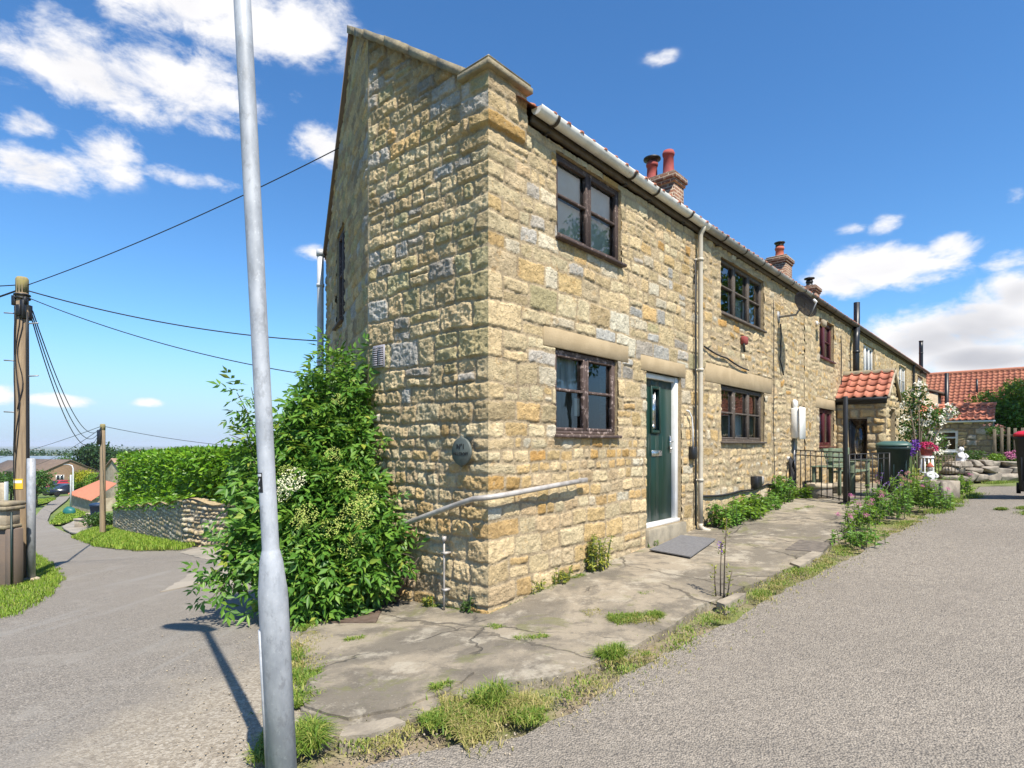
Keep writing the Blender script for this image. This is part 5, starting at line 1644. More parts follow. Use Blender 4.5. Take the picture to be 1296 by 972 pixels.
# ---- lamp column, telegraph poles, wires
def lamp_column():
    b = Vector((-0.978, 2.47, 0)); b.z = Tz(b.x, b.y)-.02
    t = thing('street_lamp', 'leaning galvanised lamp column with a thicker base standing nearest the camera', 'street lamp', b, 0, world=False)
    lean = Matrix.Rotation(R(-2.75), 4, 'Y') @ Matrix.Rotation(R(.5), 4, 'X')
    m = MB(); rb, rs = .0600, .0345
    n = 36
    def ring(r, z): return [(r, z)]
    m.lathe([(rb, -.35), (rb, .86), (rb-.001, .90), (rb-.004, .92), (rs+.012, 1.025), (rs+.005, 1.055), (rs+.0035, 1.062), (rs+.0015, 1.068), (rs, 1.075), (rs, 3.0), (rs-.001, 5.05)], n, M=lean)
    sh = m.build('shaft', MT['galvanised'], t, smooth=True)
    # service door on the left side of the base
    d = MB(); th = np.linspace(R(150), R(222), 10)
    zs = [.10, .12, .72, .74]
    P = np.array([[((rb+.0045)*math.cos(a), (rb+.0045)*math.sin(a), z) for z in (.12, .72)] for a in th])
    vs = []; fs = []
    for rr in (rb-.004, rb+.0055):
        for a in th:
            for z in (.13, .735): vs.append((rr*math.cos(a), rr*math.sin(a), z))
    nn = len(th); 
    for i in range(nn-1):
        a = nn*2+i*2; fs.append([a, a+2, a+3, a+1])
        fs.append([i*2, nn*2+i*2, nn*2+i*2+1*0+0, i*2+0][:3] if False else [i*2, i*2+2, nn*2+i*2+2, nn*2+i*2]); fs.append([i*2+1, nn*2+i*2+1, nn*2+i*2+3, i*2+3])
    fs.append([0, nn*2, nn*2+1, 1]); e = (nn-1)*2; fs.append([e, e+1, nn*2+e+1, nn*2+e])
    d.add(xf(vs, lean), fs); d.build('service_door', MT['galvanised'], t)
    # sticker wrapped round the shaft
    s = MB(); th = np.linspace(R(186), R(262), 8)
    z0, z1 = 1.345, 1.395
    z0, z1 = 1.318, 1.402
    s.grid(np.array(xf([((rs+.0009)*math.cos(a), (rs+.0009)*math.sin(a), z) for a in th for z in (z0, z1)], lean)).reshape(len(th), 2, 3))
    st = s.build('sticker', MT['black_plastic'], t)
    w = MB()
    def patch(a0, a1, za, zb, za2=None, zb2=None):
        A = np.linspace(R(a0), R(a1), 5); r = rs+.0018
        pts = []
        for k, a in enumerate(A):
            f = k/4; lo = za+((za2-za)*f if za2 is not None else 0); hi = zb+((zb2-zb)*f if zb2 is not None else 0)
            pts.append([(r*math.cos(a), r*math.sin(a), lo), (r*math.cos(a), r*math.sin(a), hi)])
        w.grid(np.array(xf([p for q in pts for p in q], lean)).reshape(5, 2, 3))
    patch(192, 256, 1.386, 1.397)
    patch(212, 244, 1.348, 1.354, 1.372, 1.380); patch(206, 216, 1.358, 1.364, 1.346, 1.352)
    patch(210, 240, 1.330, 1.338, 1.334, 1.344)
    w.build('sticker_marks', MT['white_paint'], st)
    # bracket and lantern above the picture; their shadow lies on the lane
    l = MB(); Mh = lean @ Matrix.Translation((0, 0, 5.05)) @ Matrix.Rotation(R(152), 4, 'Z')
    l.tube([(0, 0, -.12), (0, 0, .03)], .05, 12, M=Mh)
    sec = [(-.14, .04, .035), (-.06, .065, .055), (.15, .115, .06), (.45, .125, .055), (.58, .07, .03), (.62, .02, .012)]
    vs = []
    for (x, hw, hh) in sec: vs += [(x, hw*math.cos(a), .05+hh*math.sin(a)) for a in np.linspace(0, 2*math.pi, 12, endpoint=False)]
    fs = [[r*12+i, r*12+(i+1) % 12, (r+1)*12+(i+1) % 12, (r+1)*12+i] for r in range(len(sec)-1) for i in range(12)]+[list(range(11, -1, -1)), [60+i for i in range(12)]]
    l.add(xf(vs, Mh), fs); l.build('lantern', MT['grey_metal'], t)
lamp_column()

def tele_pole(base, h, r0, r1, label, steps=True):
    t = thing('telegraph_pole', label, 'telegraph pole', base, 0, 'telegraph poles beside the lane', world=False)
    m = MB(); m.lathe([(r0, -.3), (r0, 0), (r0*.97, h*.3), ((r0+r1)/2, h*.6), (r1, h-.02), (r1*.9, h)], 14); m.build('shaft', MT['pole_wood'], t)
    c = MB(); c.lathe([(r1*1.03, h-.26), (r1*1.03, h-.02), (r1*.8, h+.015)], 12); c.build('pole_cap', MT['pole_top'], t)
    return t
P1 = GP(28, 735); P1z = Tz(*P1)
H1 = EYE+(HOR-352)/F*P1[1]-P1z
pole1 = tele_pole((P1[0], P1[1], P1z), H1, .112, .092, 'tall wooden telegraph pole with a yellow notice beside the grey post')
PT1 = Vector((P1[0], P1[1], P1z+H1))
def pole1_fittings():
    h = H1; rg = random.Random(4)
    # steps
    for k, z in enumerate((h-.62, h-.80, h-1.45, h-1.72, h-2.35)):
        sd = 1 if k % 2 else -1
        m = MB(); m.tube([(sd*.08, 0, z), (sd*.30, -.02, z+.01)], .012, 5); m.build('climbing_step', MT['grey_metal'], pole1)
    m = MB()
    for k in range(9):
        a = rg.uniform(0, 6.28); r = .10
        m.box((r*math.cos(a)-.035, r*math.sin(a)-.035, h-.75+rg.random()*.35), (r*math.cos(a)+.035, r*math.sin(a)+.035, h-.58+rg.random()*.3), None, .006)
    for z in (h-.30, h-.36): m.tube([(.108*math.cos(a), .108*math.sin(a), z) for a in np.linspace(0, 2*math.pi, 15)], .018, 5)
    m.build('junction_box', MT['black_plastic'], pole1)
    m = MB()
    for j in range(5):
        a0 = rg.uniform(-2.6, -.4); pts = []
        for k in range(16):
            z = h-.5-k*(.12+.05*j); a = a0+.35*math.sin(k*.7+j)
            rr = .098+.012*(k/15)+.006
            pts.append((rr*math.cos(a), rr*math.sin(a), z))
        m.tube(pts, .010, 4)
    a0 = -.15
    m.tube([((.098+.02*f)*math.cos(a0), (.118+.03*f)*math.sin(a0), h-.6-(h-.7)*f) for f in np.linspace(0, 1, 10)], .022, 6)
    m.build('pole_cable', MT['cable_black'], pole1)
    m = MB(); z = EYE-(612-562)/F*P1[1]-P1z
    th = np.linspace(R(225), R(315), 8)
    m.grid(np.array([[(.1145*math.cos(a), .1145*math.sin(a), zz) for zz in (z-.09, z+.09)] for a in th])); no = m.build('notice', MT['yellow_sign'], pole1)
    m = MB(); m.grid(np.array([[(.116*math.cos(a), .116*math.sin(a), zz) for zz in (z+.015, z+.06)] for a in np.linspace(R(232), R(308), 8)])); m.build('notice_panel', MT['white_paint'], no)
pole1_fittings()
P2 = GP(130, 677); P2z = Tz(*P2)
H2 = EYE+(HOR-537)/F*P2[1]-P2z
pole2 = tele_pole((P2[0], P2[1], P2z), H2, .12, .10, 'distant wooden telegraph pole in front of the laurel hedge')
m = MB(); m.box((-.16, -.16, H2-.9), (.02, -.06, H2-.25), None, .02); m.build('junction_box', MT['black_plastic'], pole2)
PT2 = Vector((P2[0], P2[1], P2z+H2))
def wire(a, b, sag, label, r=.010, group='overhead wires'):
    a, b = Vector(a), Vector(b); m = MB(); n = 24
    pts = []
    for i in range(n+1):
        f = i/n; p = a.lerp(b, f); p.z -= sag*4*f*(1-f); pts.append(tuple(p))
    m.tube(pts, r, 5, cap=False)
    tag(m.build('overhead_wire', MT['cable_black'], loc=tuple(a)), label, 'wire', group)
def onB(k, z, off=.03): return (K0[0]+BD[0]*k+BN[0]*off, K0[1]+BD[1]*k+BN[1]*off, z)
kB = 1.95
wire(PT1+Vector((.1, 0, -.12)), onB(2.1, EYE+(562-190)/F*8.4), .10, 'highest wire, rising from the near telegraph pole to the gable of the end cottage', .008)
wire(PT1+Vector((.1, 0, -.22)), PX(413, 432, 10.6), .16, 'thick wire from the near telegraph pole to the downpipe behind the gable', .011)
wire(PT1+Vector((.1, 0, -.34)), PX(430, 480, 9.0), .18, 'lowest wire from the near telegraph pole passing behind the lamp column', .008)
for k, s in enumerate((1.0, 1.25, 1.5)):
    wire(PT1+Vector((.1-.02*k, .1, -.55-.03*k)), PT2+Vector((-.05, 0, -.1)), s, 'one of three slack wires strung between the two telegraph poles', .010, 'slack wires between the two telegraph poles')
wire(PT1+Vector((-.1, 0, -.22)), PX(-140, 400, 10.5), .1, 'thick wire leaving the near telegraph pole towards the left, below the thin one', .016)
wire(PT1+Vector((-.1, 0, -.12)), PX(-140, 358, 10.5), .05, 'thin wire leaving the near telegraph pole towards the left, upper one', .010)
wire(PT2+Vector((-.1, 0, -.1)), PX(-60, 585, 60), .5, 'distant wire dropping left from the far telegraph pole, upper one', .012)
wire(PT2+Vector((-.1, 0, -.2)), PX(20, 590, 60), .6, 'distant wire dropping left from the far telegraph pole, steeper one', .012)
wire(PT2+Vector((.1, 0, -.1)), PX(420, 566, 34), .4, 'distant wire running right from the far telegraph pole over the hedge', .012)
# plain grey post beside the pole
g = GP(39.5, 736); gz = Tz(*g); gh = EYE-(580-562)/F*g[1]-gz
t = thing('metal_post', 'grey galvanised post standing beside the near telegraph pole', 'post', (g[0], g[1], gz), 0, world=False)
m = MB(); m.lathe([(.062, -.2), (.062, gh-.01), (.05, gh)], 16); m.build('shaft', MT['galvanised'], t)
m = MB(); m.lathe([(.12, .0), (.12, .05), (.08, .07)], 16); m.build('foot_collar', MT['pale_stone'], t)
# ------------------------------------------------------------------ vegetation helpers
def unit(a): return a/(np.linalg.norm(a, axis=-1, keepdims=True)+1e-9)
def leaves(m, pos, d, nrm, L, Wd, fold=0.18, droop=0.0):
    """pointed leaves, each a folded rhomb of two triangles"""
    pos = np.asarray(pos); N_ = len(pos)
    d = unit(np.asarray(d)); side = unit(np.cross(d, nrm)); up = np.cross(side, d)
    L = np.broadcast_to(L, (N_,))[:, None]; Wd = np.broadcast_to(Wd, (N_,))[:, None]
    a = pos; tip = pos+d*L-up*L*droop
    l = pos+d*L*.45+side*Wd*.5+up*Wd*fold; r = pos+d*L*.45-side*Wd*.5+up*Wd*fold
    V = np.stack([a, r, tip, l], 1).reshape(-1, 3)
    i = np.arange(N_)*4
    F_ = np.concatenate([np.stack([i, i+1, i+2], 1), np.stack([i, i+2, i+3], 1)])
    m.add(V, F_)
def compound(m, pos, d, nrm, L, rg, leaflets=7, lw=.36, ll=.46):
    """pinnate leaves: pairs of leaflets along a midrib"""
    N_ = len(pos); d = unit(d); side = unit(np.cross(d, nrm)); up = np.cross(side, d)
    L = np.broadcast_to(L, (N_,))[:, None]
    P, Dd, Nn, LL = [], [], [], []
    pairs = (leaflets-1)//2
    for k in range(pairs):
        f = .35+.55*k/max(1, pairs-1)
        c = pos+d*L*f-up*L*.18*f*f
        for sg in (1, -1):
            dd = unit(d*.65+side*sg*1.0-up*.25+rg.normal(0, .12, (N_, 3)))
            P.append(c); Dd.append(dd); Nn.append(unit(up+rg.normal(0, .18, (N_, 3)))); LL.append(L[:, 0]*ll*rg.uniform(.85, 1.1, N_))
    P.append(pos+d*L*.92-up*L*.16); Dd.append(unit(d-up*.3+rg.normal(0, .1, (N_, 3)))); Nn.append(up); LL.append(L[:, 0]*ll*1.1)
    P = np.concatenate(P); Dd = np.concatenate(Dd); Nn = np.concatenate(Nn); LL = np.concatenate(LL)
    leaves(m, P, Dd, Nn, LL*rg.uniform(.7, 1.15, len(LL)), LL*lw*rg.uniform(.7, 1.15, len(LL)), .14, .10)
def sphere_dirs(n, rg):
    v = rg.normal(0, 1, (n, 3)); return unit(v)
def clump_points(c, r, n, rg, shell=.55, squash=(1, 1, 1)):
    d = sphere_dirs(n, rg); rad = r*(shell+(1-shell)*rg.random(n))**.8
    return np.asarray(c)+d*rad[:, None]*np.asarray(squash), d
def umbel(m, c, up, r, rg, n=60, fl=.16):
    """flat flower head of many tiny florets"""
    c = np.asarray(c); up = unit(np.asarray(up)[None])[0]
    a = np.cross(up, [0.3, .8, .1]); a /= np.linalg.norm(a); b = np.cross(up, a)
    rr = r*np.sqrt(rg.random(n)); th = rg.random(n)*6.283
    P = c+rr[:, None]*(np.cos(th)[:, None]*a+np.sin(th)[:, None]*b)+up*(0.12*r*(1-(rr/r)**2))[:, None]
    d = sphere_dirs(n, rg); leaves(m, P, d, np.tile(up, (n, 1))+.3*sphere_dirs(n, rg), r*fl, r*fl*.95, .0)
def grass_blades(m, poly, n, h, rg, zoff=0.0, wid=.006, lean=.5, dens=None):
    P = np.array(poly); lo, hi = P.min(0), P.max(0)
    xs = []; tot = 0
    while tot < n:
        q = lo+(hi-lo)*rg.random((n*3, 2)); k = in_poly([tuple(p) for p in P], q[:, 0], q[:, 1])
        if dens is not None: k &= rg.random(len(q)) < dens(q[:, 0], q[:, 1])
        xs.append(q[k]); tot += int(k.sum())
        if len(xs) > 60: break
    X = np.concatenate(xs)[:n]; k = len(X)
    blades(m, X, h, rg, zoff, wid, lean)
def blades(m, X, h, rg, zoff=0.0, wid=.006, lean=.5):
    k = len(X)
    z = T(X[:, 0], X[:, 1])+zoff
    hh = h*(.4+.9*rg.random(k)); th = rg.random(k)*6.283; ln = lean*rg.random(k)
    d = np.column_stack([np.cos(th), np.sin(th)])
    sd = np.column_stack([-d[:, 1], d[:, 0]])
    w = wid*(.6+.8*rg.random(k))[:, None]
    b = np.column_stack([X, z])
    mid = b.copy(); mid[:, :2] += d*(hh*ln*.35)[:, None]; mid[:, 2] += hh*.6
    tip = b.copy(); tip[:, :2] += d*(hh*ln)[:, None]; tip[:, 2] += hh*(1-.35*ln)
    s3 = np.column_stack([sd, np.zeros(k)])*w
    V = np.stack([b-s3, b+s3, mid+s3*.7, tip, mid-s3*.7], 1).reshape(-1, 3)
    i = np.arange(k)*5
    m.add(V, np.stack([i, i+1, i+2, i+4], 1)); m.add(np.zeros((0, 3)), np.zeros((0, 3), int)) if False else None
    m.f.append(np.stack([i+4, i+2, i+3], 1)+(m.nv-len(V)))
def stuff(o): o['kind'] = 'stuff'; return o
RG = np.random.default_rng(7)

# ---- the elder bush against the gable
def elder():
    rg = np.random.default_rng(3)
    root = PX(452, 765, 6.05); root = (root[0], root[1], Tz(root[0], root[1]))
    t = thing('elder_bush', 'large green elder bush with flat cream flower heads growing against the gable', 'bush', root)
    cl = [(436, 476, 6.45, .17), (440, 505, 6.45, .28), (414, 548, 6.35, .38), (450, 556, 6.35, .26), (384, 572, 6.25, .27), (362, 590, 6.3, .16), (420, 618, 6.1, .46), (380, 640, 6.0, .42),
          (456, 640, 6.0, .30), (352, 650, 6.0, .22), (352, 690, 5.9, .30), (408, 695, 5.8, .45), (468, 700, 5.85, .34), (322, 700, 5.95, .16), (445, 735, 5.7, .27), (395, 735, 5.65, .30), (372, 742, 5.7, .24), (492, 668, 5.85, .18), (352, 605, 6.2, .34), (398, 520, 6.5, .20)]
    m = MB(); st = MB()
    sq = lambda x: x if x < 400 else 400+(x-400)*.72
    cl = [(sq(px), py, Z, r*.94) for (px, py, Z, r) in cl]
    for (px, py, Z, r) in cl:
        c = np.array(PX(px, py, Z)); n = int(400*r*r/.16)+30
        P, d = clump_points(c, r*1.04, n, rg, .30)
        dd = unit(d*np.array([1, 1, .5])+np.array([0, -.25, -.25])+rg.normal(0, .45, (n, 3)))
        nn = unit(np.array([.15, -.45, .8])+rg.normal(0, .45, (n, 3)))
        compound(m, P, dd, nn, rg.uniform(.19, .30, n), rg, 7 if r > .25 else 5, .38, .42)
    # loose sprays reaching out over the lane and upwards
    spr = [((330, 560, 6.2), (318, 490, 6.0), 9), ((335, 575, 6.1), (300, 497, 5.9), 7), ((330, 575, 6.1), (290, 550, 5.9), 7), ((325, 600, 6), (305, 525, 6.0), 6),
           ((418, 500, 6.4), (424, 436, 6.4), 11), ((425, 500, 6.45), (444, 446, 6.45), 9), ((440, 560, 6.35), (468, 500, 6.35), 8), ((440, 580, 6.3), (476, 560, 6.2), 6), ((400, 540, 6.4), (388, 480, 6.3), 7), ((320, 700, 5.8), (250, 742, 5.6), 10), ((320, 710, 5.8), (268, 757, 5.5), 8), ((330, 690, 5.8), (275, 690, 5.7), 7),
           ((452, 690, 5.8), (524, 706, 5.65), 11), ((455, 690, 5.8), (502, 728, 5.6), 6), ((440, 610, 6.0), (500, 640, 5.75), 9), ((440, 650, 5.9), (498, 668, 5.7), 8), ((330, 650, 5.9), (288, 662, 5.9), 7), ((330, 640, 5.9), (296, 640, 5.9), 6)]
    for a, b, n in spr:
        A, B = np.array(PX(*a)), np.array(PX(*b)); sag = .06
        f = np.linspace(0, 1, n*2); P = A+(B-A)*f[:, None]; P[:, 2] -= sag*4*f*(1-f)*-.5
        st.tube(P, np.linspace(.009, .003, len(P)), 5)
        ax = unit((B-A)[None])[0]
        dd = unit(ax*.5+rg.normal(0, .7, (len(P), 3))); nn = unit(np.array([.1, -.4, .8])+rg.normal(0, .3, (len(P), 3)))
        compound(m, P, dd, nn, rg.uniform(.18, .27, len(P)), rg, 7, .38, .42)
    m.build('foliage', MT['leaf_elder'], t)
    R0 = np.array(root)
    for (px, py, Z, r) in cl[::1]:
        c = np.array(PX(px, py, Z)); f = np.linspace(0, 1, 7)[:, None]
        a = R0+np.array([rg.uniform(-.15, .15), rg.uniform(-.1, .1), 0])
        mid = a*.55+c*.45+np.array([rg.uniform(-.1, .1), rg.uniform(-.1, .1), .15])
        st.tube((1-f)**2*a+2*f*(1-f)*mid+f*f*c, np.linspace(.028, .008, 7), 6)
    # a bare leaning stem at the right
    st.tube([PX(500, 762, 5.9), PX(512, 735, 5.85), PX(522, 718, 5.8), PX(530, 706, 5.7)], [.022, .017, .012, .006], 6)
    st.build('stem', MT['bark'], t)
    for (px, py, Z, r, kind) in [(372, 606, 5.5, .10, 0), (365, 613, 5.5, .09, 0), (356, 625, 5.5, .07, 0), 
                                 (455, 607, 5.55, .09, 1), (470, 640, 5.5, .10, 1), (458, 655, 5.5, .10, 1), (488, 632, 5.6, .09, 1), (485, 655, 5.55, .08, 1), (424, 668, 5.4, .08, 1), (388, 650, 5.4, .09, 1), (380, 660, 5.4, .07, 1), (460, 692, 5.45, .09, 1), (476, 678, 5.5, .07, 1), (362, 596, 5.6, .06, 1), (440, 505, 6.0, .06, 1), (430, 575, 5.7, .07, 1)]:
        px = sq(px); u = MB(); umbel(u, PX(px, py, Z), (.15, -.8, .55), r*1.25, rg, 150, .13)
        u.build('flower_head', MT['cream_flower' if kind == 0 else 'yellow_green_flower'], t)
elder()

# ---- left side: wall, verge, hedge
def far_wall():
    A = GP(232, 692); B = GP(143, 669); Cc = GP(330, 694)
    A, B, Cc = map(np.array, (A, B, Cc))
    Cc = A+unit((Cc-A)[None])[0]*4.0
    t = thing('dry_stone_wall', 'dry stone retaining wall below the laurel hedge across the lane', 'wall', (A[0], A[1], Tz(*A)))
    def face(p, q, name, seed, step, ztop, rel):
        Ln = np.linalg.norm(q-p); dv = (q-p)/Ln; nv = np.array([dv[1], -dv[0]])
        if np.dot(nv, -p) < 0: nv = -nv
        lay = Layout(0, Ln, [(-5, 3, .09, .17)], seed, wmin=.15, wmax=.6, split=.3)
        us = np.arange(0, Ln+step, step); nvv = 70
        base = np.array([Tz(*(p+dv*u))-.15 for u in us])
        top = np.array([ztop(u) for u in us])
        V = base[:, None]+(top-base)[:, None]*np.linspace(0, 1, nvv)[None]
        U = np.broadcast_to(us[:, None], V.shape)
        prof, sid = lay.eval(U, V, mortar=.022, bev=.04, warp=.03, rad=.05)
        h = prof*(.03+.07*shash(sid, 4))*rel+prof*.03*fbm(U*5, V*5, 3, seed)
        col = stone_colors(sid, lay, prof, U, V, [(9, dict(cream=3, white=3, tan=3, grey=1.5))], (.27, .235, .18), seed)
        X = p[0]+dv[0]*U+nv[0]*h; Y = p[1]+dv[1]*U+nv[1]*h
        m = MB(); g = np.stack([X, Y, V], -1)
        if np.cross(dv, nv) < 0: pass
        else: g = g[::-1]; col = col[::-1]
        m.grid(g)
        # top course going back
        tp = np.stack([np.stack([p[0]+dv[0]*us-nv[0]*o, p[1]+dv[1]*us-nv[1]*o, top], -1) for o in (-.08, .5)], 1)
        m.grid(tp)
        m.build(name, MT['rubble_far'], t, colors=col.reshape(-1, 3))
    zA = EYE-(632-562)/F*A[1]
    face(A, Cc, 'wall_face', 41, .035, lambda u: zA+.06*math.sin(u*3)+.0*u, .8)
    LB = np.linalg.norm(B-A); zB = EYE-(641-562)/F*B[1]
    face(A, B, 'wall_face', 42, .07, lambda u: zA-.05+(zB-zA)*u/LB+.05*math.sin(u*2.3), .35)
    # hedge standing on it
    h = thing('laurel_hedge', 'tall bright green clipped laurel hedge on top of the dry stone wall', 'hedge', (A[0], A[1], zA))
    rg = np.random.default_rng(12)
    dB = (B-A)/LB; nB = np.array([dB[1], -dB[0]]); nB = nB if np.dot(nB, -A) > 0 else -nB
    LC = 7.0; dC = unit((Cc-A)[None])[0]; nC = np.array([dC[1], -dC[0]]); nC = nC if np.dot(nC, -A) > 0 else -nC
    m = MB(); core = MB()
    def slab(p, dv, nv, L, za, zb, ta, tb, n, end=False):
        u = rg.random(n)*L; f = u/L; zl = za+(zb-za)*f; zt = ta+(tb-ta)*f
        v = rg.random(n)
        kind = rg.random(n) < .72
        z = np.where(kind, zl+(zt-zl)*v, zt-.03+.1*rg.random(n))
        und = fbm(u*.9, z*.9, 4, 8)*.22
        o = np.where(kind, -.30+und+rg.normal(0, .07, n)-.25*np.clip((v-.9)/.1, 0, 1)*0, -.25-rg.random(n)*.95)
        z = z-.22*np.clip(-o*0, 0, 1)
        P = np.column_stack([p[0]+dv[0]*u+nv[0]*o, p[1]+dv[1]*u+nv[1]*o, z])
        nr = np.where(kind[:, None], np.array([nv[0], nv[1], .55]), np.array([0, 0, 1.0]))+rg.normal(0, .45, (n, 3))
        dd = np.where(kind[:, None], np.array([nv[0]*.5, nv[1]*.5, .1]), np.array([0.2, -.2, .5]))+rg.normal(0, .7, (n, 3))
        Ls = rg.uniform(.08, .24, n)
        leaves(m, P, dd, unit(nr), Ls, Ls*.45, .1, .1)
        # filler box against see-through; the hedge's inner shade is put into its colour
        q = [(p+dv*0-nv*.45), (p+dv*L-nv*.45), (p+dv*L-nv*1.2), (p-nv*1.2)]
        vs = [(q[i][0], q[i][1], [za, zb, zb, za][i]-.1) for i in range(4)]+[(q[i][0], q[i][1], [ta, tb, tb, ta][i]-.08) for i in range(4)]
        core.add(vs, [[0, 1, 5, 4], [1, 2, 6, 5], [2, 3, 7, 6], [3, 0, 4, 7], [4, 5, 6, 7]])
    tA = EYE-(573-562)/F*A[1]; tB = EYE-(577-562)/F*B[1]
    slab(A, dB, nB, LB+.4, zA-.05, zB-.1, tA, tB, 15000)
    slab(A, dC, nC, LC, zA-.02, zA, tA, tA+.02, 7500)
    # overhanging skirt of leaves over the wall
    n = 1200; u = rg.random(n)*LB; o = -.22+.2*rg.random(n)
    P = np.column_stack([A[0]+dB[0]*u+nB[0]*o, A[1]+dB[1]*u+nB[1]*o, zA+(zB-zA)*u/LB+rg.uniform(-.25, .2, n)*(0.4+.6*np.abs(np.sin(u*1.1)))])
    leaves(m, P, np.array([nB[0], nB[1], -.6])+rg.normal(0, .5, (n, 3)), unit(np.array([nB[0], nB[1], .6])+rg.normal(0, .4, (n, 3))), .18, .08, .1)
    m.build('foliage', MT['leaf_laurel'], h)
    core.build('dark_core', MT['hedge_core_shade'], h)
far_wall()

def leafy_mass(m, clumps, rg, leaf, per, squash=(1, 1, 1), aspect=.55):
    for (c, r) in clumps:
        n = int(per*r*r/(leaf*leaf))
        P, d = clump_points(c, r, n, rg, .45, squash)
        nn = unit(d+rg.normal(0, .5, (n, 3))+np.array([0, 0, .4]))
        dd = rg.normal(0, 1, (n, 3))
        L = leaf*rg.uniform(.7, 1.3, n)
        leaves(m, P, dd, nn, L, L*aspect, .12)
def tree(base, h, crown_r, label, mat, rg_seed, leaf=.35, name='broadleaf_tree', cat='tree', group=None, trunk=.16, low=.25, per=13, nclump=16, squash=.8):
    rg = np.random.default_rng(rg_seed)
    t = thing(name, label, cat, base, 0, group)
    b = np.array(base); cz = b[2]+h*(low+1)/2; ch = h*(1-low)/2
    cl = []
    for k in range(nclump):
        d = sphere_dirs(1, rg)[0]; f = rg.uniform(.35, .8)
        cl.append((np.array([b[0]+d[0]*crown_r*f, b[1]+d[1]*crown_r*f, cz+d[2]*ch*f]), crown_r*rg.uniform(.34, .55)))
    m = MB(); leafy_mass(m, cl, rg, leaf, per, (1, 1, squash)); m.build('crown', MT[mat], t)
    s = MB(); s.tube([b, b+[0, 0, h*.3], b+[rg.uniform(-.1, .1), 0, h*.55]], [trunk, trunk*.75, trunk*.4], 8)
    for (c, r) in cl[:6]: s.tube([b+[0, 0, h*.3], (b+[0, 0, h*.45]+c)/2, c], [trunk*.45, trunk*.3, trunk*.1], 5)
    s.build('trunk', MT['bark'], t)
    return t
def shrub(center, r, label, mat, seed, leaf=.08, name='shrub', cat='shrub', group=None, n=8, per=16, squash=(1, 1, .8), spread=.6, aspect=.55):
    rg = np.random.default_rng(seed); c = np.array(center)
    t = thing(name, label, cat, center, 0, group)
    cl = []
    for k in range(n):
        d = sphere_dirs(1, rg)[0]; d[2] = abs(d[2])
        cl.append((c+d*np.array([1, 1, .75])*r*spread*rg.uniform(.4, 1)+[0, 0, r*.3], r*rg.uniform(.35, .55)))
    m = MB(); leafy_mass(m, cl, rg, leaf, per, squash, aspect); m.build('foliage', MT[mat], t)
    s = MB()
    for (q, rr) in cl: s.tube([c, (c+q)/2+[0, 0, .05*r], q], [.03*r+.004, .02*r+.003, .006*r+.002], 5)
    s.build('stem', MT['bark'], t)
    return t
# reddish shrubs behind the hedge
for i, (px, py, Z, r) in enumerate([(176, 572, 27, 1.0), (205, 570, 25, .9), (235, 571, 24, .9)]):
    p = PX(px, py, Z)
    shrub((p[0], p[1], p[2]-.9), r, ['leftmost of three russet shrubs showing over the laurel hedge', 'middle of three russet shrubs showing over the laurel hedge', 'rightmost of three russet shrubs showing over the laurel hedge'][i], 'leaf_red', 50+i, .16, group='russet shrubs behind the hedge')
shrub((*GP(128, 668)[:2], Tz(*GP(128, 668))), .9, 'dark green bush at the left end of the dry stone wall behind the far pole', 'leaf_mid', 57, .14)

# grass on the verges
def verge(poly, n, h, wid, mat, name, label, zoff=.03, lean=.9, dens=None):
    c_ = np.mean(np.array(poly), 0); poly = [tuple(c_+(np.array(p)-c_)*1.04) for p in refine(poly, .15, .07, 3)]
    m = MB(); grass_blades(m, poly, n, h, RG, zoff, wid, lean, dens)
    o = stuff(m.build(name, MT[mat])); o['label'] = label; o['category'] = 'grass'; return o
verge(vergeR, 34000, .12, .010, 'grass_verge', 'verge_grass', 'bright green grass on the bank below the dry stone wall', .05)
verge(vergeL, 42000, .05, .0042, 'grass_verge', 'verge_grass', 'mown green grass round the foot of the near telegraph pole', .02)
verge(vergeS, 5000, .13, .035, 'grass_verge', 'verge_grass', 'small triangle of grass beside the bend of the lane', .04)
verge(vergeF, 3000, .13, .04, 'grass_verge', 'verge_grass', 'strip of grass on the left of the far lane', .04)

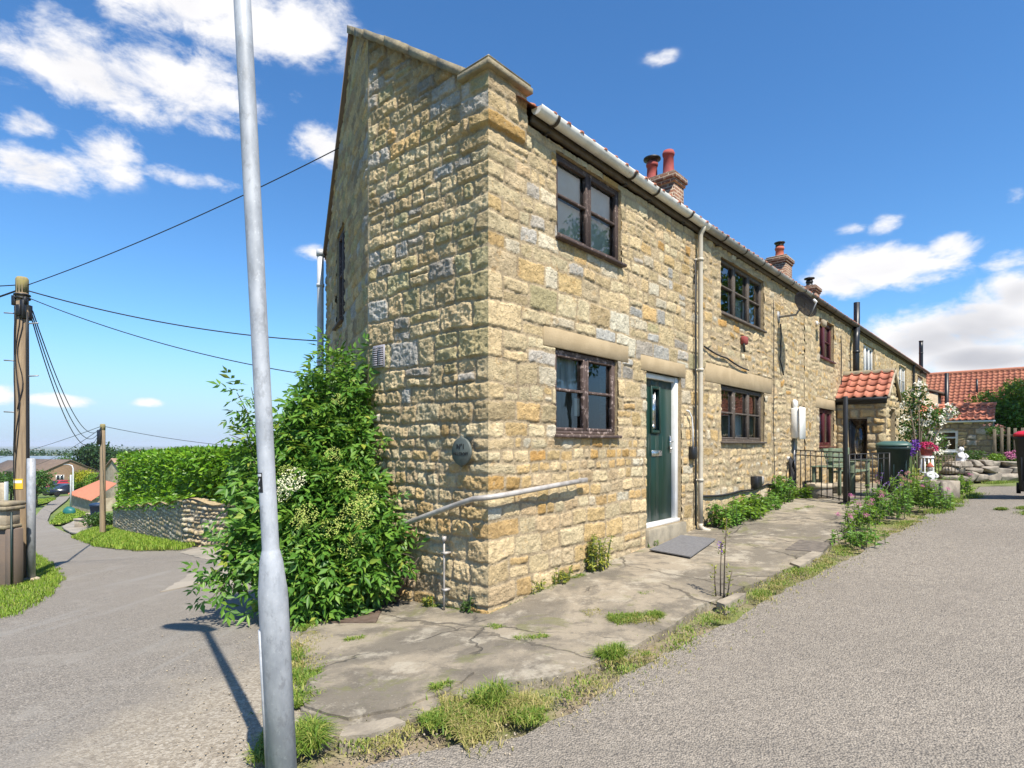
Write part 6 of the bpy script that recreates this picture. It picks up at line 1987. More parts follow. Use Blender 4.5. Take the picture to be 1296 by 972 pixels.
# ---- rendered wall and pier at the left edge
def left_wall():
    p = np.array(GP(9, 744)); z0 = Tz(*p)
    t = thing('garden_wall', 'brown rendered garden wall with a stone-capped end beside the near telegraph pole', 'wall', (p[0], p[1], z0))
    zt = EYE-(670-562)/F*p[1]; d = unit(np.array([[-1.0, .12]]))[0]; n = np.array([d[1], -d[0]])
    n = -n if np.dot(n, -p) < 0 else n
    M = lambda u, o, z: (p[0]+d[0]*u+n[0]*o, p[1]+d[1]*u+n[1]*o, z)
    m = MB(); m.box((.03, -.22, z0-.3), (3.5, 0, zt), M, .01); m.build('rendered_panel', MT['render_brown'], t)
    m = MB(); m.box((.0, -.26, zt), (3.5, .05, zt+.06), M, .012); m.build('ledge', MT['coping'], t)
    m = MB(); m.box((.02, -.24, zt+.06), (3.5, .0, zt+.30), M, .01); m.build('stone_band', MT['pale_stone'], t)
    m = MB(); m.box((-.02, -.30, zt+.30), (3.5, .05, zt+.36), M, .015); m.box((.0, -.34, zt+.36), (3.5, .0, zt+.43), M, .02); m.build('coping', MT['coping'], t)
    m = MB(); m.box((-.09, -.20, z0-.2), (.03, .015, zt+.0), M, .012); m.build('end_pier', MT['render_brown'], t)
    m = MB(); m.tube([M(-.11, .03, z) for z in (z0, zt+.28)], .015, 6); m.build('edge_pipe', MT['bin_green'], t)
    e = GP(29, 722); ez = Tz(*e); eh = EYE-(654-562)/F*e[1]-ez
    m = MB(); Mg = rotz(.9, (e[0], e[1], ez)); m.box((-.34, -.02, 0), (.16, .02, eh), Mg, .006)  # added boards; their dark timber stands for the wall's shaded side
    for zz in (.25, eh-.25): m.box((-.34, -.045, zz), (.16, -.02, zz+.09), Mg, .004)
    tag(m.build('shade_boards', MT['soffit_timber'], loc=(e[0], e[1], ez)), 'added dark boards standing for the shaded side between the rendered wall and the telegraph pole', 'gate')
    q = np.array(GP(4, 674)); q = q*1.15
    zq = Tz(*q); zz = EYE-(611-562)/F*q[1]
    t2 = thing('stone_post', 'square stone gatepost behind the rendered garden wall', 'post', (q[0], q[1], zq))
    m = MB(); m.box((-.16, -.13, zq-zq-.2), (.13, .13, zz-zq), rotz(.2, (q[0], q[1], zq)), .02); m.build('shaft', MT['pale_stone'], t2)
    m = MB(); m.box((.13, -.15, -.2), (.19, .15, zz-zq+.06), rotz(.2, (q[0], q[1], zq)), .01); m.build('metal_edge', MT['pipe_grey'], t2)
left_wall()

# ---- down the lane: outbuilding, houses, cars, trees
def simple_house(name, base, rz, L, Wd, he, hr, mats, label, wins=(), group=None, cat='house', over=.25, chim=None):
    """gabled house; local x along the ridge, -y is the front. wins: (face, u, z, w, h)"""
    t = thing(name, label, cat, base, rz, group, world=False)
    w = MB(); a, b = L/2, Wd/2
    w.add([(-a, -b, -3), (a, -b, -3), (a, b, -3), (-a, b, -3), (-a, -b, he), (a, -b, he), (a, b, he), (-a, b, he), (-a, 0, hr), (a, 0, hr)],
          [[0, 1, 5, 4], [2, 3, 7, 6], [1, 2, 6, 9, 5], [3, 0, 4, 8, 7]])
    w.build('wall', MT[mats[0]], t)
    r = MB(); k = (hr-he)/b
    for sg in (-1, 1):
        e0 = (sg*(b+over), he-k*over)
        vs = []
        for x in (-a-over*.6, a+over*.6):
            vs += [(x, e0[0], e0[1]), (x, 0, hr), (x, 0, hr+.14), (x, e0[0], e0[1]+.14)]
        r.add(vs, [[0, 1, 2, 3], [7, 6, 5, 4], [0, 4, 5, 1], [3, 2, 6, 7], [0, 3, 7, 4]])
    ro = r.build('roof', MT[mats[1]], t)
    for (f, u, z, ww, hh) in wins:
        m = MB(); g = MB()
        if f == 'front': Mx = lambda x, y, zz: (u+x, -b-y, z+zz)
        elif f == 'right': Mx = lambda x, y, zz: (a+y, u+x, z+zz)
        else: Mx = lambda x, y, zz: (-a-y, u-x, z+zz)
        fr = .07
        m.box((0, 0, 0), (fr, .06, hh), Mx); m.box((ww-fr, 0, 0), (ww, .06, hh), Mx); m.box((fr, 0, 0), (ww-fr, .06, fr), Mx); m.box((fr, 0, hh-fr), (ww-fr, .06, hh), Mx); m.box((ww/2-fr/2, 0, fr), (ww/2+fr/2, .06, hh-fr), Mx)
        wo = m.build('window', MT['white_upvc'], t)
        g.box((fr, 0.005, fr), (ww/2-fr/2, .02, hh-fr), Mx); g.box((ww/2+fr/2, 0.005, fr), (ww-fr, .02, hh-fr), Mx); g.build('pane', MT['car_glass'], wo)
    if chim:
        c = MB(); c.box((chim-.3, -.3, hr-.4), (chim+.3, .3, hr+.9), None, .03); c.build('chimney', MT[mats[0]], ro)
    return t
def far_left():
    # red-roofed outbuilding on the bend
    g = np.array(GP(112, 655)); Z = 46.0
    c = PX(118, 640, Z); zb = EYE-(650-562)/F*Z
    he, hr = EYE-(628-562)/F*Z-zb, EYE-(605-562)/F*Z-zb
    t = thing('outbuilding', 'low pale stone outbuilding with a red tiled roof beside the bend of the lane', 'building', (c[0], c[1], zb))
    px = lambda x, y, zz=Z: PX(x, y, zz)
    A, Bp, Cp, Dp = px(91, 624, 46.8), px(118, 632, 44.5), px(139, 626, 44.5), px(139, 606, 49)
    ridgeL, ridgeR = px(128, 607, 50), px(150, 607, 49)
    zb0 = -6.0
    w = MB()
    w.add([A, Bp, (Bp[0], Bp[1], zb0), (A[0], A[1], zb0)], [[0, 1, 2, 3]])
    E = px(160, 628, 46)
    w.add([Bp, E, (E[0], E[1], zb0), (Bp[0], Bp[1], zb0)], [[3, 2, 1, 0]])
    w.build('wall', MT['pale_stone'], t)
    r = MB()
    ovA = np.array(A)+[-.2, -.2, -.05]; ovB = np.array(Bp)+[.1, -.35, -.08]; ovE = np.array(E)+[0, -.2, .25]
    def quad(P0, P1, P2, P3, n=26):
        # corrugated tiled plane
        f = np.linspace(0, 1, n*6); gg = np.linspace(0, 1, 8)
        P0, P1, P2, P3 = map(np.array, (P0, P1, P2, P3))
        G = np.array([[(P0*(1-a)+P1*a)*(1-b)+(P3*(1-a)+P2*a)*b+np.array([0, 0, .05*math.sin(a*n*6.283)]) for b in gg] for a in f])
        r.grid(G)
    quad(ovA, ovB, ovE+[0, 0, .0], ridgeR, 1) if False else None
    quad(ovA, ovB, np.array(px(148, 612, 45.5)), np.array(ridgeL), 16)
    r.build('roof', MT['pantile'], t)
    # low pale garden walls in front
    for i, (pl, h) in enumerate([(((97, 668), (122, 668)), 12), (((112, 660), (132, 660)), 11)]):
        a = np.array(GP(*pl[0])); b = np.array(GP(*pl[1])); d = unit((b-a)[None])[0]; L = np.linalg.norm(b-a); hh = h/F*a[1]
        m = MB(); z = Tz(*a); ang = math.atan2(d[1], d[0])
        m.box((0, -.15, -.3), (L, .15, hh-.08), rotz(ang, (a[0], a[1], z)), .03); m.box((-.03, -.19, hh-.08), (L+.03, .19, hh), rotz(ang, (a[0], a[1], z)), .02)
        tag(m.build('low_wall', MT['pale_stone'], loc=(a[0], a[1], z)), ['nearer low pale stone wall by the driveway on the bend', 'farther low pale stone wall against the red-roofed outbuilding'][i], 'wall')
    g = GP(123, 661); wheelie_bin((g[0], g[1], Tz(*g)+.05), .3, 'bin_blue', 'bin_blue', 'dark blue wheelie bin beside the distant telegraph pole')
    # overturned teal tub on the grass
    g = GP(87, 652); z = Tz(*g)+.1
    m = MB(); m.lathe([(.26, 0), (.30, .04), (.31, .08), (.26, .3), (.18, .45), (.16, .45)], 16, sx=1.4, M=Matrix.Translation((g[0], g[1], z)) @ Matrix.Rotation(.35, 4, 'Y'))
    tag(m.build('upturned_tub', MT['teal_plastic'], loc=(g[0], g[1], z)), 'teal plastic tub lying on the small triangle of grass', 'tub')
    # houses of the estate
    def at(px, py, Z): p = PX(px, py, Z); return p
    z0 = -5.3
    p = at(62, 620, 88); t1 = simple_house('brick_house', (p[0]-2, p[1]+3, z0), R(-24), 9.5, 7.4, EYE-(597-562)/F*88-z0, EYE-(583-562)/F*88-z0, ('buff_brick', 'tile_brown'),
        'buff brick house with a gable end facing the lane in the distance', [('right', -1.9, 1.2, 1.1, .9), ('right', .5, 1.1, 1.7, 1.0), ('front', 1, 1.1, 1.4, 1.0)], 'brick houses down the lane')
    p = at(14, 620, 92); simple_house('brick_house', (p[0], p[1]+3, z0-.2), R(-24), 11, 7.4, EYE-(597-562)/F*92-z0, EYE-(583-562)/F*92-z0, ('buff_brick', 'tile_brown'),
        'buff brick house half hidden behind the near telegraph pole', [('front', -3, 1.1, 1.4, 1.0), ('front', 1, 1.1, 1.4, 1.0)], 'brick houses down the lane')
    p = at(102, 600, 100); simple_house('brick_house', (p[0], p[1], z0-.5), R(10), 9, 7, EYE-(594-562)/F*100-z0, EYE-(584-562)/F*100-z0, ('buff_brick', 'tile_brown'),
        'brick house mostly hidden behind the yellow bush and dark tree', [], 'brick houses down the lane')
    p = at(139, 600, 58); simple_house('stone_house', (p[0]+3.4, p[1]+1, -5), R(62), 7, 5, EYE-(604-562)/F*58+5, EYE-(581-562)/F*58+5, ('pale_stone', 'pink_render'),
        'stone house with a pinkish roof peeping from behind the left end of the laurel hedge', [], None)
    # glass-blue farm sheds
    p = at(105, 585, 170); t = thing('farm_shed', 'long low blue-grey farm shed behind the distant houses', 'building', (p[0], p[1], -9))
    m = MB(); M = rotz(.05, (p[0]-6, p[1], -9)); m.box((-26, -8, -1), (26, 8, 4.0), M); m.build('wall', MT['tile_brown'], t)
    m = MB(); zt = EYE-(577-562)/F*170+9
    m.add(xf([(-26.5, -8.5, 3.6), (26.5, -8.5, 3.6), (26.5, 0, zt), (-26.5, 0, zt), (26.5, 8.5, 3.6), (-26.5, 8.5, 3.6)], M), [[0, 1, 2, 3], [3, 2, 4, 5]]); m.build('roof', MT['shed_roof'], t)
    # cars at the end of the lane
    def car(px, py, Z, rz, body, label, h=1.45, L=4.2):
        p = at(px, py, Z); z = Tz(p[0], p[1])+.12
        t = thing('parked_car', label, 'car', (p[0], p[1], z), rz, 'cars parked down the lane', world=False)
        m = MB(); W = .85; a = L/2
        prof = [(-a, .30), (-a, .75), (-a+.15, .88), (-a*.45, .98), (-a*.18, h-.06), (-.0, h), (a*.5, h-.02), (a*.82, .98), (a-.03, .88), (a, .4), (a-.1, .28)]
        vs = []
        for y, ins in ((-W, 1), (-W+.05, 0), (W-.05, 0), (W, 1)):
            for (x, zz) in prof: vs.append((x, y*(1 if zz < 1.0 else .84), zz))
        n = len(prof); fs = [[i for i in range(n)], [3*n+i for i in range(n-1, -1, -1)]]
        for k in range(3): fs += [[k*n+(i+1) % n, k*n+i, (k+1)*n+i, (k+1)*n+(i+1) % n] for i in range(n)]
        m.add(vs, fs); m.build('body', MT[body], t)
        gl = MB()
        gl.add([(-a*.43, -.62, 1.0), (-a*.43, .62, 1.0), (-a*.20, .58, h-.08), (-a*.20, -.58, h-.08)], [[0, 1, 2, 3]])
        gl.v[-1] = gl.v[-1]+np.array([-.02, 0, .012]); 
        gl.build('windscreen', MT['car_glass'], t)
        for sg in (-1, 1):
            q = MB(); y = sg*(W*.90+.01); q.add([(-a*.35, sg*.80, 1.0), (a*.7, sg*.80, 1.0), (a*.5, sg*.745, h-.1), (-a*.14, sg*.745, h-.1)], [[0, 1, 2, 3]]); q.build('side_window', MT['car_glass'], t)
            for x in (-a*.62, a*.62):
                wl = MB(); wl.lathe([(.18, -.1), (.31, -.1), (.31, .1), (.18, .1)], 14, M=Matrix.Translation((x, sg*(W-.08), .30)) @ Matrix.Rotation(math.pi/2, 4, 'X')); wl.build('wheel', MT['tyre'], t)
            hl = MB(); hl.box((-a-.01, sg*.62-.16, .62), (-a+.06, sg*.62+.16, .74), None, .02); hl.build('headlight', MT['white_paint'], t)
    car(75, 617, 80, R(70), 'car_red', 'red car parked end-on at the far end of the lane', 1.7)
    car(74, 622, 74, R(40), 'car_blue', 'dark blue car parked at the far end of the lane', 1.4)
    car(84, 622.5, 72, R(60), 'car_blue', 'dark car parked nearest the grey street lamp down the lane', 1.4)
    # lamp standards
    p = GP(89.6, 647); 
    p = (p[0], p[1]); z = Tz(*p); h = EYE-(601-562)/F*p[1]-z
    t = thing('white_post', 'slim white post on the grass beside the red-roofed outbuilding', 'post', (p[0], p[1], z), 0, world=False)
    m = MB(); m.lathe([(.07, 0), (.06, h-.05), (.05, h)], 10); m.build('shaft', MT['white_metal'], t)
    q = PX(92.5, 618, 62); z = Tz(q[0], q[1]); h = EYE-(588-562)/F*62-z
    t = thing('street_lamp', 'distant grey street lamp with a curved arm down the lane', 'street lamp', (q[0], q[1], z), 0, world=False)
    m = MB(); m.tube([(0, 0, 0), (0, 0, 1.2), (0, 0, h-.4), (-.12, 0, h-.1), (-.5, 0, h)], [.10, .075, .06, .05, .045], 8); m.build('shaft', MT['white_metal'], t)
    m = MB(); m.lathe([(.02, -.06), (.12, -.03), (.12, .03), (.02, .06)], 10, (-.75, 0, h), sx=2.3); m.build('lantern', MT['grey_metal'], t)
    # trees and bushes
    p = PX(46, 622, 52); tree((p[0], p[1], Tz(p[0], p[1])), EYE-(592-562)/F*52-Tz(p[0], p[1]), 1.5, 'round dark green tree on the far left verge of the lane', 'leaf_mid', 60, .24, trunk=.12, low=.1, nclump=14)
    p = PX(14, 622, 60); tree((p[0], p[1], Tz(p[0], p[1])), EYE-(594-562)/F*60-Tz(p[0], p[1]), 1.7, 'green tree at the left edge behind the garden wall', 'leaf_mid', 61, .26, trunk=.12, low=.1, nclump=14)
    p = PX(121, 620, 100); tree((p[0], p[1], -6), EYE-(556-562)/F*100+5.5, 4.2, 'tall dark tree behind the far telegraph pole', 'leaf_dark', 62, .5, trunk=.3, low=.12, nclump=26)
    p = PX(140, 620, 115); tree((p[0], p[1], -6.5), EYE-(569-562)/F*115+6.5, 3.5, 'lower dark green tree to the right of the tall one behind the hedge', 'leaf_dark', 63, .5, trunk=.3, low=.1, nclump=22)
    p = PX(83, 600, 140); tree((p[0], p[1], -7.5), EYE-(570-562)/F*140+7.5, 1.9, 'small slender tree standing in front of the blue-grey shed', 'leaf_mid', 64, .5, trunk=.2, low=.15, nclump=14)
    p = PX(107, 608, 70); shrub((p[0], p[1], EYE-(613-562)/F*70), 2.1, 'golden yellow bush behind the red-roofed outbuilding', 'leaf_yellow', 65, .24, squash=(1.2, 1, .7))
    p = PX(125, 612, 66); shrub((p[0], p[1], EYE-(614-562)/F*66), 1.7, 'smaller yellow-green bush beside the golden one', 'leaf_bright', 66, .22, squash=(1, 1, .8))
    p = PX(101, 614, 72); shrub((p[0], p[1], EYE-(618-562)/F*72), 1.5, 'green bush at the foot of the grey street lamp', 'leaf_bright', 67, .22)
    # dark belt of woodland beyond the houses
    rg = np.random.default_rng(70); m = MB()
    cl = []
    for k in range(260):
        x = rg.uniform(-420, 60); y = 230+rg.uniform(0, 80)-.12*x
        z = float(T(x, y)); hh = rg.uniform(6.5, 9.5)
        cl.append((np.array([x, y, z+hh*.6]), hh*.55))
    leafy_mass(m, cl, rg, 1.1, 7.0, (1, 1, .8)); o = stuff(m.build('distant_woodland', MT['leaf_dark'])); o['label'] = 'dark belt of woodland on the plain beyond the houses'; o['category'] = 'woodland'
    # a roof corner behind the bush
    p = PX(425, 470, 24); simple_house('stone_house', (p[0]+1.1, p[1]+4.0, -1.2), R(20), 5, 5, 3.4, 5.9, ('pale_stone', 'pantile_bright'), 'house with an orange tiled roof just showing above the elder bush', [], None)
far_left()
# ------------------------------------------------------------------ right-hand end of the view
def far_right():
    # long barn with a pantile roof, across the end of the terrace
    t = thing('barn', 'long building with a red pantile roof closing the end of the track', 'building', fw(38, 6, .9))
    ze, zr = 3.45, 5.60; se, sr = 35.0, 38.2
    w = MB(); w.box((se+.15, -5, .2), (41.2, 16, ze), FWM); w.build('wall', MT['pale_stone'], t)
    SL = math.hypot(sr-se, zr-ze); ca, sa = (sr-se)/SL, (zr-ze)/SL
    m = MB(); pantile_rows(m, lambda u, d, h: fw(se+ca*d-sa*h, u, ze+sa*d+ca*h), -5, 16, SL, nsub=7)
    rf = m.build('roof', MT['pantile'], t)
    m = MB(); m.add([fw(sr, -5, zr), fw(sr, 16, zr), fw(41.4, 16, ze), fw(41.4, -5, ze)], [[0, 1, 2, 3]]); m.build('back_slope', MT['pantile'], rf)
    th = np.linspace(-.3, math.pi+.3, 8)
    m = MB(); m.grid(np.array([[fw(sr+.14*math.cos(a), y, zr+.0+.12*math.sin(a)) for a in th] for y in np.linspace(-5, 16, 40)])); m.build('ridge_tile', MT['pantile'], rf)
    m = MB(); m.box((se-.12, -5, ze-.12), (se-.02, 16, ze-.02), FWM, .02); m.build('gutter', MT['gutter_dark'], t)
    m = MB(); m.tube([fw(36.2, 1.9, 3.9), fw(36.2, 1.9, 5.0)], .05, 8); m.build('roof_pipe', MT['flue_black'], t)
    # dark slated porch roof end and pipes at the end of the terrace
    t = thing('lean_to', 'small dark slated lean-to with a black pipe at the end of the terrace', 'building', fw(32.9, .2, .8))
    m = MB(); m.box((32.62, -2.5, .6), (34.4, .5, 4.1), FWM); m.build('wall', MT['pale_stone'], t)
    m = MB(); m.add([fw(32.6, .75, 4.0), fw(34.5, .75, 4.0), fw(34.5, -2.5, 5.2), fw(32.6, -2.5, 5.2), fw(32.6, .75, 4.12), fw(34.5, .75, 4.12), fw(34.5, -2.5, 5.32), fw(32.6, -2.5, 5.32)], [[0, 3, 2, 1], [4, 5, 6, 7], [0, 1, 5, 4], [3, 0, 4, 7], [1, 2, 6, 5]]); m.build('roof', MT['tile_brown'], t)
    m = MB(); c = fw(32.75, .85, 0); m.tube([(c[0], c[1], 1.0), (c[0], c[1], 5.1)], .09, 10); m.build('pipe', MT['flue_black'], t)
    # little outbuilding with white window
    t = thing('outbuilding', 'small stone outbuilding with a pantile roof and white window beyond the rose', 'building', fw(29, 1.45, .7))
    s0, wa, wb = 29.0, .15, 2.75; ze, zr = 2.52, 3.25
    win = (.75, 1.55, 1.15, 2.12)
    P = lambda u, o, z: fw(s0-o, u, z)
    lay = Layout(wa, wb, [(-.2, 3, .16, .3)], 81, wmin=.18, wmax=.5)
    us = axis_with(wa, wb, .03, [win[0], win[1]]); vs = axis_with(.2, ze, .03, [win[2], win[3]])
    U, V = np.meshgrid(us, vs, indexing='ij'); prof, sid = lay.eval(U, V, mortar=.03, bev=.03, warp=.03)
    h = prof*(.01+.03*shash(sid, 3)); col = stone_colors(sid, lay, prof, U, V, [(9, dict(tan=3, brown=2, cream=2, grey=1))], (.25, .2, .14), 2)
    keep, *_ = rects_keep(us, vs, [win])
    m = MB(); m.grid(np.array([[P(u, hh, v) for v, hh in zip(V[i], h[i])] for i, u in enumerate(us)]), keep)
    m.build('wall', MT['rubble_far'], t, colors=col.reshape(-1, 3))
    m = MB(); m.box((s0+.1, wb-.1, .2), (32, wb, ze), FWM); m.box((31.9, wa, .2), (32, wb-.1, ze), FWM); m.build('wall', MT['pale_stone'], t)
    window(t, win[0], win[1], win[2], win[3], 'white_upvc', [0, 1], [[.66]], P=P, recess=.02, sill=.05, ft=.07, bt=.07)
    m = MB(); SL = math.hypot(1.5, zr-ze); ca, sa = 1.5/SL, (zr-ze)/SL
    pantile_rows(m, lambda u, d, h: fw(s0-.15+ca*d-sa*h, u, ze+.05+sa*d+ca*h), wa-.1, wb+.1, SL)
    rf = m.build('roof', MT['pantile_bright'], t)
    m = MB(); m.add([fw(s0+1.35, wa, zr+.05), fw(s0+1.35, wb, zr+.05), fw(32.2, wb, ze), fw(32.2, wa, ze)], [[0, 1, 2, 3]]); m.build('back_slope', MT['pantile'], rf)
    m = MB(); m.grid(np.array([[fw(s0+1.35+.13*math.cos(a), y, zr+.06+.1*math.sin(a)) for a in th] for y in np.linspace(wa-.1, wb+.1, 8)])); m.build('ridge_tile', MT['pantile_bright'], rf)
    m = MB(); m.box((s0-.16, wa-.1, ze-.06), (s0-.06, wb+.1, ze+.03), FWM, .02); m.build('gutter', MT['white_upvc'], t)
    # picket fence
    fa = np.array(fxy(25.8, 2.9)); fd = N
    t = thing('picket_fence', 'weathered wooden picket fence below the bright green tree', 'fence', (fa[0], fa[1], .8))
    rg = random.Random(9); z0 = .75
    for k in range(26):
        a = fa+fd*(.20*k); m = MB(); hh = 1.35+rg.uniform(-.06, .06)
        M = rotz(math.atan2(fd[1], fd[0])+rg.uniform(-.04, .04), (a[0], a[1], z0)) @ Matrix.Rotation(rg.uniform(-.02, .02), 4, 'Y')
        m.box((-.05, -.012, 0), (.05, .012, hh), M, .006); m.build('picket', MT['old_timber'], t)
    for zz in (.35, 1.05):
        m = MB(); M = rotz(math.atan2(fd[1], fd[0]), (fa[0], fa[1], z0)); m.box((-.1, .014, zz), (5.2, .06, zz+.09), M, .006); m.build('rail', MT['old_timber'], t)
    # rocky bed: big stones, one by one
    rg = random.Random(15); rn = np.random.default_rng(15)
    k = 0
    for row, (n, zz, hh0) in enumerate(((11, .0, .27), (12, .21, .22), (10, .38, .2))):
        x = 0.0
        for i in range(n):
            L = rg.uniform(.25, .8); hh = hh0*rg.uniform(.75, 1.15); px_ = 1195+(x+L/2)*38.5; x += L*.97
            if px_ > 1340: break
            Y = 14.6+row*.12+.012*(px_-1240)*.0
            p = ((px_-648)/F*Y, Y+rg.uniform(-.08, .08)); z = .52+zz
            bm = bmesh.new()
            for q in range(22):
                v = sphere_dirs(1, rn)[0]; v = np.sign(v)*np.abs(v)**.45*rn.uniform(.82, 1.05)
                bm.verts.new((v[0]*L/2, v[1]*.26, v[2]*hh/2+hh/2))
            bmesh.ops.convex_hull(bm, input=bm.verts)
            for v in [v for v in bm.verts if not v.link_faces]: bm.verts.remove(v)
            bmesh.ops.bevel(bm, geom=bm.edges[:], offset=.014, segments=1, affect='EDGES')
            bmesh.ops.rotate(bm, verts=bm.verts, cent=(0, 0, hh/2), matrix=Matrix.Rotation(rg.uniform(-.45, -.1), 3, 'Z') @ Matrix.Rotation(rg.uniform(-.08, .08), 3, 'Y'))
            me = bpy.data.meshes.new('boulder'); bm.to_mesh(me); bm.free(); me.materials.append(MT['rock'])
            o = bpy.data.objects.new('boulder', me); COL.objects.link(o); o.location = (p[0], p[1], z)
            tag(o, ['low rough stone in the bottom course edging the raised garden bed', 'rough stone in the middle course edging the raised garden bed', 'rough stone in the top course edging the raised garden bed'][row], 'rock', ['stones of the bottom course of the raised bed', 'stones of the middle course of the raised bed', 'stones of the top course of the raised bed'][row])
            k += 1
    # soil of the bed behind the stones
    m = MB(); P = [PX(1192, 0, 14.9), PX(1360, 0, 14.9), PX(1345, 0, 22), PX(1205, 0, 22)]
    m.add([(p[0], p[1], 1.0 if i < 2 else .98) for i, p in enumerate(P)]+[(p[0], p[1], .3) for p in P], [[0, 1, 2, 3], [0, 4, 5, 1], [1, 5, 6, 2], [3, 7, 4, 0]])
    tag(m.build('garden_bed', MT['earth'], loc=(P[0][0], P[0][1], .6)), None, None, kind='structure')
    # plants on the bed
    def at(px, py, Z): return PX(px, py, Z)
    shrub((*at(1226, 586, 15.6)[:2], .95), .42, 'low dark green conifer mound on the raised bed under the white window', 'leaf_mid', 90, .05, squash=(1.3, 1, .5), name='mound_plant')
    shrub((*at(1262, 585, 15.4)[:2], .95), .34, 'feathery bright green plant on the raised bed beside the conifer mound', 'leaf_bright', 91, .06, squash=(1.2, 1, .5), name='mound_plant')
    def flowering(c, r, label, leafm, flm, seed, nf=40, leaf=.05, fr=.035, name='flowering_plant', group=None, per=16, squash=(1, 1, .8), fz=.2):
        t = shrub(c, r, label, leafm, seed, leaf, name=name, cat='plant', group=group, per=per, squash=squash)
        rg2 = np.random.default_rng(seed+500); m = MB()
        for k in range(nf):
            d = sphere_dirs(1, rg2)[0]; d[2] = abs(d[2])*.8+fz; d[1] = -abs(d[1])*.7 if rg2.random() < .7 else d[1]
            umbel(m, np.array(c)+[0, 0, r*.35]+d*r*.95, d+np.array([0, -.4, .4]), fr*rg2.uniform(.7, 1.3), rg2, 16, .6)
        m.build('blossom', MT[flm], t); return t
    flowering((*at(1284, 585, 15.4)[:2], .97), .26, 'pink flowering plant on the raised bed beside the red-lidded bin', 'leaf_nettle', 'pink', 92, 40, .05, .05)
    flowering(at(1257, 553, 23), .45, 'pink flowers showing through the wooden pickets', 'leaf_mid', 'dusty_pink', 93, 10, .09, .06)
    # trees behind the fence
    for i, (px, py, Z, h, r, lab) in enumerate([(1290, 590, 27.5, 4.3, 1.9, 'bright green leafy tree behind the picket fence at the right edge'), (1258, 590, 28, 3.7, 1.7, 'smaller bright green tree behind the left end of the picket fence'), (1325, 590, 26, 4.2, 1.8, 'bright green tree beyond the right edge behind the fence')]):
        p = at(px, py, Z); tree((p[0], p[1], .8), h, r, lab, 'leaf_bright', 95+i, .15, trunk=.09, low=.0, nclump=20, per=11)
    # white climbing rose
    c = np.array(fxy(15.6, 1.55)); z = Tz(*c)
    rg2 = np.random.default_rng(33)
    t = thing('climbing_rose', 'tall rose bush covered in white flowers beside the porch', 'rose', (c[0], c[1], z))
    m = MB(); cl = []
    for (px, py, r) in [(1150, 505, .32), (1168, 520, .36), (1152, 530, .40), (1180, 530, .30), (1140, 545, .35), (1165, 555, .42), (1185, 560, .3), (1148, 575, .35), (1178, 580, .36), (1190, 525, .22), (1202, 521, .2), (1163, 495, .24)]:
        cl.append((np.array(at(px, py, 16.6+.3*rg2.random())), r))
    leafy_mass(m, cl, rg2, .09, 20); m.build('foliage', MT['leaf_mid'], t)
    s = MB()
    for (q, r) in cl: s.tube([(c[0], c[1], z), (np.array([c[0], c[1], z])+q)/2+[0, 0, .2], q], [.03, .02, .008], 5)
    s.build('stem', MT['bark'], t)
    m = MB()
    for k in range(95):
        q, r = cl[rg2.integers(len(cl))]; d = sphere_dirs(1, rg2)[0]; d[1] = -abs(d[1])
        umbel(m, q+d*r*.98, d+np.array([.2, -.6, .4]), rg2.uniform(.05, .11), rg2, 20, .55)
    m.build('blossom', MT['white_flower'], t)
    # purple irises, pot of red flowers, ornaments, trough
    p = np.array(at(1147, 575, 12.2)); zg = Tz(p[0], p[1])
    t = thing('purple_flowers', 'tall stems with dark purple flower heads behind the green wheelie bin', 'plant', (p[0], p[1], zg))
    m = MB(); f = MB()
    for k in range(11):
        x = p+np.array([rg2.uniform(-.22, .22), rg2.uniform(-.1, .1), 0]); zt = EYE-(566-562)/F*12.2+rg2.uniform(-.16, .10)
        m.tube([(x[0], x[1], zg), (x[0]+.02, x[1], (zg+zt)/2), (x[0], x[1], zt)], .008, 5)
        f = MB(); P_, d_ = clump_points((x[0], x[1], zt), .05, 30, rg2, .3); leaves(f, P_, d_, sphere_dirs(30, rg2), .06, .035); f.build('flower_head', MT['purple'], t)
    m.build('stem', MT['green_stem'], t)
    p = at(1173, 597, 13.2); zz = EYE-(577-562)/F*13.2
    zg = Tz(p[0], p[1])
    t = thing('flower_stand', 'pale slatted plant stand holding a pot of crimson flowers', 'plant pot', (p[0], p[1], zg))
    m = MB()
    for k in range(10):
        a = k*.6283; m.tube([(p[0]+.14*math.cos(a), p[1]+.14*math.sin(a), zg), (p[0]+.11*math.cos(a), p[1]+.11*math.sin(a), zz)], .014, 5)
    for q in (.1, .5, .95): m.tube([(p[0]+.135*math.cos(a), p[1]+.135*math.sin(a), zg+(zz-zg)*q) for a in np.linspace(0, 6.283, 17)], .012, 5)
    m.lathe([(.10, 0), (.13, .0), (.14, .03), (.0, .03)], 14, (p[0], p[1], zz-.03)); m.build('stand', MT['white_paint'], t)
    m = MB(); m.lathe([(.10, 0), (.13, .14), (.145, .16), (.12, .16)], 14, (p[0], p[1], zz)); m.build('pot', MT['pot_red'], t)
    m = MB()
    for k in range(26):
        d = sphere_dirs(1, rg2)[0]; d[2] = abs(d[2]); umbel(m, np.array([p[0], p[1], zz+.16])+d*np.array([.19, .19, .14]), d, .06, rg2, 18, .6)
    m.build('blossom', MT['red_flower'], t)
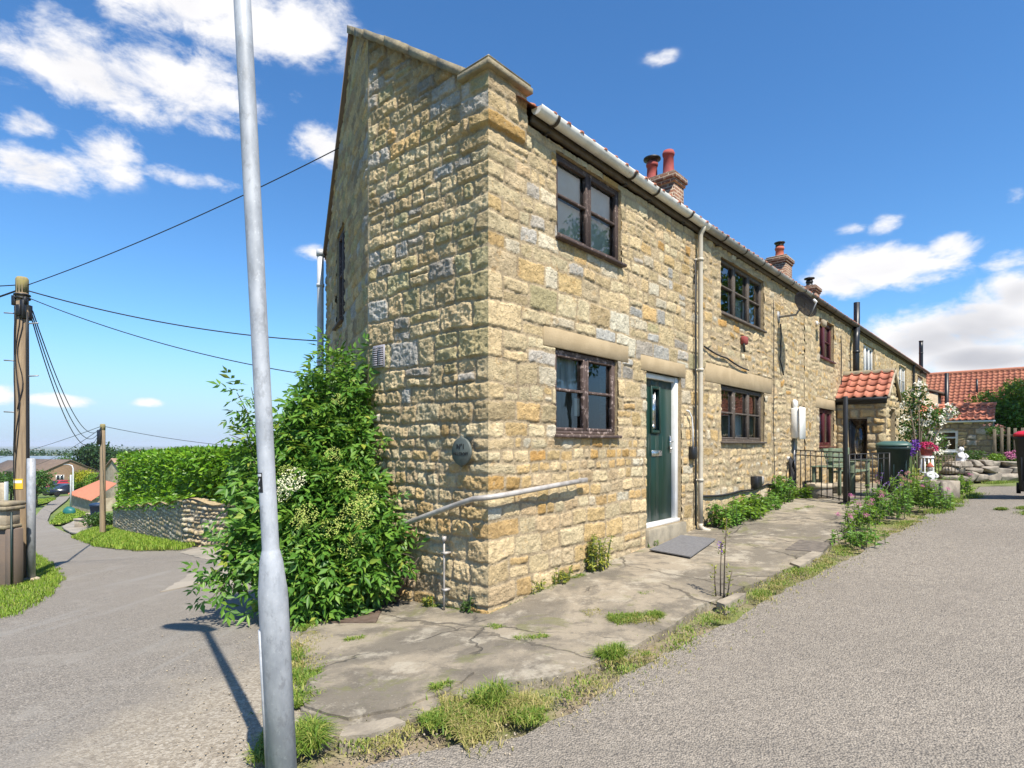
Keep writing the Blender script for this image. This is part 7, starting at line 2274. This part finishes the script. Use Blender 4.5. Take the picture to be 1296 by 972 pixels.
    # seated garden figure (white) on the trough's end
    def ornament(px, pyb, pyt, Z, label, hat):
        p = at(px, pyb, Z); h = (pyb-pyt)/F*Z
        t = thing('garden_ornament', label, 'ornament', p, 0, None, world=False)
        m = MB()
        m.lathe([(.20*h, 0), (.30*h, .04*h), (.32*h, .14*h), (.26*h, .32*h), (.19*h, .48*h), (.14*h, .58*h), (.10*h, .62*h)], 16, sx=1.0, sy=.85)
        for sx in (-1, 1):
            m.tube([(sx*.17*h, -.06*h, .50*h), (sx*.24*h, -.18*h, .36*h), (sx*.10*h, -.26*h, .28*h)], [.07*h, .065*h, .05*h], 8)
            m.tube([(sx*.14*h, -.1*h, .10*h), (sx*.17*h, -.30*h, .10*h), (sx*.17*h, -.36*h, .06*h)], [.10*h, .085*h, .06*h], 8)
        m.build('figure', MT['pale_figure'], t)
        hd = MB(); hd.lathe([(.02*h, .60*h), (.10*h, .62*h), (.15*h, .70*h), (.15*h, .78*h), (.10*h, .86*h), (.02*h, .885*h)], 14)
        hd.lathe([(.005*h, 0), (.03*h, .01*h), (.025*h, .05*h), (.005*h, .06*h)], 8, M=Matrix.Translation((0, -.15*h, .74*h)))
        hdo = hd.build('head', MT['white_paint'] if not hat else MT['card_pale'], t)
        if hat:
            c = MB(); c.lathe([(.16*h, .80*h), (.17*h, .83*h), (.10*h, .92*h), (.03*h, 1.02*h), (.005*h, 1.04*h)], 14, sy=1.0); c.build('hat', MT['pot_terracotta'], hdo)
        else:
            for sx in (-1, 1):
                c = MB(); c.lathe([(.02*h, 0), (.05*h, .03*h), (.04*h, .12*h), (.005*h, .17*h)], 8, M=Matrix.Translation((sx*.10*h, 0, .82*h)) @ Matrix.Rotation(sx*.35, 4, 'Y')); c.build('ear', MT['bin_dark'], hdo)
    ornament(1177, 612, 586, 12.6, 'white seated garden figure with a terracotta pointed hat on the stone trough', True)
    ornament(1216, 586, 563, 15.1, 'white dog-shaped garden ornament sitting on the raised bed below the white window', False)
    # stone trough with soil and trailing plants
    p = np.array(GP(1188, 634)); z = Tz(*p)
    t = thing('stone_trough', 'rough square stone trough planter at the edge of the track', 'planter', (p[0], p[1], z), .5, world=False)
    m = MB()
    for a, b in (((-.30, -.22, 0), (.30, -.15, .38)), ((-.30, .15, 0), (.30, .22, .38)), ((-.30, -.15, 0), (-.23, .15, .38)), ((.23, -.15, 0), (.30, .15, .38)), ((-.23, -.15, 0), (.23, .15, .06))): m.box(a, b, None, .015)
    m.build('trough', MT['rock'], t)
    m = MB(); m.box((-.23, -.15, .06), (.23, .15, .34), None, .01); m.build('soil', MT['earth'], t)
    q = at(1160, 606, 12.9)
    t = thing('wicker_basket', 'brown wicker basket planter left of the white garden figure', 'planter', (q[0], q[1], q[2]-.16), 0, world=False)
    m = MB(); m.lathe([(.16, 0), (.22, .10), (.24, .22), (.22, .23), (.15, .1)], 18); m.build('basket', MT['wicker'], t)
    m = MB(); rgx = np.random.default_rng(8); leafy_mass(m, [((0, 0, .26), .16)], rgx, .06, 11); m.build('foliage', MT['leaf_fern'], t)
    # small wrought iron fence beside the ornaments
    a = np.array(at(1184, 600, 14.6)); 
    t = thing('iron_edging', 'low rusty wrought iron edging beside the white ornaments', 'edging', (a[0], a[1], a[2]))
    m = MB(); M = rotz(-.3, a)
    for k in range(7): m.tube([(k*.07, 0, 0), (k*.07, 0, .48)], .010, 5, M)
    for zz in (.08, .3, .46): m.tube([(0, 0, zz), (.42, 0, zz)], .011, 5, M)
    m.build('panel', MT['bark'], t)
    return flowering
flowering = far_right()

# ------------------------------------------------------------------ weeds, valerian, nettles
def stem_plant(t, X, h, rg, leafmat, leaf=.07, per=9, name='foliage', lean=.12, up=.5, width=.42):
    m = MB(); s = MB()
    for (x, y) in X:
        z = Tz(x, y)+.03; hh = h*rg.uniform(.55, 1.15); lx, ly = rg.normal(0, lean, 2)*hh
        pts = np.array([(x+lx*f*f, y+ly*f*f, z+hh*f) for f in np.linspace(0, 1, 6)])
        s.tube(pts, np.linspace(.006, .003, 6), 4)
        n = int(per*hh/.4)+4; f = rg.uniform(.08, 1, n)
        P = np.column_stack([x+lx*f*f, y+ly*f*f, z+hh*f]); th = rg.random(n)*6.283
        d = np.column_stack([np.cos(th), np.sin(th), np.full(n, up)*rg.uniform(-.6, 1, n)])
        L = leaf*rg.uniform(.6, 1.3, n)
        leaves(m, P, d, np.tile([0, 0, 1.], (n, 1))+rg.normal(0, .35, (n, 3)), L, L*width, .15, .25)
    m.build(name, MT[leafmat], t); s.build('stem', MT['green_stem'], t)
def patch_pts(c, rx, ry, n, rg, ang=FROT):
    a = rg.random(n)*6.283; r = np.sqrt(rg.random(n)); u, v = rx*r*np.cos(a), ry*r*np.sin(a)
    ca, sa = math.cos(ang), math.sin(ang)
    return np.column_stack([c[0]+ca*u-sa*v, c[1]+sa*u+ca*v])
def weeds():
    rg = np.random.default_rng(101)
    # nettles along the foot of the second cottage
    spots = [((4.95, .28), .36, .18, .30, 34, 'leaf_nettle', 'low dark green nettle patch right beside the foot of the beige downpipe'),
             ((5.75, .30), .48, .22, .33, 52, 'leaf_bright', 'bright green weed patch below the lower three-light window'),
             ((6.75, .28), .50, .18, .24, 40, 'leaf_nettle', 'green weed patch below the dark boiler vent'),
             ((7.85, .25), .40, .18, .46, 38, 'leaf_nettle', 'taller green weed patch near the meter box conduit'),
             ((8.75, .35), .32, .16, .20, 24, 'leaf_bright', 'small bright weed patch beside the black railing')]
    for (sw, rx, ry, h, n, mt, lab) in spots:
        c = fxy(*sw); t = thing('weed_patch', lab, 'weeds', (c[0], c[1], Tz(*c)+.03), 0, 'weeds along the foot of the second cottage')
        stem_plant(t, patch_pts(c, rx, ry, n, rg), h, rg, mt, .085, 16, width=.5)
    # ferny weed against the end cottage, and small ones near the corner
    for (px, py, h, n, mt, lab, r) in [(757, 724, .36, 26, 'leaf_fern', 'yellow-green ferny weed at the foot of the front wall left of the doorstep', .16), (733, 726, .28, 9, 'leaf_mid', 'thin dark weed just left of the yellow-green ferny weed', .07), (712, 740, .13, 16, 'leaf_fern', 'low yellow-green weed tuft left of the ferny weed', .12),
                                        (598, 776, .14, 22, 'leaf_mid', 'dark green weed tuft at the foot of the corner by the grey conduit', .13), (548, 768, .10, 14, 'leaf_fern', 'small weed tuft at the foot of the gable left of the conduit', .12),
                                        (824, 694, .10, 12, 'leaf_bright', 'tiny weed tuft at the left end of the doorstep', .14), (680, 752, .10, 12, 'leaf_fern', 'small weed tuft against the front wall near the corner', .1), (640, 768, .07, 9, 'leaf_fern', 'tiny weed tuft right of the corner of the end cottage', .1)]:
        c = GP(px, py); t = thing('weed', lab, 'weed', (c[0], c[1], Tz(*c)+.03))
        stem_plant(t, patch_pts(c, r, r*.6, n, rg), h, rg, mt, .045 if h < .3 else .05, 22, width=.32, up=.9)
    # tall thin flowering weed on the pavement edge
    c = GP(912, 758); z = Tz(*c)
    t = thing('tall_weed', 'single tall thin purple-flowered weed standing on the pavement edge', 'weed', (c[0], c[1], z))
    for (dx, h) in ((0, .52), (.03, .75), (-.04, .30), (.06, .26)):
        m = MB(); m.tube([(c[0]+dx, c[1], z), (c[0]+dx*1.3, c[1], z+h*.5), (c[0]+dx*1.6+.01, c[1], z+h)], [.007, .006, .004], 5); m.build('stem', MT['bark'], t)
    m = MB()
    for (dx, h0, h1) in ((.0, .40, .52), (.04, .55, .75), (-.04, .0, .3), (.05, 0, .3)):
        n = 26; P = np.column_stack([c[0]+dx*1.4+rg.normal(0, .012, n), c[1]+rg.normal(0, .012, n), z+rg.uniform(h0, h1, n)])
        leaves(m, P, sphere_dirs(n, rg)*[1, 1, .6]+[0, 0, .6], sphere_dirs(n, rg), .04, .014)
    m.build('foliage', MT['leaf_fern'], t)
    f = MB(); P = np.column_stack([c[0]+rg.normal(0, .010, 20), c[1]+rg.normal(0, .01, 20), z+rg.uniform(.42, .54, 20)]); leaves(f, P, sphere_dirs(20, rg), sphere_dirs(20, rg), .022, .016); f.build('flower_head', MT['purple'], t)
    # valerian by the green bin
    for i, (px, py, r, h, n, fl, nf, lab) in enumerate([(1092, 668, .26, .32, 30, 'pink', 3, 'low valerian clump nearest the camera with a few bright pink flower heads'), (1125, 655, .34, .42, 55, 'dusty_pink', 4, 'valerian clump with dusty pink heads in front of the green bin'), (1160, 642, .38, .48, 60, 'dusty_pink', 4, 'valerian clump with dusty pink heads between the green bin and the stone trough'), (1186, 645, .26, .30, 34, 'pink', 2, 'low green valerian clump at the edge of the track by the stone trough'), (1210, 627, .26, .34, 34, 'pink', 1, 'grassy green clump at the foot of the stone trough'), (1085, 690, .3, .16, 40, 'pink', 0, 'low bright green mat of leaves on the pavement edge before the valerian')]):
        c = GP(px, py); t = thing('valerian', lab, 'plant', (c[0], c[1], Tz(*c)+.02), 0, 'valerian clumps beside the track')
        X = patch_pts(c, r*1.4, r, n, rg); stem_plant(t, X, h, rg, 'leaf_nettle' if i % 2 else 'leaf_bright', .07, 13, width=.45)
        for k in range(nf):
            x, y = X[rg.integers(len(X))]; z = Tz(x, y); hh = h*rg.uniform(1.0, 1.35)
            s = MB(); s.tube([(x, y, z), (x+.02, y-.02, z+hh)], .005, 4); so = s.build('flower_stalk', MT['green_stem'], t)
            f = MB()
            for j in range(3): umbel(f, (x+.02+rg.normal(0, .015), y-.02+rg.normal(0, .015), z+hh+rg.normal(0, .012)), (0, -.6, .7), .03, rg, 24, .32)
            f.build('flower_head', MT[fl], so)
    # lavender spikes leaning in front of the bin
    c = GP(1102, 652); z = Tz(*c); t = thing('lavender', 'thin lavender spikes leaning in front of the green bin', 'plant', (c[0], c[1], z))
    m = MB(); f = MB()
    for (px, py) in [(1108, 592), (1117, 598), (1129, 605), (1103, 618), (1141, 595), (1143, 612), (1122, 610)]:
        e = np.array(PX(px, py, c[1]+.15)); b = np.array([c[0]+rg.uniform(-.05, .25), c[1]+.1, z])
        m.tube([b, (b+e)/2+[.01, 0, .02], e], .004, 4)
        f = MB(); fz = np.linspace(.80, 1, 14)[:, None]; P = b+(e-b)*fz+rg.normal(0, .006, (14, 3)); leaves(f, P, sphere_dirs(14, rg), sphere_dirs(14, rg), .028, .016); f.build('flower_head', MT['purple'], t)
    m.build('stem', MT['green_stem'], t)
    # pink blooms by the gate, low
    c = GP(1074, 676); t = thing('valerian', 'two bright magenta flower heads low on the pavement near the black post', 'plant', (c[0], c[1], Tz(*c)))
    stem_plant(t, patch_pts(c, .16, .08, 12, rg), .14, rg, 'leaf_bright', .05, 10)
    for (px, py) in ((1060, 652), (1076, 654), (1077, 627), (1096, 650), (1114, 626)):
        f = MB()
        for j in range(3): umbel(f, np.array(PX(px, py, c[1]))+rg.normal(0, .015, 3), (0, -.7, .6), .03, rg, 22, .32)
        f.build('flower_head', MT['pink'], t)
weeds()

# grass growing along the pavement edge and in its cracks
def ragged_grass():
    rg = np.random.default_rng(202)
    mg = MB(); md = MB()
    def strip(pts, wid, n, h, which, jitter=1.0, clump=True):
        P = np.array([GP(*p) for p in pts]); seg = np.linalg.norm(np.diff(P, axis=0), axis=1); cs = np.concatenate([[0], np.cumsum(seg)])
        if clump:
            nc = max(3, int(cs[-1]*4)); cu = rg.random(nc)*cs[-1]; pick = rg.integers(nc, size=n); sg = rg.uniform(.02, .13, nc)[pick]; u = np.clip(cu[pick]+rg.normal(0, 1, n)*sg, 0, cs[-1])
            co = rg.normal(0, wid*.36, nc)[pick]+rg.normal(0, 1, n)*np.minimum(sg, wid*.35)
        else:
            u = rg.random(n)*cs[-1]; co = rg.normal(0, wid*.5, n)
        k = np.clip(np.searchsorted(cs, u)-1, 0, len(seg)-1); f = (u-cs[k])/seg[k]
        d = (P[k+1]-P[k])/seg[k][:, None]; nn = np.column_stack([-d[:, 1], d[:, 0]])
        X = P[k]+(P[k+1]-P[k])*f[:, None]+nn*co[:, None]
        blades(which, X, h*.52, rg, .012, .0034, 1.9)
    edge = [(380, 965), (430, 958), (510, 935), (590, 912), (655, 900), (720, 880), (770, 858), (832, 824), (880, 795), (915, 776), (960, 757), (1010, 728), (1060, 704), (1085, 690), (1130, 670), (1170, 655)]
    strip(edge, .14, 4000, .055, mg); strip(edge, .19, 4600, .05, md); strip(edge, .30, 3000, .045, md, clump=False)
    strip([(540, 925), (620, 902), (690, 898), (720, 885)], .24, 2600, .085, mg); strip([(570, 915), (690, 895)], .3, 3200, .09, md)
    strip([(610, 900), (640, 885)], .10, 600, .20, mg)
    strip([(765, 838), (790, 832)], .07, 900, .16, mg)
    strip([(372, 950), (400, 945)], .16, 1600, .16, mg); strip([(330, 940), (345, 972)], .10, 1500, .10, mg)
    strip([(775, 788), (835, 782)], .12, 3200, .085, mg); strip([(790, 785), (830, 790)], .14, 1400, .07, md)
    strip([(655, 815), (690, 810)], .06, 900, .07, mg); strip([(620, 795), (632, 800)], .05, 500, .07, mg)
    strip([(740, 780), (760, 777)], .08, 500, .05, md)
    strip([(372, 900), (380, 860), (374, 830), (384, 800), (398, 788)], .14, 2600, .09, mg); strip([(376, 870), (374, 830), (400, 790)], .18, 2000, .06, md)
    strip([(390, 870), (420, 838), (445, 832)], .05, 900, .06, mg); strip([(440, 814), (458, 812)], .05, 450, .07, mg)
    strip([(550, 880), (566, 872)], .03, 350, .10, mg); strip([(540, 876), (430, 850)], .04, 500, .04, md)
    strip([(810, 754), (826, 752)], .06, 450, .05, mg)
    strip([(620, 780), (680, 752), (740, 728), (810, 698)], .06, 2200, .06, mg)
    strip([(510, 765), (580, 772), (618, 778)], .06, 1400, .07, mg)
    strip([(1180, 655), (1215, 635), (1228, 625)], .2, 2600, .14, mg)
    strip([(1275, 645), (1310, 652)], .35, 3500, .08, mg); strip([(1200, 614), (1296, 611)], .3, 3500, .12, mg)
    strip([(890, 668), (960, 655), (1030, 643)], .10, 1500, .08, mg)
    o = stuff(mg.build('tuft_grass', MT['grass'])); o['label'] = 'green grass tufts growing along the pavement edge and in its cracks'; o['category'] = 'grass'
    o = stuff(md.build('dry_grass', MT['grass_dry'])); o['label'] = 'dry straw-coloured grass mixed along the pavement edge'; o['category'] = 'grass'
ragged_grass()
def litter():
    """loose stones and chippings"""
    rg = np.random.default_rng(303); m = MB()
    P = np.array([GP(*p) for p in [(430, 958), (590, 935), (720, 885), (830, 822), (925, 785), (1080, 700)]])
    pts = []
    for k in range(500):
        i = rg.integers(len(P)-1); f = rg.random(); q = P[i]+(P[i+1]-P[i])*f+rg.normal(0, .22, 2); pts.append(q)
    for k in range(260): pts.append(np.array(GP(rg.uniform(230, 330), rg.uniform(800, 965)))+rg.normal(0, .1, 2))
    for k in range(60): pts.append(np.array(GP(rg.uniform(400, 560), rg.uniform(790, 860))))
    for q in pts:
        r = rg.uniform(.002, .0065); v = sphere_dirs(8, rg)*r*[1, 1, .6]
        o = np.array([[-1, -1, -1], [1, -1, -1], [1, 1, -1], [-1, 1, -1], [-1, -1, 1], [1, -1, 1], [1, 1, 1], [-1, 1, 1]])*r*.6+v*.5
        m.add(o+[q[0], q[1], Tz(*q)+.035+r*.3 if False else Tz(*q)+.010+r*.4], [[0, 3, 2, 1], [4, 5, 6, 7], [0, 1, 5, 4], [1, 2, 6, 5], [2, 3, 7, 6], [3, 0, 4, 7]])
    o = stuff(m.build('loose_chippings', MT['pale_stone'])); o['label'] = 'loose pale chippings scattered on the lane and pavement edge'; o['category'] = 'chippings'
litter()
# trees behind the camera, across the track: what the windows mirror
for i, (x, y, h, r) in enumerate([(25.5, 20.5, 16.0, 4.6), (28.0, 12.5, 13.5, 5.0)]):
    tree((x, y, Tz(x, y)), h, r, ['tall green tree standing off to the right of the track beyond the frame', 'broader green tree off to the right of the track, nearer the camera'][i], 'leaf_bright', 400+i, .35, trunk=.2, low=.12, nclump=20, per=10)

# ------------------------------------------------------------------ tidy up helper properties
for o in bpy.data.objects:
    for k in ('_w', '_o'):
        if k in o: del o[k]
# ------------------------------------------------------------------ air over the plain
def haze():
    m = MB(); m.box((-9500, -9500, -80), (9500, 9500, 26))
    o = m.build('haze', None)
    mt = bpy.data.materials.new('haze'); mt.use_nodes = True
    t = NT(mt.node_tree); t.n.clear()
    out = t.new('ShaderNodeOutputMaterial')
    v = t.new('ShaderNodeVolumePrincipled', inp={'Color': (0.80, 0.88, 1.0, 1), 'Density': 0.00013})
    t.l.new(v.outputs[0], out.inputs['Volume'])
    o.data.materials.append(mt); o['kind'] = 'stuff'; o['label'] = 'thin blue summer haze over the plain'
haze()
